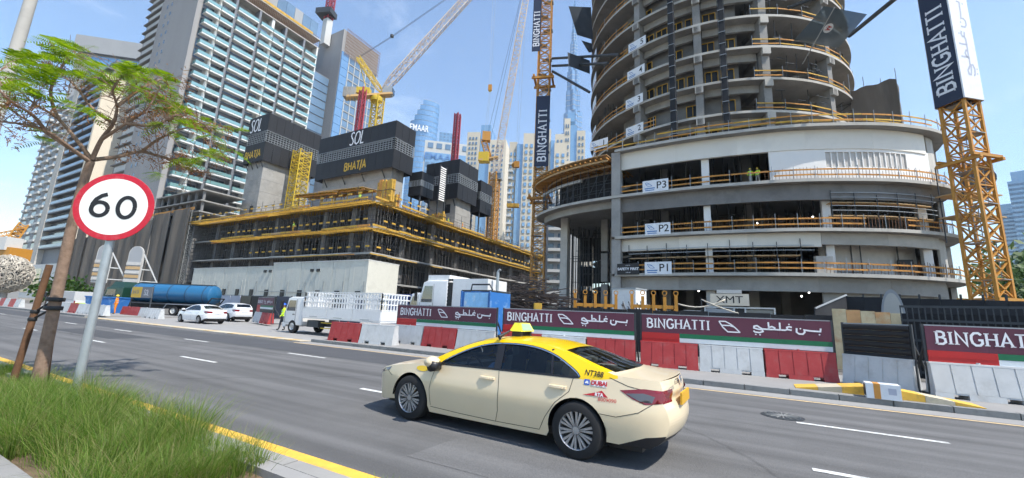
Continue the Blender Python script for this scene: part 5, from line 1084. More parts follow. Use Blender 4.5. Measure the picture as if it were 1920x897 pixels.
# ------------------------------------------------------------------ netted block and arched boards at the left
NB = thing('netted_block', 'low block wrapped in dark brown debris netting left of the yellow podium', 'building', (-150, 50, 0)); oN = Vector(NB.location)
xa, xb = AY(112, 500, 47).x, AY(336, 500, 47).x; zn = AY(300, 408, 47).z
NB_n = 9; s_ = (xb - xa) / NB_n
for i in range(NB_n):
    g = [[(xa + i * s_ + s_ * u / 6, 47 + .25 * math.sin(u * 1.9 + i) - .3 * (v / 6) * (i % 2), (zn - 2.5 * (i % 3 == 1) * 0 + 1.2 * math.sin(i)) * v / 6 + 4 * (1 - v / 6) * .8) for u in range(7)] for v in range(7)]
    o = MB().grid(g).build('net_sheet', M('brown_net'), NB, True); o.location = -oN
o = MB().box((xa, 49, 0), (xb - 2, 60, zn - 2)).build('floor_block', M('concrete_dark'), NB); o.location = -oN
for i in range(10): x = xa + i * (xb - xa) / 9; o = MB().bar((x, 46.7, 0), (x, 46.7, zn + random.uniform(.5, 2)), .12).build('standard', M('steel_dark'), NB); o.location = -oN
for k in range(3): z = zn + .4 + k * 2.8; o = MB().box((xb - 26, 48, z), (xb + 2, 58, z + .3)).build('upper_slab', M('concrete'), NB); o.location = -oN
for k in range(3):
    for i in range(8): x = xb - 25 + i * 3.7; o = MB().box((x, 48.6, zn + .7 + k * 2.8 - 2.8), (x + .5, 49.1, zn + .4 + k * 2.8)).build('column', M('concrete_dark'), NB); o.location = -oN
o = MB().box((xb - 26, 47.3, zn + .8), (xb + 1, 47.4, zn + 1.5)).build('guard_board', M('timber_orange'), NB); o.location = -oN
for i, (px, py, D, sc_, lab) in enumerate(((243, 534, 66, 1., 'pale arched board on a white prop frame behind the tanker cab'), (183, 530, 68, .98, 'pale arched board mostly hidden behind the sign pole'))):
    p = AD(px, py, D); b = thing('arched_board', lab, 'sign board', (p.x, p.y, max(p.z, 0)), R(28), 'arched boards by the netted block'); W_ = 1.75 * sc_; H_ = 4.6 * sc_
    pts = [(-W_ / 2, 0), (W_ / 2, 0)] + [(W_ / 2 * math.cos(a), H_ - W_ * .5 + W_ * .5 * 1.0 * math.sin(a)) for a in [PI * j / 12 for j in range(13)]]
    MB().prism(pts, 0, .12, lambda x, y, z: (x, z, y)).build('board', M('blockwork'), b); MB().prism([(x * .86, .2 + y * .95) for x, y in pts], -.03, -.002, lambda x, y, z: (x, z, y)).build('face_sheet', M('far_grey'), b)
    for k in range(5): MB().box((-W_ * .48, -.1, .3 + k * .5), (W_ * .48, -.035, .66 + k * .5)).build('plank', M('plywood' if k % 2 else 'blockwork'), b)
    for x in (W_ * .45,): MB().bar((x, .2, H_ * .8), (x + 1.6, 1.2, 0), .12).build('prop', M('far_white'), b); MB().bar((x, .2, 0), (x, .2, H_ * .8), .12).build('prop', M('far_white'), b); MB().bar((x, .2, H_ * .4), (x + .8, .8, H_ * .4), .1).build('prop', M('far_white'), b); MB().bar((x, .2, H_ * .1), (x + 1.4, 1.1, H_ * .1), .1).build('prop', M('far_white'), b)
# prefabricated white site offices, stacked
xo0, xo1 = -88.5, -42.6; OF = thing('site_office_block', 'long pale prefabricated site office block in front of the yellow podium', 'site office', (-65, 38, 0)); oO = Vector(OF.location)
def of(mb, n, m): o = mb.build(n, m, OF); o.location = -oO; return o
n = 13; s_ = (xo1 - xo0) / n
for i in range(n):
    zt_ = 8.0 if i >= 7 else 7.5; of(MB().box((xo0 + i * s_ + .03, 38 + .02 * (i % 2), 2.9), (xo0 + (i + 1) * s_ - .03, 43.6, zt_)), 'cabin_panel', M('office_white')); of(MB().box((xo0 + i * s_, 37.93, zt_), (xo0 + (i + 1) * s_ - .01, 43.7, zt_ + .14)), 'roof_edge', M('far_white'))
    for k in range(2): x = xo0 + i * s_ + s_ * (k + .5) / 2; of(MB().box((x - .03, 37.985, 3.0), (x + .03, 38.0, zt_ - .1)), 'panel_joint', M('office_white'))
of(MB().box((xo0 + .2, 38.5, .1), (xo1 - .2, 43, 2.9)), 'lower_cabin', M('office_white')); of(MB().box((xo0, 37.9, 2.84), (xo1, 38.4, 2.96)), 'floor_edge', M('steel_grey'))
for i in range(11):
    x = xo0 + 3 + i * 4.1; of(MB().box((x, 37.86, 1.7), (x + .85, 38.02, 3.9)), 'door_opening', M('dark_trim')); of(MB().box((x + 1.4, 37.9, 3.1), (x + 1.5, 37.96, 5.2)), 'drain_pipe', M('steel_grey'))
for x in (-66, -64.6, -54.4, -53): of(MB().box((x, 37.85, 6.6), (x + .6, 38.0, 7.0)), 'vent', M('dark_trim'))
of(MB().bar((xo0 + 22, 37.85, 3.6), (xo1, 37.85, 3.6), .08), 'pipe_run', M('steel_grey'))
p = AY(746, 545, 37.5); bb = tag(MB().box((-1.6, 0, 0), (2.2, 2, 3.6)).build('blue_tarp_stack', M('tarp_blue'), None, False, (p.x, 37.5, 0)), 'dark blue tarpaulin wrapped stack at the right end of the site offices', 'covered stack')
for k in range(3): MB().box((-1.63, -.03, .5 + k * 1.1), (2.23, -.001, .58 + k * 1.1)).build('strap', M('steel_dark'), bb)
# dark advert fence in front of the offices
AF = thing('advert_fence', 'dark printed site fence below the pale offices', 'fence', (-62, 31, 0)); oA = Vector(AF.location)
a, b = Vector((-78, 33.5)), Vector((-30, 26.5)); n = 14
for i in range(n):
    p, q = a.lerp(b, i / n + .002), a.lerp(b, (i + 1) / n - .002); m_ = MB(); m_.add([(p.x, p.y, .1), (q.x, q.y, .1), (q.x, q.y, 2.6), (p.x, p.y, 2.6), (p.x, p.y + .08, .1), (q.x, q.y + .08, .1), (q.x, q.y + .08, 2.6), (p.x, p.y + .08, 2.6)], [(0, 1, 2, 3), (5, 4, 7, 6), (3, 2, 6, 7), (4, 0, 3, 7), (1, 5, 6, 2), (4, 5, 1, 0)]); o = m_.build('fence_panel', M(['dark_trim', 'navy', 'dark_trim', 'black_panel'][i % 4] if i not in (4, 5) else 'sign_grey'), AF); o.location = -oA
    o = MB().bar((p.x, p.y + .1, 0), (p.x, p.y + .1, 2.7), .08).build('post', M('steel_dark'), AF); o.location = -oA
# ------------------------------------------------------------------ cars: side surface mapped from a side-view outline
flat('taxi_cream', (.70, .575, .385), .32, coat=.6, var=.02); flat('taxi_yellow', (.80, .52, .0), .3, coat=.6, var=.02); flat('car_white', (.72, .73, .73), .28, coat=.6, var=.02); flat('car_silver', (.60, .61, .62), .3, coat=.5, var=.02)
flat('lamp_red', (.20, .006, .012), .15, coat=.8, var=.02); flat('lamp_clear', (.10, .095, .10), .12, coat=.8, var=.05); flat('seat_dark', (.06, .058, .055), .8); flat('plate_orange', (.62, .34, .02), .5); flat('plate_white', (.75, .75, .75), .5); flat('decal_red', (.50, .02, .03), .5); flat('seam', (.05, .045, .035), .6); flat('sign_yellow', (.75, .72, .05), .4); flat('sign_face', (.30, .48, .30), .3)
def inpoly(p, poly):
    c = False; j = len(poly) - 1
    for i in range(len(poly)):
        xi, yi = poly[i]; xj, yj = poly[j]
        if (yi > p[1]) != (yj > p[1]) and p[0] < (xj - xi) * (p[1] - yi) / (yj - yi) + xi: c = not c
        j = i
    return c
def dens(pts, step, closed=False):
    out = []; n = len(pts)
    for i in range(n if closed else n - 1):
        a, b = pts[i], pts[(i + 1) % n]; k = max(1, int(math.hypot(b[0] - a[0], b[1] - a[1]) / step))
        for j in range(k): t = j / k; out.append((a[0] + (b[0] - a[0]) * t, a[1] + (b[1] - a[1]) * t))
    if not closed: out.append(pts[-1])
    return out
def curve_pts(pts, n=6): return [(p.x, p.y) for p in spline(pts, n)]
def cdt(outer, lines, step=.09):
    """triangulate inside outer with the given polylines as edges; returns verts2d, tris"""
    vs, es = [], []
    def addl(pts, closed):
        o = len(vs); vs.extend(pts); es.extend((o + i, o + i + 1) for i in range(len(pts) - 1))
        if closed: es.append((o + len(pts) - 1, o))
    addl(outer, True)
    for l, cl in lines: addl(l, cl)
    x0, x1 = min(p[0] for p in outer), max(p[0] for p in outer); y0, y1 = min(p[1] for p in outer), max(p[1] for p in outer)
    r_ = 0; y = y0 + step / 2
    while y < y1:
        x = x0 + step / 2 + (step / 2 if r_ % 2 else 0)
        while x < x1:
            if inpoly((x, y), outer): vs.append((x, y))
            x += step
        y += step * .8; r_ += 1
    r = delaunay_2d_cdt([Vector(v) for v in vs], es, [], 0, 1e-5); V = [(v.x, v.y) for v in r[0]]; T = []
    for f in r[2]:
        c = (sum(V[i][0] for i in f) / 3, sum(V[i][1] for i in f) / 3)
        if inpoly(c, outer): T.append((f, c))
    return V, T
def car(name, label, loc, rz, spec, cat='car', group=None):
    t = thing(name, label, cat, loc, rz, group); P = spec; K = P['k']; kz = P.get('kz', 1)
    hood, rail, deck, front, rear = [[(x * K, z * kz) for x, z in P[q]] for q in ('hood', 'rail', 'deck', 'front', 'rear')]
    plan = smooth_tab([(x * K, y) for x, y in P['plan']]); WS = P.get('w', 1.)
    sec = smooth_tab([(z * kz, f) for z, f in ((.12, .92), (.25, .95), (.42, .985), (.58, 1.), (.70, .992), (.80, .965), (.90, .94), (1.0, .915), (1.1, .89))])
    belt = smooth_tab([(x * K, z * kz) for x, z in ((0, .80), (1.0, .90), (1.5, .955), (2.6, .985), (3.9, 1.01), (4.3, 1.05), (4.9, 1.07))]) if not P.get('belt') else smooth_tab([(x * K, z * kz) for x, z in P['belt']])
    tum = P.get('tumble', .29)
    def wf(s, z):
        b = belt(s); w_ = plan(s) * WS
        if z <= b: return w_ * sec(z)
        tt = (z - b) / (1.40 * kz - b); return w_ * sec(b) - tum * (tt ** 1.15) * (1 if 1.2 * K < s < 4.2 * K else .8)
    fw, rw, R_, RA = P['fw'] * K, P['rw'] * K, P['wr'], P['wr'] + .045
    def arch(c): return [(c + RA * math.cos(a), R_ + RA * math.sin(a)) for a in [PI + .18 - (PI + .36) * i / 18 for i in range(19)]]
    def arch_lr(c): # front to rear along the bottom
        return [p for p in arch(c) if p[1] > .17 * kz]
    sill = .19 * kz
    bottom = arch_lr(fw) + [(fw + RA + .03, sill)] + dens([(fw + RA + .1, sill), (rw - RA - .1, sill + .02)], .15) + [(rw - RA - .03, sill + .02)] + arch_lr(rw)
    top = curve_pts(rear, 4) + list(reversed(curve_pts(deck, 4)))[1:] + list(reversed(curve_pts(rail, 6)))[1:] + list(reversed(curve_pts(hood, 5)))[1:]
    outer = [front[-1]] + bottom + top + curve_pts(front, 4)[1:-1]
    # drop near-duplicate neighbours
    o2_ = []
    for p in outer:
        if not o2_ or math.hypot(p[0] - o2_[-1][0], p[1] - o2_[-1][1]) > .004: o2_.append(p)
    outer = o2_
    win = curve_pts([(x * K, z * kz) for x, z in P['win']] + [(P['win'][0][0] * K, P['win'][0][1] * kz)], 5)[:-1]
    yl = [(x * K, z * kz) for x, z in P['two_tone']] if P.get('two_tone') else None
    blk = [(x * K, z * kz) for x, z in P['black']]
    lines = [(win, True), (dens(blk, .08), False)] + ([(dens(yl, .06), False)] if yl else [])
    V, T = cdt(outer, lines)
    def under(l, c): return l[0][0] <= c[0] <= l[-1][0] and c[1] < float(np.interp(c[0], [p[0] for p in l], [p[1] for p in l]))
    for sgn in (-1, 1):
        groups = {0: [], 1: [], 2: []}
        for f, c in T:
            if inpoly(c, win): continue
            k = 2 if under(blk, c) else (1 if yl and c[1] > float(np.interp(c[0], [p[0] for p in yl], [p[1] for p in yl])) and yl[0][0] < c[0] < yl[-1][0] else 0); groups[k].append(f)
        b = MB(); b.v = [(x, sgn * wf(x, z), z) for x, z in V]
        for k, fs in groups.items():
            for f in fs:
                pa, pb, pc = [V[i] for i in f]; ccw = (pb[0] - pa[0]) * (pc[1] - pa[1]) - (pb[1] - pa[1]) * (pc[0] - pa[0]) > 0
                b.f.append(tuple(f) if ccw == (sgn < 0) else tuple(reversed(f))); b.m.append(k)
        b.build('body_side', [M(P['paint']), M(P.get('paint2', P['paint'])), M('dark_trim')], t, 35)
        Vw, Tw = cdt(win, [], .12); b = MB(); b.v = [(x, sgn * (wf(x, z) - .012), z) for x, z in Vw]
        for f, c in Tw:
            pa, pb, pc = [Vw[i] for i in f]; ccw = (pb[0] - pa[0]) * (pc[1] - pa[1]) - (pb[1] - pa[1]) * (pc[0] - pa[0]) > 0; b.f.append(tuple(f) if ccw == (sgn < 0) else tuple(reversed(f))); b.m.append(0)
        b.build('side_glass', M('glass_car'), t, True)
        fm = lambda x, z, o=.004: (x, sgn * (wf(x, z) + o), z)
        fl = (lambda pts, wd, o, m_, nm: (lambda mb: (ribbon(mb, pts, wd, lambda x, z: fm(x, z, o)), mb.build(nm, m_, t)))(MB()))
        fl(win + [win[0]], .028 * kz, .003, M('dark_trim'), 'window_trim'); fl([p for p in win if p[1] > 1.02 * kz], .012, .006, M('chrome'), 'window_chrome')
        for x in P['pillars']:
            zz0, zz1 = [z * kz for z in P['pz']]; xx = x[0] * K
            mb = MB(); ribbon(mb, [(xx, zz0), ((x[1]) * K, zz1)], x[2], lambda a, c: fm(a, c, .002)); mb.build('pillar_trim', M('dark_trim'), t)
        for sm in P['seams']: fl(dens([(x * K, z * kz) for x, z in sm], .06), .008, .002, M('seam'), 'door_seam')
        for hx, hz in P['handles']:
            hx *= K; hz *= kz; mb = MB(); n = 6
            for i in range(n): a, b_ = hx + .24 * i / n, hx + .24 * (i + 1) / n; q = .012 + .022 * math.sin(PI * (i + .5) / n); mb.add([fm(a, hz - .018, 0), fm(b_, hz - .018, 0), fm(b_, hz + .018, 0), fm(a, hz + .018, 0), fm(a, hz - .012, q + .01), fm(b_, hz - .012, q + .01), fm(b_, hz + .014, q + .01), fm(a, hz + .014, q + .01)], [(0, 3, 2, 1), (4, 5, 6, 7), (0, 1, 5, 4), (1, 2, 6, 5), (2, 3, 7, 6), (3, 0, 4, 7)])
            mb.build('door_handle', M(P['paint']), t, 50)
        # mirror
        mx_, mz = P['mirror'][0] * K, P['mirror'][1] * kz; yb = wf(mx_, mz); mb = MB(); mb.lathe([(0, -.11), (.055, -.10), (.085, -.04), (.09, .04), (.07, .10), (0, .115)], 12, (mx_ - .02, sgn * (yb + .13), mz + .05), 'Y'); mb.v = [(x * 1 + (x - mx_) * .25, y, z) for x, y, z in mb.v]; mo = mb.build('mirror', M(P['paint']), t, True)
        mb = MB(); mb.cbox((mx_ + .02, sgn * (yb + .04), mz - .03), (.10, .12, .05)); mb.lathe([(0, -.1), (.08, -.08), (.08, .08), (0, .1)], 12, (mx_ + .03, sgn * (yb + .13), mz - .0), 'Y'); mb.build('mirror_base', M('dark_trim'), mo, True)
        # lamps
        for nm, poly, m_ in (('tail_lamp', P['tail'], 'lamp_red'), ('tail_lamp_lens', P['tail2'], 'lamp_clear'), ('head_lamp', P['head'], 'lamp_clear')):
            pl = [(x * K, z * kz) for x, z in poly]; V2, T2_ = cdt(dens(pl, .05, True), [], .06); b = MB(); o = .004 if nm != 'tail_lamp_lens' else .007; b.v = [fm(x, z, o) for x, z in V2]
            for f, c in T2_:
                pa, pb, pc = [V2[i] for i in f]; ccw = (pb[0] - pa[0]) * (pc[1] - pa[1]) - (pb[1] - pa[1]) * (pc[0] - pa[0]) > 0; b.f.append(tuple(f) if ccw == (sgn < 0) else tuple(reversed(f))); b.m.append(0)
            b.build(nm, M(m_), t, True)
    # across strips
    def edge_path(pts, n): return curve_pts(pts, n)
    crown = smooth_tab([(x * K, c * kz) for x, c in P['crown']]); bow = smooth_tab([(x * K, c) for x, c in P['bow']])
    def strip(path, name, m_of, nt=17, bowf=None, cr=None, glass=None):
        ts = [-1 + 2 * i / (nt - 1) for i in range(nt)]
        rows = []
        for x, z in path:
            y = wf(x, z); rows.append([(x + (bowf or bow)(x) * (1 - tt * tt), y * tt, z + (cr or crown)(x) * (1 - tt * tt)) for tt in ts])
        return rows
    tp_ = edge_path(hood, 5) + edge_path(rail, 8)[1:] + edge_path(deck, 4)[1:]
    rows = strip(tp_, '', None); wsr, rwr = [[v * K for v in q] for q in (P['wscreen'], P['rscreen'])]
    parts_ = {'hood': MB(), 'roof': MB(), 'deck': MB(), 'windscreen': MB(), 'rear_screen': MB()}; nt = 17
    for i in range(len(rows) - 1):
        xm_ = (tp_[i][0] + tp_[i + 1][0]) / 2
        for j in range(nt - 1):
            q = [rows[i][j], rows[i + 1][j], rows[i + 1][j + 1], rows[i][j + 1]]; ed = j in (0, nt - 2)
            if wsr[0] < xm_ < wsr[1] and not ed: k = 'windscreen'
            elif rwr[0] < xm_ < rwr[1] and not ed: k = 'rear_screen'
            elif xm_ < P['wscreen'][0] * K + .02: k = 'hood'
            elif xm_ > P['rscreen'][1] * K - .02: k = 'deck'
            else: k = 'roof'
            if P.get('deck_c') and k == 'roof' and xm_ > rwr[1] - .12 * K: k = 'deck'
            parts_[k].quad(*q)
    for k, mb in parts_.items():
        if not mb.f: continue
        me = mb.mesh(k, M({'hood': P['paint'], 'deck': P['paint'], 'roof': P.get('paint2', P['paint'])}.get(k, 'glass_car')), False); bm = bmesh.new(); bm.from_mesh(me); bmesh.ops.remove_doubles(bm, verts=bm.verts, dist=1e-4); bmesh.ops.recalc_face_normals(bm, faces=bm.faces)
        if bm.faces and sum(f.normal.z for f in bm.faces) < 0: bmesh.ops.reverse_faces(bm, faces=bm.faces)
        bm.to_mesh(me); bm.free(); me.polygons.foreach_set('use_smooth', [True] * len(me.polygons)); link(k, me, t)
    z1 = lambda x: 0.
    fr = strip(curve_pts(front, 5), '', None, bowf=lambda x: -.11, cr=z1); MB().grid(fr).build('front_bumper', M(P['paint']), t, True)
    rr = curve_pts(rear, 5); rws = strip(rr, '', None, bowf=lambda x: .075, cr=lambda x: 0.); b1, b2 = MB(), MB()
    for i in range(len(rr) - 1):
        (b2 if rr[i][1] < P['diff'] * kz else b1).grid([rws[i], rws[i + 1]], True)
    # keep the order bottom to top: rear curve runs upwards
    b1.build('rear_panel', M(P['paint']), t, 40); b2.build('rear_diffuser', M('dark_trim'), t, 40)
    for sgn in (-1, 1):
        mb = MB()
        for i in range(len(rr) - 1):
            zc = (rr[i][1] + rr[i + 1][1]) / 2
            if .80 * kz < zc < .95 * kz:
                q = []
                for ii in (i, i + 1):
                    x, z = rr[ii]; y = wf(x, z); q.append([(x + .075 * (1 - tt * tt) + .006, y * tt, z) for tt in ((-1, -.85, -.72, -.6) if sgn < 0 else (.6, .72, .85, 1))])
                mb.grid(q, True)
        if mb.f: mb.build('tail_lamp', M('lamp_red'), t)
    xr = rear[len(rear) // 2][0] + .085; MB().box((xr - .01, -.28, P['plate'] * kz), (xr + .012, .28, P['plate'] * kz + .14)).build('number_plate', M(P.get('plate_m', 'plate_white')), t)
    # under body, wheel wells
    MB().box((.25 * K, -.62 * WS, .17 * kz), (P['len'] * K - .35, .62 * WS, .42 * kz)).build('underbody', M('dark_trim'), t)
    for c in (fw, rw):
        for sgn in (-1, 1):
            mb = MB(); pts = [(c + (RA + .004) * math.cos(a), R_ + (RA + .004) * math.sin(a)) for a in [PI * i / 14 for i in range(15)]]; mb.grid([[(x, sgn * .55 * WS, z) for x, z in pts], [(x, sgn * (plan(c) * WS - .02), z) for x, z in pts]]); mb.prism([(x, z) for x, z in pts], .53 * WS, .55 * WS, lambda x, y, z: (x, sgn * z, y)); mb.build('wheel_well', M('dark_trim'), t)
    # cabin
    fz = .30 * kz; MB().box((1.35 * K, -.70 * WS, fz - .02), (4.1 * K, .70 * WS, fz)).build('cabin_floor', M('seat_dark'), t)
    def seat(x, y, w_, nm='seat'):
        mb = MB(); mb.cbox((x, y, fz + .26), (.52, w_, .20)); mb.add([(x + .2, y - w_ / 2, fz + .3), (x + .38, y - w_ / 2, fz + .3), (x + .38, y + w_ / 2, fz + .3), (x + .2, y + w_ / 2, fz + .3), (x + .36, y - w_ * .42, fz + .88 * kz), (x + .46, y - w_ * .42, fz + .88 * kz), (x + .46, y + w_ * .42, fz + .88 * kz), (x + .36, y + w_ * .42, fz + .88 * kz)], [(0, 3, 2, 1), (4, 5, 6, 7), (0, 1, 5, 4), (1, 2, 6, 5), (2, 3, 7, 6), (3, 0, 4, 7)])
        if w_ < 1: mb.cbox((x + .45, y, fz + .98 * kz), (.10, .26, .18))
        mb.build(nm, M('seat_dark'), t)
    for y in (-.37, .37): seat(2.22 * K, y * WS, .50)
    seat(3.12 * K, 0, 1.25 * WS, 'rear_seat'); MB().box((1.45 * K, -.68 * WS, fz + .3), (1.72 * K, .68 * WS, .93 * kz)).build('dashboard', M('seat_dark'), t)
    sw = MB(); sw.lathe([(.17, -.014), (.19, -.014), (.19, .014), (.17, .014)], 18, (0, 0, 0), 'X', True); sw.build('steering_wheel', M('dark_trim'), t, True, (1.86 * K, -.37 * WS, .90 * kz), (0, R(-28), 0))
    # wheels
    ty = P['track']
    tm = MB(); tw = .215; tm.lathe([(R_ * .66, -tw / 2), (R_ * .9, -tw / 2), (R_ * .975, -tw * .42), (R_, -tw * .3), (R_, tw * .3), (R_ * .975, tw * .42), (R_ * .9, tw / 2), (R_ * .66, tw / 2)], 36, (0, 0, 0), 'Y'); tm = tm.mesh('tyre', M('rubber'), 40)
    rm = MB(); rm.lathe([(R_ * .66, -tw * .5), (R_ * .68, -tw * .46), (R_ * .64, -tw * .40), (R_ * .62, -.02), (R_ * .60, tw * .4)], 36, (0, 0, 0), 'Y'); rm = rm.mesh('rim', M('rim_grey'), 40)
    bk = MB(); bk.lathe([(0, -.03), (R_ * .63, -.03)], 30, (0, 0, 0), 'Y'); bk = bk.mesh('brake_plate', M('dark_trim'))
    sk = MB(); ns = P.get('spokes', 10)
    for i in range(ns):
        a = 2 * PI * i / ns
        for da in (-.085, .085):
            a2 = a + da * 1.5; c_, s_ = math.cos(a), math.sin(a); c2_, s2_ = math.cos(a2), math.sin(a2); r0, r1 = R_ * .10, R_ * .645; wv = R_ * .045
            n_ = (-s2_, c2_); pts = [(c_ * r0 + n_[0] * wv * .6, s_ * r0 + n_[1] * wv * .6), (c_ * r0 - n_[0] * wv * .6, s_ * r0 - n_[1] * wv * .6), (c2_ * r1 - n_[0] * wv, s2_ * r1 - n_[1] * wv), (c2_ * r1 + n_[0] * wv, s2_ * r1 + n_[1] * wv)]
            sk.prism(pts, -tw * .43, -tw * .30, lambda x, y, z: (x, z, y))
    sk.lathe([(0, -tw * .46), (R_ * .13, -tw * .45), (R_ * .16, -tw * .30)], 16, (0, 0, 0), 'Y'); sk = sk.mesh('spokes', M('rim_grey'))
    for c in (fw, rw):
        for sgn in (-1, 1):
            w_ = bpy.data.objects.new('wheel', tm); C.objects.link(w_); w_.parent = t; w_.location = (c, sgn * ty, R_)
            if sgn > 0: w_.rotation_euler = (0, 0, PI)
            else: w_.rotation_euler = (0, P.get('spin', .2) * (1 if c == fw else 2.3), 0)
            for nm, me in (('rim', rm), ('brake_plate', bk), ('spokes', sk)): link(nm, me, w_)
    return t, wf
TAXI = dict(k=1., kz=.945, len=4.885, fw=.98, rw=3.805, wr=.335, track=.80, paint='taxi_cream', paint2='taxi_yellow',
  front=[(.12, .70), (.05, .62), (.015, .50), (.03, .34), (.10, .20)], rear=[(4.66, .27), (4.80, .38), (4.86, .55), (4.84, .70), (4.79, .82), (4.80, .92), (4.76, 1.055)],
  hood=[(.12, .70), (.30, .78), (.60, .845), (.95, .895), (1.28, .955)], rail=[(1.28, .955), (1.62, 1.14), (2.02, 1.315), (2.35, 1.385), (2.75, 1.405), (3.15, 1.385), (3.55, 1.30), (3.95, 1.17), (4.25, 1.085)], deck=[(4.25, 1.085), (4.50, 1.068), (4.76, 1.055)],
  plan=[(0, .60), (.1, .70), (.25, .79), (.5, .86), (.9, .905), (1.5, .915), (3.3, .92), (3.9, .915), (4.3, .885), (4.6, .825), (4.8, .735), (4.9, .65)],
  win=[(1.53, .955), (1.72, 1.085), (2.02, 1.235), (2.35, 1.325), (2.75, 1.35), (3.10, 1.325), (3.40, 1.25), (3.66, 1.13), (3.80, 1.04), (3.76, 1.005), (3.3, .995), (2.6, .98), (2.0, .965)],
  two_tone=[(1.20, .94), (1.53, .945), (2.0, .955), (2.6, .97), (3.3, .985), (3.76, .992), (3.95, .985), (4.30, 1.045)], black=[(4.12, .24), (4.30, .27), (4.62, .40), (4.88, .44)],
  pillars=[(2.585, 2.50, .12), (3.44, 3.34, .035)], pz=(.985, 1.33), seams=[[(1.42, .30), (1.40, .55), (1.44, .80), (1.50, .95)], [(2.62, .97), (2.66, .70), (2.66, .42), (2.62, .26)], [(3.74, .99), (3.70, .82), (3.52, .66), (3.38, .45), (3.30, .28)], [(1.42, .28), (2.0, .265), (2.62, .262), (3.30, .275)], [(4.10, .61), (4.30, .60), (4.55, .68), (4.70, .79)], [(4.20, 1.05), (4.42, .97), (4.60, .94)], [(.30, .76), (.45, .69), (.52, .66)]],
  handles=[(2.33, .845), (3.42, .86)], mirror=(1.50, .93), tail=[(4.33, .915), (4.60, .955), (4.80, .945), (4.83, .86), (4.79, .80), (4.62, .775), (4.48, .825)], tail2=[(4.40, .885), (4.60, .905), (4.72, .875), (4.69, .80), (4.56, .81)], head=[(.14, .69), (.28, .76), (.46, .80), (.42, .74), (.26, .69), (.15, .66)],
  crown=[(0, .02), (.3, .045), (.9, .06), (1.3, .05), (1.8, .045), (2.2, .045), (2.8, .045), (3.5, .04), (4.2, .03), (4.8, .015)], bow=[(0, -.10), (.15, -.10), (.5, -.03), (.9, -.02), (1.3, -.16), (2.1, -.10), (2.4, -.02), (3.3, .0), (3.6, .05), (4.25, .14), (4.5, .06), (4.78, .075)], wscreen=(1.40, 2.10), rscreen=(3.50, 4.20), diff=.40, plate=.74, plate_m='plate_orange', spin=.2)
FWC, RWC = Vector((-4.62, 5.22)), Vector((-1.80, 5.08)); d_ = (RWC - FWC).normalized(); rz = math.atan2(d_.y, d_.x)
loc = FWC - Vector((.98 * d_.x + .88 * -(-d_.y) * -1, .98 * d_.y)) 
nrm = Vector((-d_.y, d_.x))          # local +y
loc = FWC - d_ * .98 + nrm * .895
TAXI_O, twf = car('taxi', 'cream and yellow taxi with a box roof sign driving left along the road', (loc.x, loc.y, 0), rz, TAXI, 'taxi')
fm = lambda x, z, o=.006: (x, -(twf(x, z) + o), z)
def decal(nm, m_, fn): mb = MB(); fn(mb); mb.build(nm, M(m_), TAXI_O)
decal('number_lettering', 'letter_black', lambda mb: font_mesh('NT388', .085, lambda x, y: fm(4.0 + x, 1.015 + y - x * .05), mb, .001))
decal('decal_panel', 'plate_white', lambda mb: mb.grid([[fm(3.985 + .19 * i / 4, z, .005) for i in range(5)] for z in (.875, .945)]))
decal('red_lettering', 'decal_red', lambda mb: font_mesh('DUBAI', .068, lambda x, y: fm(4.08 + x, .911 + y, .009), mb, .003))
decal('blue_badge', 'helmet_blue', lambda mb: mb.grid([[fm(3.89 + .07 * i / 2, z, .005) for i in range(3)] for z in (.88, .945)]))
decal('badge_symbol', 'plate_white', lambda mb: mb.add([fm(3.902, .897, .008), fm(3.948, .897, .008), fm(3.94, .927, .008), fm(3.91, .927, .008)], [(0, 1, 2, 3)]))
decal('red_triangle', 'decal_red', lambda mb: mb.add([fm(3.88, .765), fm(4.0, .765), fm(4.20, .765), fm(4.12, .835), fm(4.02, .80)], [(0, 1, 4), (1, 2, 3, 4)]))
decal('badge_lettering', 'plate_white', lambda mb: font_mesh('RTA', .055, lambda x, y: fm(4.09 + x, .785 + y, .010), mb, .002))
decal('phone_lettering', 'decal_red', lambda mb: font_mesh('8009090', .058, lambda x, y: fm(4.19 + x * 1.1, .735 + y), mb, 0))
decal('yellow_badge', 'taxi_yellow', lambda mb: mb.add([fm(1.20 + .13 * math.cos(a), .80 + .042 * math.sin(a)) for a in [2 * PI * i / 16 for i in range(16)]], [tuple(range(16))]))
mb = MB(); font_mesh('NT388', .09, lambda x, y: (4.905, -.45 + x, .99 + y), mb, .002); mb.build('rear_lettering', M('letter_black'), TAXI_O); MB().lathe([(.0, 0), (.055, 0), (.055, .012), (0, .014)], 18, (4.872, 0, .97), 'X').build('maker_badge', M('chrome'), TAXI_O, 40)
# roof sign
rs = MB(); x0, y0_, z_ = 2.48, 0, 1.50
def tz(x0, x1, y0, y1, z0, z1, ix, iy): return [(x0, y0, z0), (x1, y0, z0), (x1, y1, z0), (x0, y1, z0), (x0 + ix, y0 + iy, z1), (x1 - ix, y0 + iy, z1), (x1 - ix, y1 - iy, z1), (x0 + ix, y1 - iy, z1)]
BXF = [(0, 3, 2, 1), (4, 5, 6, 7), (0, 1, 5, 4), (1, 2, 6, 5), (2, 3, 7, 6), (3, 0, 4, 7)]
rs.add(tz(2.37, 2.59, -.21, .21, 1.44, 1.57, .06, .05), BXF); rso = rs.build('roof_sign', M('sign_yellow'), TAXI_O)
MB().add([(2.591, -.17, 1.455), (2.591, .17, 1.455), (2.541, .135, 1.56), (2.541, -.135, 1.56)], [(0, 1, 2, 3)]).build('sign_face', M('sign_face'), rso)
for y in (-.15, .15): MB().box((2.40, y - .03, 1.36), (2.56, y + .03, 1.44)).build('sign_foot', M('dark_trim'), TAXI_O)
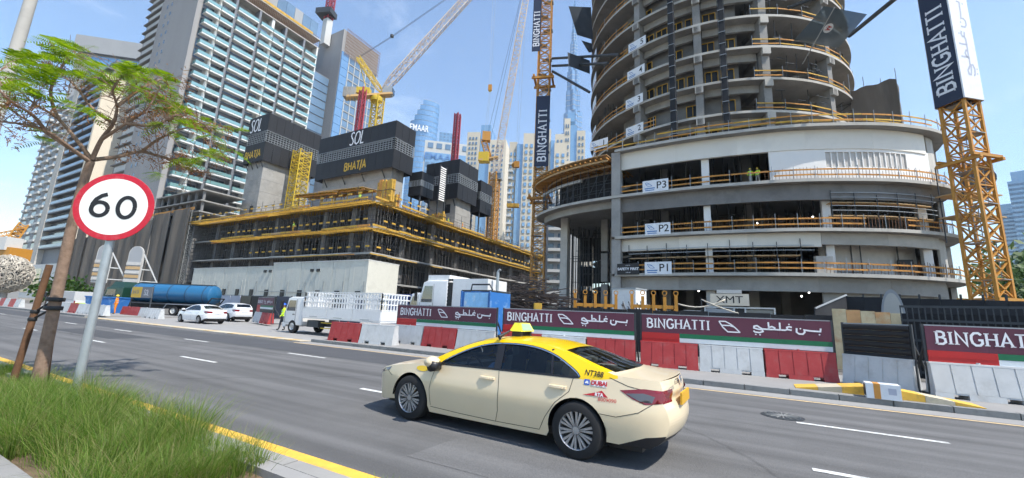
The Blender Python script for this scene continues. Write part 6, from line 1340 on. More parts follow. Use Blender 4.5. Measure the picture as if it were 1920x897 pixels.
mb = MB(); mb.tube([(2.46, -.60, 1.33), (2.44, -.62, 1.36), (2.50, -.40, 1.45)], [.03, .03, .012], 8); mb.build('sign_clamp', M('dark_trim'), TAXI_O)
# two parked white cars
SED = dict(TAXI); SED.update(k=.92, kz=1.0, w=.93, paint='car_white', paint2='car_white', two_tone=None, plate_m='plate_white', wr=.30, fw=.95, rw=3.86, track=.74, spokes=8)
q = G(353, 604); o, _ = car('parked_sedan', 'small white saloon parked on the apron behind the lane', (-39.1, 16.9, .01), R(1), SED, 'car', 'white cars parked on the apron')
SUV = dict(TAXI); SUV.update(k=.94, kz=1.14, w=1.0, paint='car_silver', paint2='car_silver', two_tone=None, plate_m='plate_white', wr=.36, track=.82, spokes=6,
  rail=[(1.28, .985), (1.60, 1.15), (1.98, 1.31), (2.4, 1.40), (3.0, 1.415), (3.7, 1.40), (4.3, 1.35), (4.55, 1.22), (4.66, 1.10)], deck=[(4.66, 1.10), (4.71, 1.08), (4.76, 1.055)],
  win=[(1.55, .97), (1.75, 1.09), (2.02, 1.225), (2.4, 1.325), (3.0, 1.345), (3.7, 1.325), (4.15, 1.26), (4.28, 1.14), (4.2, 1.06), (3.4, 1.01), (2.6, .99), (2.0, .975)], rscreen=(4.34, 4.64), pillars=[(2.60, 2.52, .1), (3.55, 3.45, .1)])
o, _ = car('parked_suv', 'silver white estate car parked behind the small saloon', (-43.2, 21.3, .01), R(-3), SUV, 'car', 'white cars parked on the apron')
# ------------------------------------------------------------------ trucks
def wheel_at(t, x, y, r, w_=.26, m='rim_grey', dual=False):
    b = MB(); b.lathe([(r * .55, -w_ / 2), (r * .92, -w_ / 2), (r, -w_ * .35), (r, w_ * .35), (r * .92, w_ / 2), (r * .55, w_ / 2)], 28, (0, 0, 0), 'Y'); o = b.build('wheel', M('rubber'), t, 40, (x, y, r)); s = -1 if y < 0 else 1
    b = MB(); b.lathe([(r * .56, s * w_ * .48), (r * .50, s * w_ * .30), (r * .28, s * w_ * .22), (r * .20, s * w_ * .42), (0, s * w_ * .45)], 20, (0, 0, 0), 'Y'); b.build('rim', M(m), o, 40); return o
def cabover(t, x0, L_, W_, z0, H_, paint, slope=.28, sleeper=False, dark='glass_dark'):
    """cab with raked front: profile extruded across, plus windows, doors, grille, mirrors"""
    zb = z0 + H_ * .48; pr_ = [(x0, z0), (x0 + L_, z0), (x0 + L_, z0 + H_), (x0 + slope + .35, z0 + H_), (x0 + slope, z0 + H_ * .95), (x0 + .05, zb), (x0, zb - .1)]
    me = MB(); me.prism([(a, b) for a, b in pr_], -W_ / 2, W_ / 2, lambda x, y, z: (x, z, y)); c = me.mesh('cab', M(paint)); bm = bmesh.new(); bm.from_mesh(c); bmesh.ops.recalc_face_normals(bm, faces=bm.faces); bmesh.ops.bevel(bm, geom=list(bm.edges), offset=.07, segments=3, affect='EDGES', profile=.6); bm.to_mesh(c); bm.free(); c.polygons.foreach_set('use_smooth', [True] * len(c.polygons)); c.set_sharp_from_angle(angle=R(40)); cab = link('cab', c, t)
    f = lambda z: x0 + .05 + (slope - .05) * (z - zb) / (H_ * .95 - H_ * .48)
    za, zc = zb + .08, z0 + H_ * .90
    MB().add([(f(za) - .012, -W_ * .43, za), (f(za) - .012, W_ * .43, za), (f(zc) - .012, W_ * .40, zc), (f(zc) - .012, -W_ * .40, zc)], [(0, 1, 2, 3)]).build('windscreen', M(dark), cab)
    wl = L_ * (.50 if sleeper else .62)
    for s in (-1, 1):
        y = s * (W_ / 2 + .006); MB().add([(x0 + .22, y, zb + .03), (x0 + wl, y, zb + .03), (x0 + wl, y, z0 + H_ * .87), (f(z0 + H_ * .87) + .18, y, z0 + H_ * .87)], [(0, 1, 2, 3) if s < 0 else (3, 2, 1, 0)]).build('side_window', M(dark), cab)
        m_ = MB(); 
        for a, b in (((x0 + .14, z0 + .15), (x0 + .14, zb)), ((x0 + wl + .08, z0 + .15), (x0 + wl + .08, z0 + H_ * .92)), ((x0 + .14, z0 + .15), (x0 + wl + .08, z0 + .15))): m_.bar((a[0], y, a[1]), (b[0], y, b[1]), .015)
        m_.build('door_seam', M('seam'), cab); MB().box((x0 + wl - .2, y - .03, zb - .2), (x0 + wl - .02, y + .03, zb - .15)).build('door_handle', M('dark_trim'), cab)
        MB().box((x0 - .12, s * (W_ / 2 + .08), zb + .1), (x0 - .02, s * (W_ / 2 + .26), zb + .62)).build('mirror', M('dark_trim'), cab); MB().box((x0 - .01, s * W_ * .30, z0 + .2), (x0 + .03, s * W_ * .45, z0 + .42) if s > 0 else (x0 + .03, s * W_ * .30 - 0, z0 + .42)).build('head_lamp', M('lamp_clear'), cab)
    MB().box((x0 - .012, -W_ * .36, z0 + .45), (x0 + .02, W_ * .36, zb - .22)).build('grille', M('dark_trim'), cab); MB().box((x0 - .06, -W_ / 2 + .02, z0 - .12), (x0 + .25, W_ / 2 - .02, z0 + .16)).build('bumper', M(paint), cab); return cab
# caged flatbed
fb = thing('caged_truck', 'white flatbed truck with white caged sides parked facing left', 'truck', (-24.9, 16.95, .01), R(0)); W_ = 2.1
cabover(fb, 0, 1.75, 2.0, .48, 1.72, 'truck_white')
MB().box((.3, -.45, .5), (8.2, .45, .72)).build('chassis', M('steel_dark'), fb); MB().box((1.95, -W_ / 2, .95), (8.4, W_ / 2, 1.03)).build('bed_floor', M('truck_white'), fb)
for s in (-1, 1):
    for i in range(3): MB().box((1.95 + i * 2.15 + .02, s * W_ / 2 - .03, 1.04), (1.95 + (i + 1) * 2.15 - .02, s * W_ / 2 + .03, 1.55)).build('drop_side', M('truck_white'), fb); MB().box((2.6 + i * 2.15, s * W_ / 2 - .045, 1.06), (3.3 + i * 2.15, s * W_ / 2 + .045, 1.09)).build('hinge_strip', M('steel_grey'), fb)
def cage(a, b, name='cage_side'):
    a, b = Vector(a), Vector(b); m_ = MB(); n = max(3, int((b - a).length / .23))
    for i in range(n + 1): p = a.lerp(b, i / n); m_.bar((p.x, p.y, 1.56), (p.x, p.y, 2.52), .055)
    for z in (1.6, 1.92, 2.22, 2.5): m_.bar((a.x, a.y, z), (b.x, b.y, z), .06)
    m_.build(name, M('truck_white'), fb)
for s in (-1, 1): cage((1.97, s * W_ / 2, 0), (8.38, s * W_ / 2, 0))
cage((8.38, -W_ / 2, 0), (8.38, W_ / 2, 0), 'tail_cage'); cage((1.97, -W_ / 2, 0), (1.97, W_ / 2, 0), 'head_cage'); MB().box((8.36, -W_ / 2, 1.04), (8.42, W_ / 2, 1.55)).build('tail_board', M('truck_white'), fb)
for x in (.95, 6.4):
    for s in (-1, 1): wheel_at(fb, x, s * .88, .40)
MB().box((2.3, -.95, .45), (3.3, -.5, .85)).build('fuel_tank', M('steel_dark'), fb); MB().box((3.6, -1.0, .42), (5.2, -.97, .47)).build('side_guard', M('steel_yellow'), fb); MB().box((3.6, -1.0, .72), (5.2, -.97, .77)).build('side_guard', M('steel_yellow'), fb)
# white tractor unit and neighbour behind the hoarding
def tractor(name, label, loc, rz, H_, W_=2.5, L_=2.3, extras=True):
    t = thing(name, label, 'truck', loc, rz, 'white lorry cabs behind the hoarding'); cab = cabover(t, 0, L_, W_, .9, H_, 'truck_white', .35, True)
    MB().box((.6, -W_ / 2 + .15, .9 + H_), (L_, W_ / 2 - .15, 1.25 + H_)).build('roof_fairing', M('truck_white'), t, 30) if extras else None
    MB().box((.3, -.5, .7), (6.3, .5, .95)).build('chassis', M('steel_dark'), t)
    for x in (1.2, 4.4, 5.6):
        for s in (-1, 1): wheel_at(t, x, s * (W_ / 2 - .18), .5, .3)
    if extras:
        for k in range(12): MB().box((L_ + .01, -W_ / 2 + .03, 1.2 + k * .22), (L_ + .34, -W_ / 2 + .20, 1.32 + k * .22)).build('air_louvre', M('dark_trim'), t)
        MB().box((L_ + .02, -W_ / 2 + .05, 1.1), (L_ + .3, W_ / 2 - .05, .9 + H_ - .2)).build('rear_housing', M('dark_trim'), t); MB().box((L_ + .34, -W_ / 2 + .1, 1.1), (5.2, W_ / 2 - .1, 3.75)).build('equipment_body', M('truck_white'), t)
        MB().tube([(5.6, -.7, .9), (5.6, -.7, 4.2), (5.75, -.7, 4.35)], .09, 10).build('exhaust_stack', M('galv'), t)
    return t
Yt = 20.5; xc = AY(784, 560, Yt).x; tractor('lorry_tractor', 'white high-roofed lorry cab behind the first maroon hoarding', (xc, Yt + 1.25, 0), R(0), 2.75)
xc2 = AY(764, 560, 24).x; tractor('lorry_tractor', 'smaller white lorry cab partly hidden left of the high-roofed one', (xc2, 25.2, 0), R(0), 2.15, 2.3, 1.9, False)
p = AY(874, 560, 20); bs = thing('blue_skip', 'blue and pale blue painted steel tank behind the first hoarding', 'skip', (p.x, 19.5, 0), R(-4))
for i in range(3): MB().box((i * .95 + .01, 0, .5), ((i + 1) * .95 - .01, 2, 2.9 + .04 * (i % 2))).build('side_panel', M('paint_blue' if i == 0 else 'cab_blue' if 'cab_blue' in MATS else 'paint_blue'), bs)
mat('pale_blue_patchy', (.25, .50, .75), .6, var=.15, vscale=3, stain=(.62, .70, .74), stain_s=1.1, stain_amt=.95)
bs.scale.x = .74; MB().box((.35, -.03, .6), (2.6, -.005, 2.85)).build('patchy_panel', M('pale_blue_patchy'), bs)
for x in (.0, 2.75): MB().box((x, -.06, .3), (x + .1, 0, 2.95)).build('rib', M('paint_blue'), bs)
MB().box((0, 0, 2.92), (2.85, 2, 3.0)).build('lid', M('steel_dark'), bs); MB().tube([(.4, .5, 3.0), (.5, .5, 3.35), (2.2, .5, 3.35), (2.5, .5, 3.05)], .05, 8).build('hose_rail', M('steel_dark'), bs)
# tanker: rear at px 395, front at px 205
flat('cab_green', (.012, .045, .03), .35, coat=.5); flat('tank_blue', (.018, .12, .25), .35, coat=.4, stain=(.03, .10, .2), stain_s=1, stain_amt=.5); flat('tank_dark', (.015, .06, .12), .5)
rear_, front_ = Vector((-50.2, 24.2)), Vector((-61.2, 19.1)); d_ = (rear_ - front_).normalized(); tk = thing('tanker_lorry', 'blue cylindrical tanker lorry with dark green cab at the left', 'truck', (front_.x, front_.y, .0), math.atan2(d_.y, d_.x))
cabover(tk, 0, 2.2, 2.4, .8, 2.0, 'cab_green', .3); MB().add(tz(.5, 2.2, -1.05, 1.05, 2.8, 3.4, .35, .12), BXF).build('roof_deflector', M('cab_green'), tk)
Lk = 9.2; b = MB(); b.lathe([(0, 2.75), (.7, 2.78), (1.0, 2.95), (1.05, 3.2), (1.05, 2.9 + Lk - .6), (1.0, 2.9 + Lk - .25), (.7, 2.9 + Lk), (0, 2.9 + Lk + .04)], 28, (0, 0, 2.35), 'X'); b.build('tank', M('tank_blue'), tk, 40)
for k in range(5): MB().lathe([(1.055, 3.2 + k * 2.0), (1.085, 3.22 + k * 2.0), (1.085, 3.30 + k * 2.0), (1.055, 3.32 + k * 2.0)], 28, (0, 0, 2.35), 'X').build('tank_band', M('tank_dark'), tk, 40)
MB().box((3.2, -.35, 3.36), (11.6, .35, 3.46)).build('walkway', M('steel_dark'), tk); MB().box((2.4, -.5, .7), (12, .5, 1.15)).build('chassis', M('steel_dark'), tk); MB().box((3.0, -1.2, 1.15), (12, 1.2, 1.3)).build('tank_deck', M('steel_dark'), tk)
for x in (1.2, 8.4, 9.75):
    for s in (-1, 1): wheel_at(tk, x, s * 1.05, .52, .32, 'far_white')
MB().box((7.6, -1.28, 1.18), (10.6, -1.22, 1.24)).build('mudguard', M('galv'), tk); MB().bar((7.6, -1.25, 1.2), (7.3, -1.25, .7), .06).build('mudguard_stay', M('galv'), tk)
MB().tube([(11.9, -.9, 1.4), (12.3, -.9, 2.0), (12.3, .9, 2.0), (11.9, .9, 1.4)], .07, 8).build('hose', M('rubber'), tk)
# pickup seen from behind
p = G(122, 577); pk = thing('pickup_truck', 'white pickup with yellow tail strip seen from behind at far left', 'truck', (-62.5, 15.2, .13), R(8))
cabover(pk, 0, 2.0, 1.75, .5, 1.3, 'car_white', .5); MB().box((2.02, -.87, .5), (5.0, .87, 1.1)).build('load_bed', M('car_white'), pk); MB().box((4.98, -.86, .52), (5.03, .86, 1.1)).build('tailgate', M('car_white'), pk); MB().box((5.03, -.8, .62), (5.05, .8, .85)).build('tail_strip', M('vest_yellow'), pk); MB().box((5.05, -.35, .45), (5.07, .35, .60)).build('number_plate', M('flag_green'), pk)
for s in (-1, 1): MB().box((5.03, s * .84 - .05, .8), (5.06, s * .84 + .05, 1.05)).build('tail_lamp', M('lamp_red'), pk)
for i in range(6): MB().box((2.1 + i * .48, -.88, 1.12), (2.14 + i * .48, .88, 1.95)).build('cargo_hoop', M('car_white'), pk)
MB().box((2.05, -.9, 1.12), (4.95, -.86, 1.92)).build('cargo_side', M('far_white'), pk); MB().box((4.94, -.86, 1.12), (4.98, .86, 1.95)).build('cargo_back', M('far_white'), pk)
for x in (.9, 4.0):
    for s in (-1, 1): wheel_at(pk, x, s * .78, .36)
# ------------------------------------------------------------------ people
def person(label, loc, rz, top, legs, helmet, pose='stand', group='site workers', h=1.75, seated=False, scale=1.):
    """one continuous skinned body; clothing colours by height, vest and helmet as children"""
    J = {}
    def j(n, p, r): J[n] = (Vector(p), r)
    j('pel', (0, 0, .95), .135)
    if seated:
        j('ch', (.05, 0, 1.32), .15); j('nk', (.06, 0, 1.50), .055); j('hd', (.02, 0, 1.62), .085); j('ht', (.02, 0, 1.72), .08)
        for s, q in ((1, 'l'), (-1, 'r')): j('hip' + q, (-.05, .10 * s, .92), .10); j('kn' + q, (-.45, .12 * s, .95), .07); j('an' + q, (-.65, .12 * s, .58), .05); j('to' + q, (-.82, .12 * s, .55), .04); j('sh' + q, (.05, .20 * s, 1.43), .065); j('el' + q, (-.12, .26 * s, 1.20), .05); j('wr' + q, (-.38, .16 * s, 1.24), .035); j('ha' + q, (-.45, .14 * s, 1.27), .03)
    else:
        st = .14 if pose == 'walk' else .03
        j('ch', (0, 0, 1.30), .155); j('nk', (0, 0, 1.50), .055); j('hd', (-.02, 0, 1.62), .085); j('ht', (-.01, 0, 1.73), .075)
        for s, q in ((1, 'l'), (-1, 'r')):
            f_ = s * st; j('hip' + q, (0, .10 * s, .90), .10); j('kn' + q, (-f_ * .5 - .02, .10 * s, .50), .07); j('an' + q, (-f_ * 1.1 + .02, .10 * s, .09), .05); j('to' + q, (-f_ * 1.1 - .14, .11 * s, .04), .038); j('sh' + q, (0, .20 * s, 1.43), .065); j('el' + q, (.03 + f_ * .6, .27 * s, 1.16), .048); j('wr' + q, (-.06 + f_ * 1.2, .26 * s, .93), .033); j('ha' + q, (-.08 + f_ * 1.3, .25 * s, .84), .032)
    nm = list(J); idx = {n: i for i, n in enumerate(nm)}; E_ = [('pel', 'ch'), ('ch', 'nk'), ('nk', 'hd'), ('hd', 'ht')]
    for q in 'lr': E_ += [('pel', 'hip' + q), ('hip' + q, 'kn' + q), ('kn' + q, 'an' + q), ('an' + q, 'to' + q), ('ch', 'sh' + q), ('sh' + q, 'el' + q), ('el' + q, 'wr' + q), ('wr' + q, 'ha' + q)]
    me = bpy.data.meshes.new('person'); me.from_pydata([J[n][0] for n in nm], [(idx[a], idx[b]) for a, b in E_], []); ob = bpy.data.objects.new('tmp', me); C.objects.link(ob)
    md_ = ob.modifiers.new('skin', 'SKIN'); md_.use_smooth_shade = True
    for i, n in enumerate(nm): me.skin_vertices[0].data[i].radius = (J[n][1], J[n][1])
    me.skin_vertices[0].data[0].use_root = True; ob.modifiers.new('sub', 'SUBSURF').levels = 1
    dg = bpy.context.evaluated_depsgraph_get(); bmsh = bpy.data.meshes.new_from_object(ob.evaluated_get(dg)); bpy.data.objects.remove(ob)
    bmsh.materials.clear()
    for m_ in (top, legs, 'skin', 'shoe'): bmsh.materials.append(M(m_))
    V = [v.co.copy() for v in bmsh.vertices]
    for pl in bmsh.polygons:
        c = pl.center; hand = min((c - J['ha' + q][0]).length for q in 'lr') < .10; foot = min((c - J['to' + q][0]).length for q in 'lr') < .16
        pl.material_index = 2 if (c.z > 1.47 or hand) else 3 if foot else (0 if c.z > .93 and not any((c - J['kn' + q][0]).length < .2 for q in 'lr') else 1); pl.use_smooth = True
    o = link('person', bmsh, None, loc, (0, 0, rz)); o.scale = (scale,) * 3; tag(o, label, 'person', group)
    hd = J['hd'][0]
    f = MB(); f.add([(hd.x - .095, 0, hd.z + .01), (hd.x - .125, 0, hd.z - .03), (hd.x - .09, .018, hd.z - .035), (hd.x - .09, -.018, hd.z - .035)], [(0, 1, 2), (0, 3, 1), (1, 3, 2)]); f.build('nose', M('skin'), o)
    for s in (-1, 1): e = MB(); e.lathe([(0, -.008), (.012, 0), (0, .008)], 6, (hd.x - .088, s * .034, hd.z + .022), 'X'); e.build('eye', M('letter_black'), o)
    if helmet:
        hm = MB(); hm.lathe([(.135, .0), (.125, .015), (.118, .05), (.09, .105), (.04, .135), (0, .14)], 16, (hd.x, 0, hd.z + .045)); hm.cbox((hd.x - .13, 0, hd.z + .05), (.07, .14, .012)); hm.build('helmet', M(helmet), o, 40)
    else:
        hm = MB(); hm.lathe([(.092, -.03), (.10, .03), (.085, .09), (.04, .125), (0, .13)], 14, (hd.x + .012, 0, hd.z + .02)); hm.build('hair', M('dark_trim'), o, True)
    if top.startswith('vest'):
        for z in (1.08, 1.24):
            s_ = MB(); s_.lathe([(.150, 0), (.152, .035)], 16, (0, 0, z)); o2 = s_.build('reflective_band', M('flag_white'), o); o2.scale = (.98, 1.10, 1)
    return o
p = G(527, 620); person('worker in blue helmet and yellow vest standing left of the caged truck', (p.x, p.y, .005), R(70), 'vest_yellow', 'cloth_dark', 'helmet_blue', 'walk')
p = AD(217, 575, 54); person('worker in orange beside the tanker cab', (p.x, p.y, .13), R(60), 'vest_orange', 'vest_orange', 'helmet_yellow')
q = PF.off(d_at(1409, 0, 17), .8, 17.0); person('left one of two workers in yellow vests on the third deck', q, R(100), 'vest_yellow', 'cloth_grey', 'helmet_yellow')
q = PF.off(d_at(1424, 0, 17), .8, 17.0); person('right one of two workers in yellow vests on the third deck, bending', q, R(60), 'vest_yellow', 'cloth_grey', 'helmet_yellow', 'walk')
p = AY(555, 418, 49.6); person('worker in yellow on the second slab of the yellow podium', (p.x, 49.2, 16.21), R(90), 'vest_yellow', 'timber_yellow', 'helmet_yellow', scale=1.15)
p = AY(691, 360, 51); person('worker in yellow on the podium roof by the timber bundle', (p.x - 1.5, 50.4, 21.02), R(90), 'vest_yellow', 'cloth_dark', 'helmet_yellow', scale=1.1)
p = AX(876, 430, -55.2); person('worker in orange on the podium roof edge below the third core', (-56.6, p.y, 21.02), R(20), 'vest_orange', 'cloth_blue', 'helmet_yellow', scale=1.1)
p = AX(848, 408, -56); person('worker in yellow on the podium roof edge beside the third core', (-57, p.y, 21.02), R(20), 'vest_yellow', 'cloth_blue', 'helmet_yellow', scale=1.1)
p = AD(1375, 583, 47); person('worker in blue near the hoist cabin at ground level', (p.x, p.y, 0), R(60), 'cloth_blue', 'cloth_blue', 'helmet_yellow')
# taxi driver
mw = TAXI_O.matrix_world if False else Matrix.Translation(TAXI_O.location) @ Matrix.Rotation(TAXI_O.rotation_euler.z, 4, 'Z'); p = mw @ Vector((2.28, -.37, -.50)); person('taxi driver in a pale blue shirt behind the wheel', p, TAXI_O.rotation_euler.z, 'cloth_shirt' if 'cloth_shirt' in MATS else 'cloth_blue', 'cloth_dark', None, seated=True, group='taxi driver')
# ------------------------------------------------------------------ foliage materials
def leafmat(name, cols, trans=.35, rough=.5):
    m = bpy.data.materials.new(name); m.use_nodes = True; t = m.node_tree; L = t.links.new; b = t.nodes['Principled BSDF']; o = t.nodes['Material Output']
    g = t.nodes.new('ShaderNodeNewGeometry'); r = t.nodes.new('ShaderNodeValToRGB'); els = r.color_ramp.elements; els[0].color = (*cols[0], 1); els[1].color = (*cols[-1], 1)
    for i, c in enumerate(cols[1:-1]): e = els.new((i + 1) / (len(cols) - 1)); e.color = (*c, 1)
    L(g.outputs['Random Per Island'], r.inputs[0]); L(r.outputs[0], b.inputs['Base Color']); b.inputs['Roughness'].default_value = rough; b.inputs['Specular IOR Level'].default_value = .3
    tr = t.nodes.new('ShaderNodeBsdfTranslucent'); hs = t.nodes.new('ShaderNodeHueSaturation'); hs.inputs['Value'].default_value = 1.5; hs.inputs['Saturation'].default_value = 1.15; L(r.outputs[0], hs.inputs['Color']); L(hs.outputs[0], tr.inputs[0])
    x = t.nodes.new('ShaderNodeMixShader'); x.inputs[0].default_value = trans; L(b.outputs[0], x.inputs[1]); L(tr.outputs[0], x.inputs[2]); L(x.outputs[0], o.inputs[0]); MATS[name] = m; return m
leafmat('grass_blades', [(.055, .11, .013), (.085, .17, .022), (.12, .22, .03), (.17, .25, .045), (.24, .27, .08), (.31, .26, .12)], .38)
leafmat('tree_leaf', [(.08, .14, .015), (.12, .20, .02), (.18, .27, .03), (.24, .30, .05)], .5); leafmat('dry_pod', [(.16, .07, .03), (.26, .12, .05), (.32, .17, .08)], .15, .8)
leafmat('shrub_leaf', [(.03, .07, .015), (.05, .10, .02), (.08, .13, .03)], .3)
mat('bark', (.23, .155, .11), .9, var=.3, vscale=9, bump=.5, bscale=30, stain=(.12, .065, .035), stain_s=7, stain_amt=.6); mat('stake_wood', (.12, .06, .03), .85, var=.3, vscale=8, bump=.3)
# ------------------------------------------------------------------ grass bed
def blades(n, cx, cy, z, hgt, spread, lean, wid, seed):
    """n blades in clumps; arrays cx, cy give clump centres"""
    g = np.random.default_rng(seed); k = g.integers(0, len(cx), n); a = g.uniform(0, 2 * PI, n); r = np.abs(g.normal(0, spread, n)); bx = cx[k] + r * np.cos(a) * .8; by = cy[k] + r * np.sin(a) * .8
    h = hgt[k] * g.uniform(.55, 1.1, n); ln = g.uniform(.1, 1, n) * lean * h; da = a + g.normal(0, .5, n); dx, dy = np.cos(da), np.sin(da); S_ = 5; V = np.zeros((n, S_, 2, 3)); pa = g.uniform(0, PI, n); px, py = np.cos(pa), np.sin(pa)
    for s in range(S_):
        t = s / (S_ - 1); w_ = wid * (1 - t) ** .7 * g.uniform(.8, 1.2, n) if s else np.full(n, wid * .8)
        x = bx + dx * ln * t ** 1.9; y = by + dy * ln * t ** 1.9; zz = z + h * (t - .28 * (ln / np.maximum(h, .01)) * t ** 2.2)
        for q, sg in ((0, -1), (1, 1)): V[:, s, q, 0] = x + px * w_ * sg; V[:, s, q, 1] = y + py * w_ * sg; V[:, s, q, 2] = zz
    b = np.arange(n)[:, None] * (S_ * 2); F = np.concatenate([b + np.array([[s * 2, s * 2 + 1, s * 2 + 3, s * 2 + 2]]) for s in range(S_ - 1)], 0)
    return V.reshape(-1, 3), F
def np_mesh(name, V, F, m, parent=None):
    me = bpy.data.meshes.new(name); me.vertices.add(len(V)); me.vertices.foreach_set('co', V.astype(np.float32).ravel()); k = F.shape[1]; me.loops.add(F.size); me.loops.foreach_set('vertex_index', F.astype(np.int32).ravel()); me.polygons.add(len(F)); me.polygons.foreach_set('loop_start', np.arange(len(F), dtype=np.int32) * k); me.polygons.foreach_set('use_smooth', np.ones(len(F), bool)); me.materials.append(m); me.update(calc_edges=True); return link(name, me, parent)
gx, gy, gh = [], [], []
for i in range(330):
    x = -4.25 - 17 * random.random() ** 1.25; y = random.uniform(1.35, 2.78)
    if y < 1.75 and x > -6.4 and random.random() < .12: continue
    gx.append(x); gy.append(y); gh.append(random.uniform(.42, .70) * (.8 if x > -4.9 else .62 if x < -9.2 else 1))
V, F = blades(50000, np.array(gx), np.array(gy), .05, np.array(gh), .12, .95, .0027, 3); go = stuff(np_mesh('verge_grass', V, F, M('grass_blades'))); tag(go, 'tall bright green ornamental grass filling the near verge', 'grass')
V, F = blades(260, np.array([-2.62, -2.55]), np.array([2.70, 2.66]), .05, np.array([.3, .26]), .05, .6, .006, 5); o = np_mesh('grass_tuft', V, F, M('grass_blades')); tag(o, 'tiny green tuft at the bottom edge near the middle', 'grass tuft'); o['kind'] = 'stuff'
# ------------------------------------------------------------------ young tree, its stakes
yy = 705.
while G(75 - (yy - 705) * .25, yy, .06).y > 2.55: yy += 1
tb = G(75 - (yy - 705) * .25, yy, .06); TD = math.hypot(tb.x, tb.y)
TR = thing('street_tree', 'young feathery leaved tree with brown pods leaning over the speed sign', 'tree', tb, 0); to = Vector(tb)
def tpnt(px, py, dd=0.): return AD(px, py, TD + dd) - to
mb = MB(); path = [tpnt(75 - (yy - 705) * .25, yy) - Vector((0, 0, .1)), tpnt(88, 640), tpnt(105, 560), tpnt(122, 480), tpnt(138, 410), tpnt(154, 350), tpnt(170, 303)]
mb.tube(spline(path, 4), list(np.interp(np.arange(25), [0, 3, 24], [.105, .088, .062])), 12); mb.build('trunk', M('bark'), TR, True)
BR = [((170, 305, 0), (135, 280, -.2), (85, 245, -.5), (35, 232, -.8), (-10, 228, -1.0)), ((172, 300, 0), (143, 262, .2), (108, 222, .5), (65, 195, .6), (25, 160, .8)), ((172, 300, 0), (190, 262, -.1), (212, 232, -.3), (219, 200, -.4), (212, 165, -.6), (240, 135, -.6)),
      ((175, 300, 0), (222, 294, .3), (265, 285, .5), (312, 297, .7), (355, 300, .8), (425, 285, .9)), ((190, 262, -.1), (236, 232, -.5), (275, 205, -.8), (300, 165, -1.0)), ((108, 222, .5), (95, 170, .6), (120, 120, .6), (150, 100, .5)), ((212, 232, -.3), (170, 200, 0), (140, 160, .2), (100, 130, .3)),
      ((265, 285, .5), (300, 260, .4), (350, 240, .3), (400, 240, .2)), ((236, 232, -.5), (290, 235, -.9), (340, 215, -1.1), (385, 235, -1.2)), ((85, 245, -.5), (60, 215, -.9), (20, 190, -1.2), (-20, 150, -1.3)), ((312, 297, .7), (360, 320, .9), (395, 325, 1.0)), ((219, 200, -.4), (260, 170, -.2), (300, 150, 0), (315, 160, .1)), ((130, 278, -.2), (60, 232, .3), (10, 200, .6))]
lm = MB(); tips = []
for b in BR:
    P_ = spline([tpnt(*q) for q in b], 5); n = len(P_); r0 = .042 if b[0][0] < 180 and b[0][1] > 290 else .032; lm.tube(P_, list(np.linspace(r0, .009, n)), 7, False); tips += [(P_[i], i / n) for i in range(n // 3, n)]
lm.build('limbs', M('bark'), TR, True)
tw = MB(); LV, LF, DV, DF = [], [], [], []
def frond(base, d, L_):
    d = d.normalized(); s = d.cross(Vector((0, 0, 1))); s = s.normalized() if s.length > .1 else Vector((1, 0, 0)); n = 11
    for i in range(n):
        t = (i + 1) / n; c = base + d * L_ * t - Vector((0, 0, 1)) * .35 * L_ * t * t
        for sg in (-1, 1):
            l = L_ * .42 * math.sin(PI * (.18 + .78 * t)) ; e = (s * sg + d * .35 - Vector((0, 0, random.uniform(0, .25)))).normalized(); w_ = d * L_ * .023; o = len(LV); LV.extend([c - w_, c + e * l * .55 - w_ * 1.1, c + e * l, c + e * l * .55 + w_ * 1.1, c + w_]); LF.append((o, o + 1, o + 2, o + 3, o + 4))
CL = [(15, 130, 3), (40, 150, 3), (5, 165, 3), (60, 120, 2), (25, 185, 2), (75, 150, 2), (100, 165, 2), (85, 105, 2), (110, 95, 3), (135, 92, 2), (150, 118, 3), (170, 140, 3), (125, 140, 2), (195, 150, 3), (215, 160, 2), (235, 135, 3), (255, 148, 3), (275, 140, 3), (295, 155, 3), (270, 165, 2), (180, 120, 2), (310, 190, 2), (335, 205, 3), (350, 225, 3), (320, 230, 2), (375, 235, 3), (365, 255, 2), (400, 250, 3), (425, 248, 2), (345, 185, 1), (300, 205, 2), (345, 300, 1), (385, 290, 2), (300, 330, 1), (410, 285, 1), (430, 290, 1), (70, 190, 1), (160, 205, 1), (20, 210, 1), (115, 200, 1), (75, 258, 1), (280, 182, 2), (40, 100, 1), (130, 115, 2)]
for px, py, k in CL:
    for q in range(k + (random.random() < .4)):
        c = tpnt(px + random.uniform(-15, 15), py + random.uniform(-10, 10), random.uniform(-1.3, 1.2)); j = min(tips, key=lambda t: (t[0] - c).length_squared)[0]
        mid = j.lerp(c, .5) + Vector((0, 0, random.uniform(0, .12))); tw.tube([j, mid, c], [.008, .006, .004], 5, False)
        for f in range(random.randint(3, 5)): a = random.uniform(0, 2 * PI); frond(c, Vector((math.cos(a), math.sin(a), random.uniform(-.1, .45))) + (c - j).normalized() * .5, random.uniform(.24, .42))
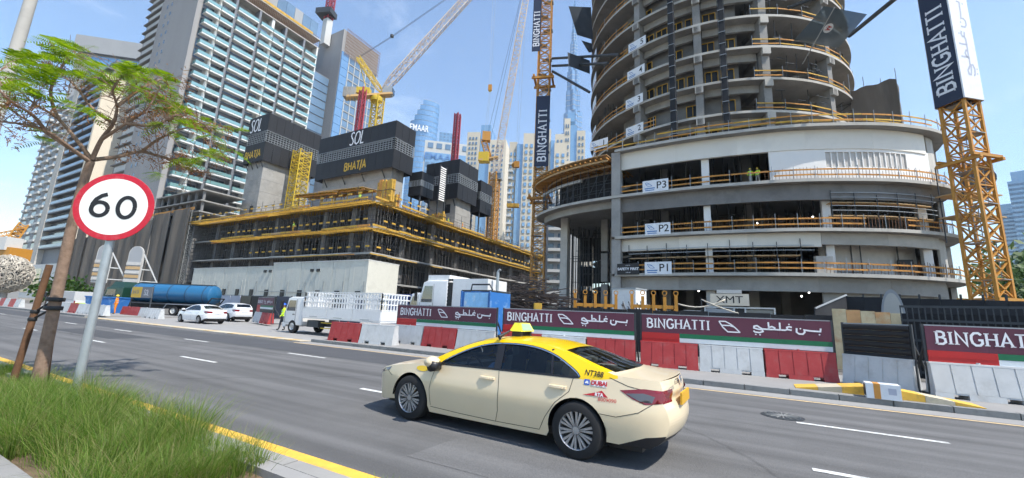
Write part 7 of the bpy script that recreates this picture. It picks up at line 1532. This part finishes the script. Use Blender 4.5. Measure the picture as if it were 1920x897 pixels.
# bare twigs and dry pods
for i in range(420):
    b, t = random.choice(tips); d = Vector((random.gauss(0, 1), random.gauss(0, 1), random.gauss(.3, .6))).normalized(); L_ = random.uniform(.15, .5); e = b + d * L_; tw.tube([b, b + d * L_ * .5 + Vector((0, 0, .03)), e], [.007, .005, .003], 4, False)
    if random.random() < .36:
        for k in range(random.randint(10, 26)):
            c = e + Vector((random.gauss(0, .07), random.gauss(0, .07), random.gauss(-.02, .07))); u = Vector((random.gauss(0, 1), random.gauss(0, 1), random.gauss(0, 1))).normalized() * random.uniform(.02, .05); v = u.orthogonal().normalized() * .006; o = len(DV); DV.extend([c - u - v, c + u - v, c + u + v, c - u + v]); DF.append((o, o + 1, o + 2, o + 3))
stuff(tw.build('twigs', M('bark'), TR, True))
m_ = MB(); m_.v = [tuple(v) for v in LV]; m_.f = LF; m_.m = [0] * len(LF); stuff(m_.build('crown', M('tree_leaf'), TR)); m_ = MB(); m_.v = [tuple(v) for v in DV]; m_.f = DF; m_.m = [0] * len(DF); stuff(m_.build('dry_pods', M('dry_pod'), TR))
def stake(pa, pb, dd, label):
    a = AD(*pa, TD + dd); b = AD(*pb, TD + dd); a.z = .03; mb = MB(); mb.tube([a - a, (b - a) * .5, b - a], .05, 10); o = mb.build('tree_stake', M('stake_wood'), None, 40, a); return tag(o, label, 'stake', 'timber stakes tied to the young tree'), a, b
s1, a1, b1 = stake((24, 712), (93, 497), .3, 'dark timber stake left of the young tree'); s2, a2, b2 = stake((92, 690), (114, 495), .35, 'timber stake tight behind the young tree trunk')
for py, xs in ((562, 104), (578, 100)):
    c = tpnt(xs, py); m_ = MB(); m_.lathe([(.115, -.035), (.122, -.03), (.122, .03), (.115, .035)], 14, c); m_.build('tie_band', M('black_plastic'), TR, True); q = a1.lerp(b1, .62 if py < 570 else .56) - to; MB().tube([c, q], .018, 6).build('tie_strap', M('black_plastic'), TR); m_ = MB(); m_.lathe([(.055, -.03), (.06, -.025), (.06, .025), (.055, .03)], 12, q); m_.build('tie_band', M('black_plastic'), TR, True)
# ------------------------------------------------------------------ speed sign
sb = G(130, 755, .1); SGN = thing('speed_sign', 'round white 60 speed limit sign with red rim on a grey pole', 'road sign', (sb.x, sb.y, .05), R(41)); H_ = 3.10; r = .56
flat('sign_white', (.78, .77, .72), .35, stain=(.66, .65, .60), stain_s=4, stain_amt=.5); flat('sign_red', (.50, .012, .03), .35, var=.1, vscale=6, stain=(.6, .35, .33), stain_s=9, stain_amt=.15)
mb = MB(); mb.tube([(0, .075, -.1), (0, .075, H_ + .35)], .058, 20); mb.lathe([(.10, -.02), (.10, .02), (.062, .05)], 16, (0, .075, 0)); mb.build('pole', M('galv'), SGN, 40)
mb = MB(); mb.lathe([(0, .0), (r, .0), (r + .004, -.006), (r, -.012), (r * .84, -.012)], 56, (0, 0, H_), 'Y'); mb.build('red_rim', M('sign_red'), SGN, 40)
mb = MB(); mb.lathe([(0, -.0125), (r * .845, -.0125)], 56, (0, 0, H_), 'Y'); mb.build('white_face', M('sign_white'), SGN)
for i, ch in enumerate('60'):
    mb = MB(); cx = (-.19, .175)[i]
    if ch == '0': pts = [(cx + .118 * math.cos(a), .17 * math.sin(a)) for a in [2 * PI * k / 32 for k in range(33)]]; ribbon(mb, pts, .062, lambda x, y: (x, -.017, H_ + y))
    else:
        pts = [(cx + .112 * math.cos(a), -.058 + .112 * math.sin(a)) for a in [2 * PI * k / 32 for k in range(33)]]; ribbon(mb, pts, .062, lambda x, y: (x, -.017, H_ + y)); ribbon(mb, [(cx + .07, .195), (cx + .0, .165), (cx - .07, .10), (cx - .104, .02), (cx - .112, -.06)], .062, lambda x, y: (x, -.0185, H_ + y))
    mb.build('numeral', M('letter_black'), SGN)
for dz in (-.22, .25): MB().box((-.28, .004, H_ + dz - .025), (.28, .03, H_ + dz + .025)).build('back_channel', M('galv'), SGN); m_ = MB(); m_.lathe([(.06, -.02), (.068, -.02), (.068, .02), (.06, .02)], 16, (0, .075, H_ + dz)); m_.build('clamp', M('galv'), SGN)
# ------------------------------------------------------------------ lamp post at the left edge
lp = AY(40, 60, 2.2); LPm = thing('lamp_post', 'thick pale grey lamp post cut by the top left corner', 'lamp post', (lp.x, 2.2, .05)); mb = MB(); mb.tube([(0, 0, 0), (0, 0, 4), (0, 0, 13)], [.17, .15, .11], 18); mb.build('pole', M('concrete_light'), LPm, 40)
mb = MB(); mb.lathe([(.30, 0), (.30, .04), (.20, .07), (.18, .35)], 18); mb.build('base_flange', M('concrete_light'), LPm, 40); MB().tube([(0, 0, 12.8), (0, 1.2, 13.5), (0, 2.6, 13.6)], .06, 8).build('bracket_arm', M('galv'), LPm, True); MB().box((-.14, 2.4, 13.5), (.14, 3.2, 13.66)).build('lantern', M('steel_grey'), LPm)
# ------------------------------------------------------------------ pale woven ball
bc = AD(12, 516, 84); bl = thing('woven_ball', 'large pale woven ball sculpture at the far left edge', 'sculpture', (bc.x, bc.y, .13)); zr = 2.35; zc = bc.z
mb = MB(); mb.lathe([(0, -zr * .9)] + [(zr * .93 * math.sin(a), -zr * .93 * math.cos(a)) for a in [PI * i / 14 for i in range(1, 14)]] + [(0, zr * .9)], 24, (0, 0, zc)); mb.build('core', M('steel_dark'), bl, True)
flat('bleached_wood', (.55, .50, .42), .8, var=.3, vscale=2); sv = MB()
for i in range(2600):
    n_ = Vector((random.gauss(0, 1), random.gauss(0, 1), random.gauss(0, 1))).normalized(); tg = n_.orthogonal().normalized(); tg.rotate(Matrix.Rotation(random.uniform(0, 6.28), 3, n_)); c = n_ * zr * random.uniform(.97, 1.04) + Vector((0, 0, zc)); l = random.uniform(.15, .4); sv.bar(c - tg * l, c + tg * l + n_ * random.uniform(-.08, .1), random.uniform(.04, .09), .03)
stuff(sv.build('woven_strips', M('bleached_wood'), bl)); MB().lathe([(.9, 0), (.9, .25), (.6, .4), (.5, zc - zr + .2)], 16).build('plinth', M('concrete'), bl)
# ------------------------------------------------------------------ things behind the hoarding
def onray(px, py, D, z=0.): p = AD(px, py, D); return Vector((p.x, p.y, z))
flat('rebar_dark', (.07, .055, .05), .85, var=.3, vscale=4)
p = onray(995, 570, 27); t = thing('rebar_pile', 'tangled pile of dark steel bars behind the second hoarding', 'steel pile', p, R(12)); sv = MB()
for i in range(420):
    x, y = random.uniform(-3, 3), random.uniform(-1, 1); z = random.uniform(.1, 4.2) * (1 - abs(x) / 4.6); a = random.gauss(0, .5); l = random.uniform(.6, 1.8); sv.bar((x - l * math.cos(a), y - l * math.sin(a) * .4, max(z + random.uniform(-.6, .6), .02)), (x + l * math.cos(a), y + l * math.sin(a) * .4, max(z + random.uniform(-.6, .6), .02)), random.uniform(.03, .08))
stuff(sv.build('bars', M('rebar_dark'), t)); 
for i in range(7): MB().box((-2.4 + i * .72, -1.15, 1.7 + .35 * math.sin(i * 2)), (-1.9 + i * .72, -1.05, 2.15 + .35 * math.sin(i * 2))).build('clamp', M('timber_yellow'), t)
def rack(px0, px1, D, label, n=5, h=3.25):
    a, b = onray(px0, 580, D), onray(px1, 580, D); L_ = (b - a).length; t = thing('stillage_rack', label, 'rack', a, math.atan2((b - a).y, (b - a).x), 'orange steel racks behind the hoarding')
    for i in range(n):
        x = L_ * i / (n - 1); MB().box((x - .09, -.09, 0), (x + .09, .09, h - .1 * (i % 2))).build('post', M('steel_orange'), t); m_ = MB(); m_.lathe([(.10, -.03), (.15, -.03), (.15, .03), (.10, .03)], 12, (x, 0, h + .12), 'Y', True); m_.build('lifting_eye', M('steel_orange'), t, 40)
        MB().box((x - .09, .9, 0), (x + .09, 1.08, h * .8)).build('post', M('steel_orange'), t)
    for z in (1.55, 2.45): MB().box((.1, -.06, z), (L_ - .1, .06, z + .2)).build('rail', M('steel_orange'), t)
    MB().bar((.1, 0, 1.0), (L_ * .4, 0, 2.5), .1).build('brace', M('steel_orange'), t); return t
rack(1078, 1155, 27, 'orange steel rack with lifting eyes left of the white cabinet'); rack(1185, 1268, 26, 'orange steel rack full of grey tubes right of the white cabinet')
p = onray(1226, 580, 27.5); t = thing('tube_bundle', 'bundle of grey scaffold tubes leaning in the orange rack', 'tube bundle', p, R(5))
for i in range(26): x = -1.2 + i * .1; MB().tube([(x + random.uniform(-.1, .1), random.uniform(-.3, .3), .3), (x - .9 + random.uniform(-.2, .2), random.uniform(-.3, .3), 2.6 + random.uniform(-.4, .4))], .045, 6).build('tube', M('steel_grey' if i % 3 else 'steel_dark'), t)
p = onray(1180, 575, 33); t = thing('white_cabinet', 'white equipment cabinet above the second hoarding', 'cabinet', p, R(-18)); MB().box((-1.0, -.8, 1.2), (1.0, .8, 4.0)).build('cabinet_body', M('truck_white'), t); MB().box((-.9, -.82, 1.4), (.0, -.805, 3.7)).build('door', M('truck_white'), t); MB().box((-1.05, -.85, 4.0), (1.05, .85, 4.1)).build('lid', M('steel_grey'), t)
for x in (-.9, .9): MB().box((x - .08, -.7, 0), (x + .08, .7, 1.2)).build('leg', M('steel_dark'), t)
p = onray(1384, 585, 46, -.9); t = thing('hoist_cabin', 'pale hoist landing cabin with a lettered sign under the round block', 'hoist', p, R(-2)); 
for x0, x1, m_ in ((-2.9, -.4, 'far_grey'), (-.35, .55, 'dark_trim'), (.6, 2.9, 'glass_window')): MB().box((x0, 0, .2), (x1, .15, 4.1)).build('gate_panel', M(m_), t)
for x in (-3.0, -.4, .55, 2.95): MB().box((x, -.08, .1), (x + .14, .1, 4.3)).build('frame_post', M('far_white'), t)
for z in (2.1, 3.1, 4.2): MB().box((-3.0, -.06, z), (3.08, .08, z + .14)).build('frame_rail', M('far_white'), t)
MB().box((-2.4, -.15, 4.45), (1.0, -.05, 5.6)).build('sign_panel', M('far_cream'), t); m_ = MB(); font_mesh('XMT', 1.0, lambda x, y: (x * 1.15 - .7, -.16, y + 5.0), m_, 0.); m_.build('sign_lettering', M('letter_black'), t); MB().box((-1.8, -.1, 5.65), (.4, .2, 6.0)).build('light_box', M('far_white'), t)
p = onray(1300, 590, 36); t = thing('generator_set', 'grey generator sets and pallets under the round block', 'generator', p, R(4))
for i in range(3): MB().box((-2.2 + i * 1.5, 0, .2), (-.9 + i * 1.5, 1.2, 2.2 + .5 * (i % 2))).build('housing', M(['steel_grey', 'far_grey', 'steel_dark'][i]), t)
for i, (a, b, lab) in enumerate((((1270, 570), (1360, 562), 'pale'), ((1315, 562), (1480, 600), 'pale'))):
    P0, P1 = AD(*a, 30), AD(*b, 30); m_ = MB(); m_.tube([P0.lerp(P1, k / 8) - P0 - Vector((0, 0, .35 * math.sin(PI * k / 8))) for k in range(9)], .05, 6); o = m_.build('overhead_hose', M('far_cream'), None, True, P0); tag(o, ['pale hose slung left above the third hoarding', 'longer pale hose sagging right above the third hoarding'][i], 'hose')
    MB().bar((0, 0, -P0.z), (0, 0, .1), .08).build('hose_post', M('steel_dark'), o)
# dark low fence just behind the second and third hoardings
t = thing('site_screen', 'low dark sheet fence just behind the second hoarding', 'fence', (-9, 22, 0), R(3))
for i in range(12): MB().box((i * 1.3 + .01, 0, .1), ((i + 1) * 1.3 - .01, .06, 2.25 + .04 * (i % 2))).build('sheet', M('black_panel'), t)
# right: black net fence, printed hoarding, bar fence, oval board
a, b = onray(1590, 590, 30), onray(1990, 600, 31); t = thing('net_fence', 'tall black net fence in front of the right crane mast', 'fence', a, math.atan2((b - a).y, (b - a).x)); L_ = (b - a).length; n = 10
for i in range(n):
    x0, x1 = L_ * i / n, L_ * (i + 1) / n; MB().box((x0 + .01, 0, .1), (x1 - .01, .05, 3.55 - .02 * i)).build('net_panel', M('black_net'), t); MB().box((x0 - .04, .05, 0), (x0 + .04, .13, 3.7)).build('post', M('steel_dark'), t)
a2_, b2_ = onray(1530, 600, 27), onray(1590, 590, 30); t = thing('net_fence', 'short black net fence return left of the tall one', 'fence', a2_, math.atan2((b2_ - a2_).y, (b2_ - a2_).x)); L_ = (b2_ - a2_).length
MB().add([(0, 0, .1), (L_, 0, .1), (L_, 0, 3.6), (0, 0, 2.7), (0, .06, .1), (L_, .06, .1), (L_, .06, 3.6), (0, .06, 2.7)], BXF).build('net_panel', M('black_net'), t); MB().bar((0, -.02, 2.75), (L_, -.02, 3.65), .07).build('top_rail', M('steel_grey'), t)
a, b = onray(1562, 605, 22), onray(1700, 605, 22.5); t = thing('printed_fence', 'orange and cream printed fence behind the black hoarding', 'fence', a, math.atan2((b - a).y, (b - a).x)); L_ = (b - a).length; mat('print_orange', (.50, .28, .12), .6, var=.35, vscale=1.2, stain=(.55, .45, .28), stain_s=1.5, stain_amt=.9); mat('print_cream', (.50, .42, .26), .6, var=.3, vscale=1.5, stain=(.4, .2, .1), stain_s=1.8, stain_amt=.7)
for i in range(5): MB().box((L_ * i / 5 + .005, 0, .1), (L_ * (i + 1) / 5 - .005, .04, 2.55 - .03 * i)).build('printed_panel', M('print_orange' if i % 2 else 'print_cream'), t)
a, b = onray(1690, 605, 21), onray(1990, 610, 21); t = thing('bar_fence', 'black steel bar fence stacked behind the rightmost hoarding', 'fence', a, math.atan2((b - a).y, (b - a).x)); L_ = (b - a).length
for i in range(int(L_ / .16)): MB().box((i * .16, 0, .2), (i * .16 + .035, .035, 2.62)).build('bar', M('steel_dark'), t)
for z in (.3, 1.4, 2.1, 2.6): MB().box((0, -.03, z), (L_, 0, z + .08)).build('rail', M('steel_dark'), t)
MB().box((0, .3, .1), (L_, .36, 2.4)).build('back_sheet', M('black_panel'), t)
p = onray(1676, 595, 26); t = thing('oval_board', 'grey oval board standing up behind the printed fence', 'board', p, R(-12)); pts = [(.42 * math.cos(a), 2.3 + 1.35 * math.sin(a)) for a in [2 * PI * k / 28 for k in range(28)]]; MB().prism(pts, 0, .06, lambda x, y, z: (x, z, y)).build('board', M('far_grey'), t); MB().prism([(x * .82, 2.3 + (y - 2.3) * .88) for x, y in pts], -.012, -.002, lambda x, y, z: (x, z, y)).build('inner_panel', M('concrete_light'), t); MB().box((-.05, .07, 0), (.05, .13, 2.4)).build('post', M('steel_dark'), t)
# draped net platform at the right end of the third deck, red hoist cage
p = PF.off(PF.near_x(19.6), -1.0, 14.6); t = thing('draped_platform', 'scaffold platform draped in black net at the right end of the podium', 'scaffold', p, R(38)); g = [[(-2.0 + 4 * u / 8, -1.6 + .22 * math.sin(u * 1.7 + v), 1.0 + 2.6 * v / 6) for u in range(9)] for v in range(7)]; MB().grid(g).build('net_drape', M('black_net'), t, True)
for x in (-2, 0, 2):
    for y in (-1.5, .4): MB().bar((x, y, -4), (x, y, 3.8), .08).build('standard', M('steel_dark'), t)
for z in (.6, -1.6): MB().box((-2.3, -1.8, z), (2.3, .6, z + .12)).build('plank_deck', M('plywood'), t)
# ------------------------------------------------------------------ left side: small hoarding, barriers, sign frame
hoarding((-36.6, 20.9), (-32.0, 19.5), 'short maroon lettered hoarding standing behind the worker in the yellow vest', top=2.2, cols=('white', 'red'), names=('white barrier at the foot of the short hoarding behind the worker', 'red barrier right of the worker at the short hoarding'))
sbx = [(-52.8, 'red'), (-50.85, 'red')]
for i in range(7):
    c = ('white', 'white', 'white', 'red', 'white', 'white', 'red')[i]; x = -47.6 - 2.0 * i
    barrier(c, (x, 14.0, 0), R(2), ['white barrier nearest the apron in the left row', 'second white barrier from the apron in the left row', 'third white barrier from the apron in the left row', 'red barrier among white ones below the tanker cab', 'white barrier left of the red one below the tanker cab', 'white barrier near the orange worker', 'red barrier left of the orange worker'][i], 'barriers in a row at the left footpath')
for i in range(8):
    c = 'red' if i % 2 else 'white'; barrier(c, (-70 - 2.02 * i, 13.9, 0), 0, '%s barrier, %s from the right in the far row under the pale ball' % (c, ('first', 'second', 'third', 'fourth', 'fifth', 'sixth', 'seventh', 'eighth')[i]), 'far red and white barriers')
for i, (x, y, c) in enumerate(((-44.6, 18.9, 'red'), (-42.7, 18.8, 'red'), (-40.8, 18.7, 'white'))): pass
t = thing('site_name_frame', 'gold and dark grey site name boards on a frame before the tanker', 'sign', (-51.0, 17.2, .0), R(2)); 
for x in (-.1, 3.7): MB().box((x, 0, 0), (x + .09, .09, 2.75)).build('post', M('steel_dark'), t)
MB().box((-.1, -.03, 1.75), (1.85, 0, 2.75)).build('gold_board', M('letter_gold'), t); MB().box((1.87, -.03, 1.75), (3.8, 0, 2.75)).build('dark_board', M('fin_grey'), t)
m_ = MB(); stroke_text(m_, 'BHATiA', .32, lambda x, z: (.12 + x, -.035, 2.1 + z), .16); m_.build('board_lettering', M('fin_grey'), t); m_ = MB(); stroke_text(m_, 'SOL', .5, lambda x, z: (2.35 + x, -.035, 2.0 + z), .1); m_.build('white_lettering', M('letter_white'), t)
for i, x in enumerate((-51.2, -49.2)): barrier('red', (x, 16.9), R(2), ['red barrier under the gold site name board', 'red barrier under the dark site name board'][i], 'barriers under the site name boards', .01)
for i, x in enumerate((-47.2, -45.2)): barrier('white', (x, 16.8), R(2), ['white barrier right of the site name boards', 'white barrier between the site name boards and the small saloon'][i], 'barriers under the site name boards', .01)
p = onray(200, 575, 58); t = thing('blue_skip', 'bright blue skip left of the tanker cab', 'skip', p, R(20)); MB().add(tz(-1.3, 1.3, -.8, .8, .1, 1.6, -.25, -.1), BXF).build('skip_body', M('paint_blue'), t); MB().box((-1.6, -.95, 1.6), (1.6, .95, 1.7)).build('rim', M('paint_blue'), t)
# far mobile crane at the left edge
p = onray(22, 470, 150); zc_ = AD(22, 470, 150).z; t = thing('mobile_crane', 'orange mobile crane with thin jib beyond the pale ball', 'crane', (p.x, p.y, 0), R(20)); f = lambda x, y: (lambda q: Matrix.Rotation(-R(20), 3, 'Z') @ Vector((q.x - p.x, q.y - p.y, q.z)))(AD(x, y, 150))
boom(t, f(8, 470), f(45, 420), 1.6, M('steel_orange'), 8, .3, .15, .9); boom(t, f(45, 432), f(-40, 448), .9, M('steel_orange'), 10, .2, .1, .9); MB().cbox(f(14, 458), (4, 3, 3)).build('cab', M('far_white'), t); MB().cbox(f(22, 478), (5, 4, 3)).build('slew_deck', M('steel_orange'), t); MB().box((-2, -2, 0), (2, 2, zc_ - 2)).build('base_tower', M('far_grey'), t)
# distant greenery at the right and left
def bush(px, py, D, r, label, n=500):
    p = onray(px, py, D); c = AD(px, py, D); t = thing('distant_tree', label, 'tree', p); MB().tube([(0, 0, 0), (0, 0, max(c.z, .5))], [.25, .12], 8).build('trunk', M('bark'), t); V_, F_ = [], []
    for i in range(n):
        q = Vector((random.gauss(0, 1), random.gauss(0, 1), random.gauss(0, .8))).normalized() * r * random.random() ** .4 * (1 + .3 * math.sin(i)); q.z += c.z; u = Vector((random.gauss(0, 1), random.gauss(0, 1), random.gauss(0, 1))).normalized() * r * .14; v = u.orthogonal().normalized() * r * .1; o = len(V_); V_ += [q - u, q - v, q + u, q + v]; F_.append((o, o + 1, o + 2, o + 3))
    m_ = MB(); m_.v = [tuple(a) for a in V_]; m_.f = F_; m_.m = [0] * len(F_); stuff(m_.build('crown', M('shrub_leaf'), t))
for i, (px, py, D, r) in enumerate(((1905, 530, 90, 3.5), (1935, 515, 100, 5.5), (1890, 545, 80, 2.5))): bush(px, py, D, r, ['rounded green tree at the right edge behind the black net fence', 'larger green tree cut by the right edge', 'low green tree right of the crane mast foot'][i])
for i, (px, py, D, r) in enumerate(((140, 545, 95, 2.2), (95, 540, 100, 2.4))): bush(px, py, D, r, ['small dark tree above the white pickup', 'small dark tree right of the pale ball'][i], 300)
# ------------------------------------------------------------------ haze
hm_ = bpy.data.materials.new('haze_air'); hm_.use_nodes = True; t = hm_.node_tree; t.nodes.clear(); pv_ = t.nodes.new('ShaderNodeVolumePrincipled'); om = t.nodes.new('ShaderNodeOutputMaterial')
pv_.inputs['Color'].default_value = (.80, .90, 1.0, 1); pv_.inputs['Density'].default_value = .00012; pv_.inputs['Anisotropy'].default_value = .2; t.links.new(pv_.outputs[0], om.inputs['Volume'])
hz = stuff(MB().box((-1510, -210, -1.02), (1510, 2010, 940)).build('haze', hm_)); hz['label'] = 'thin pale haze filling the air over the city'; hz['category'] = 'haze'
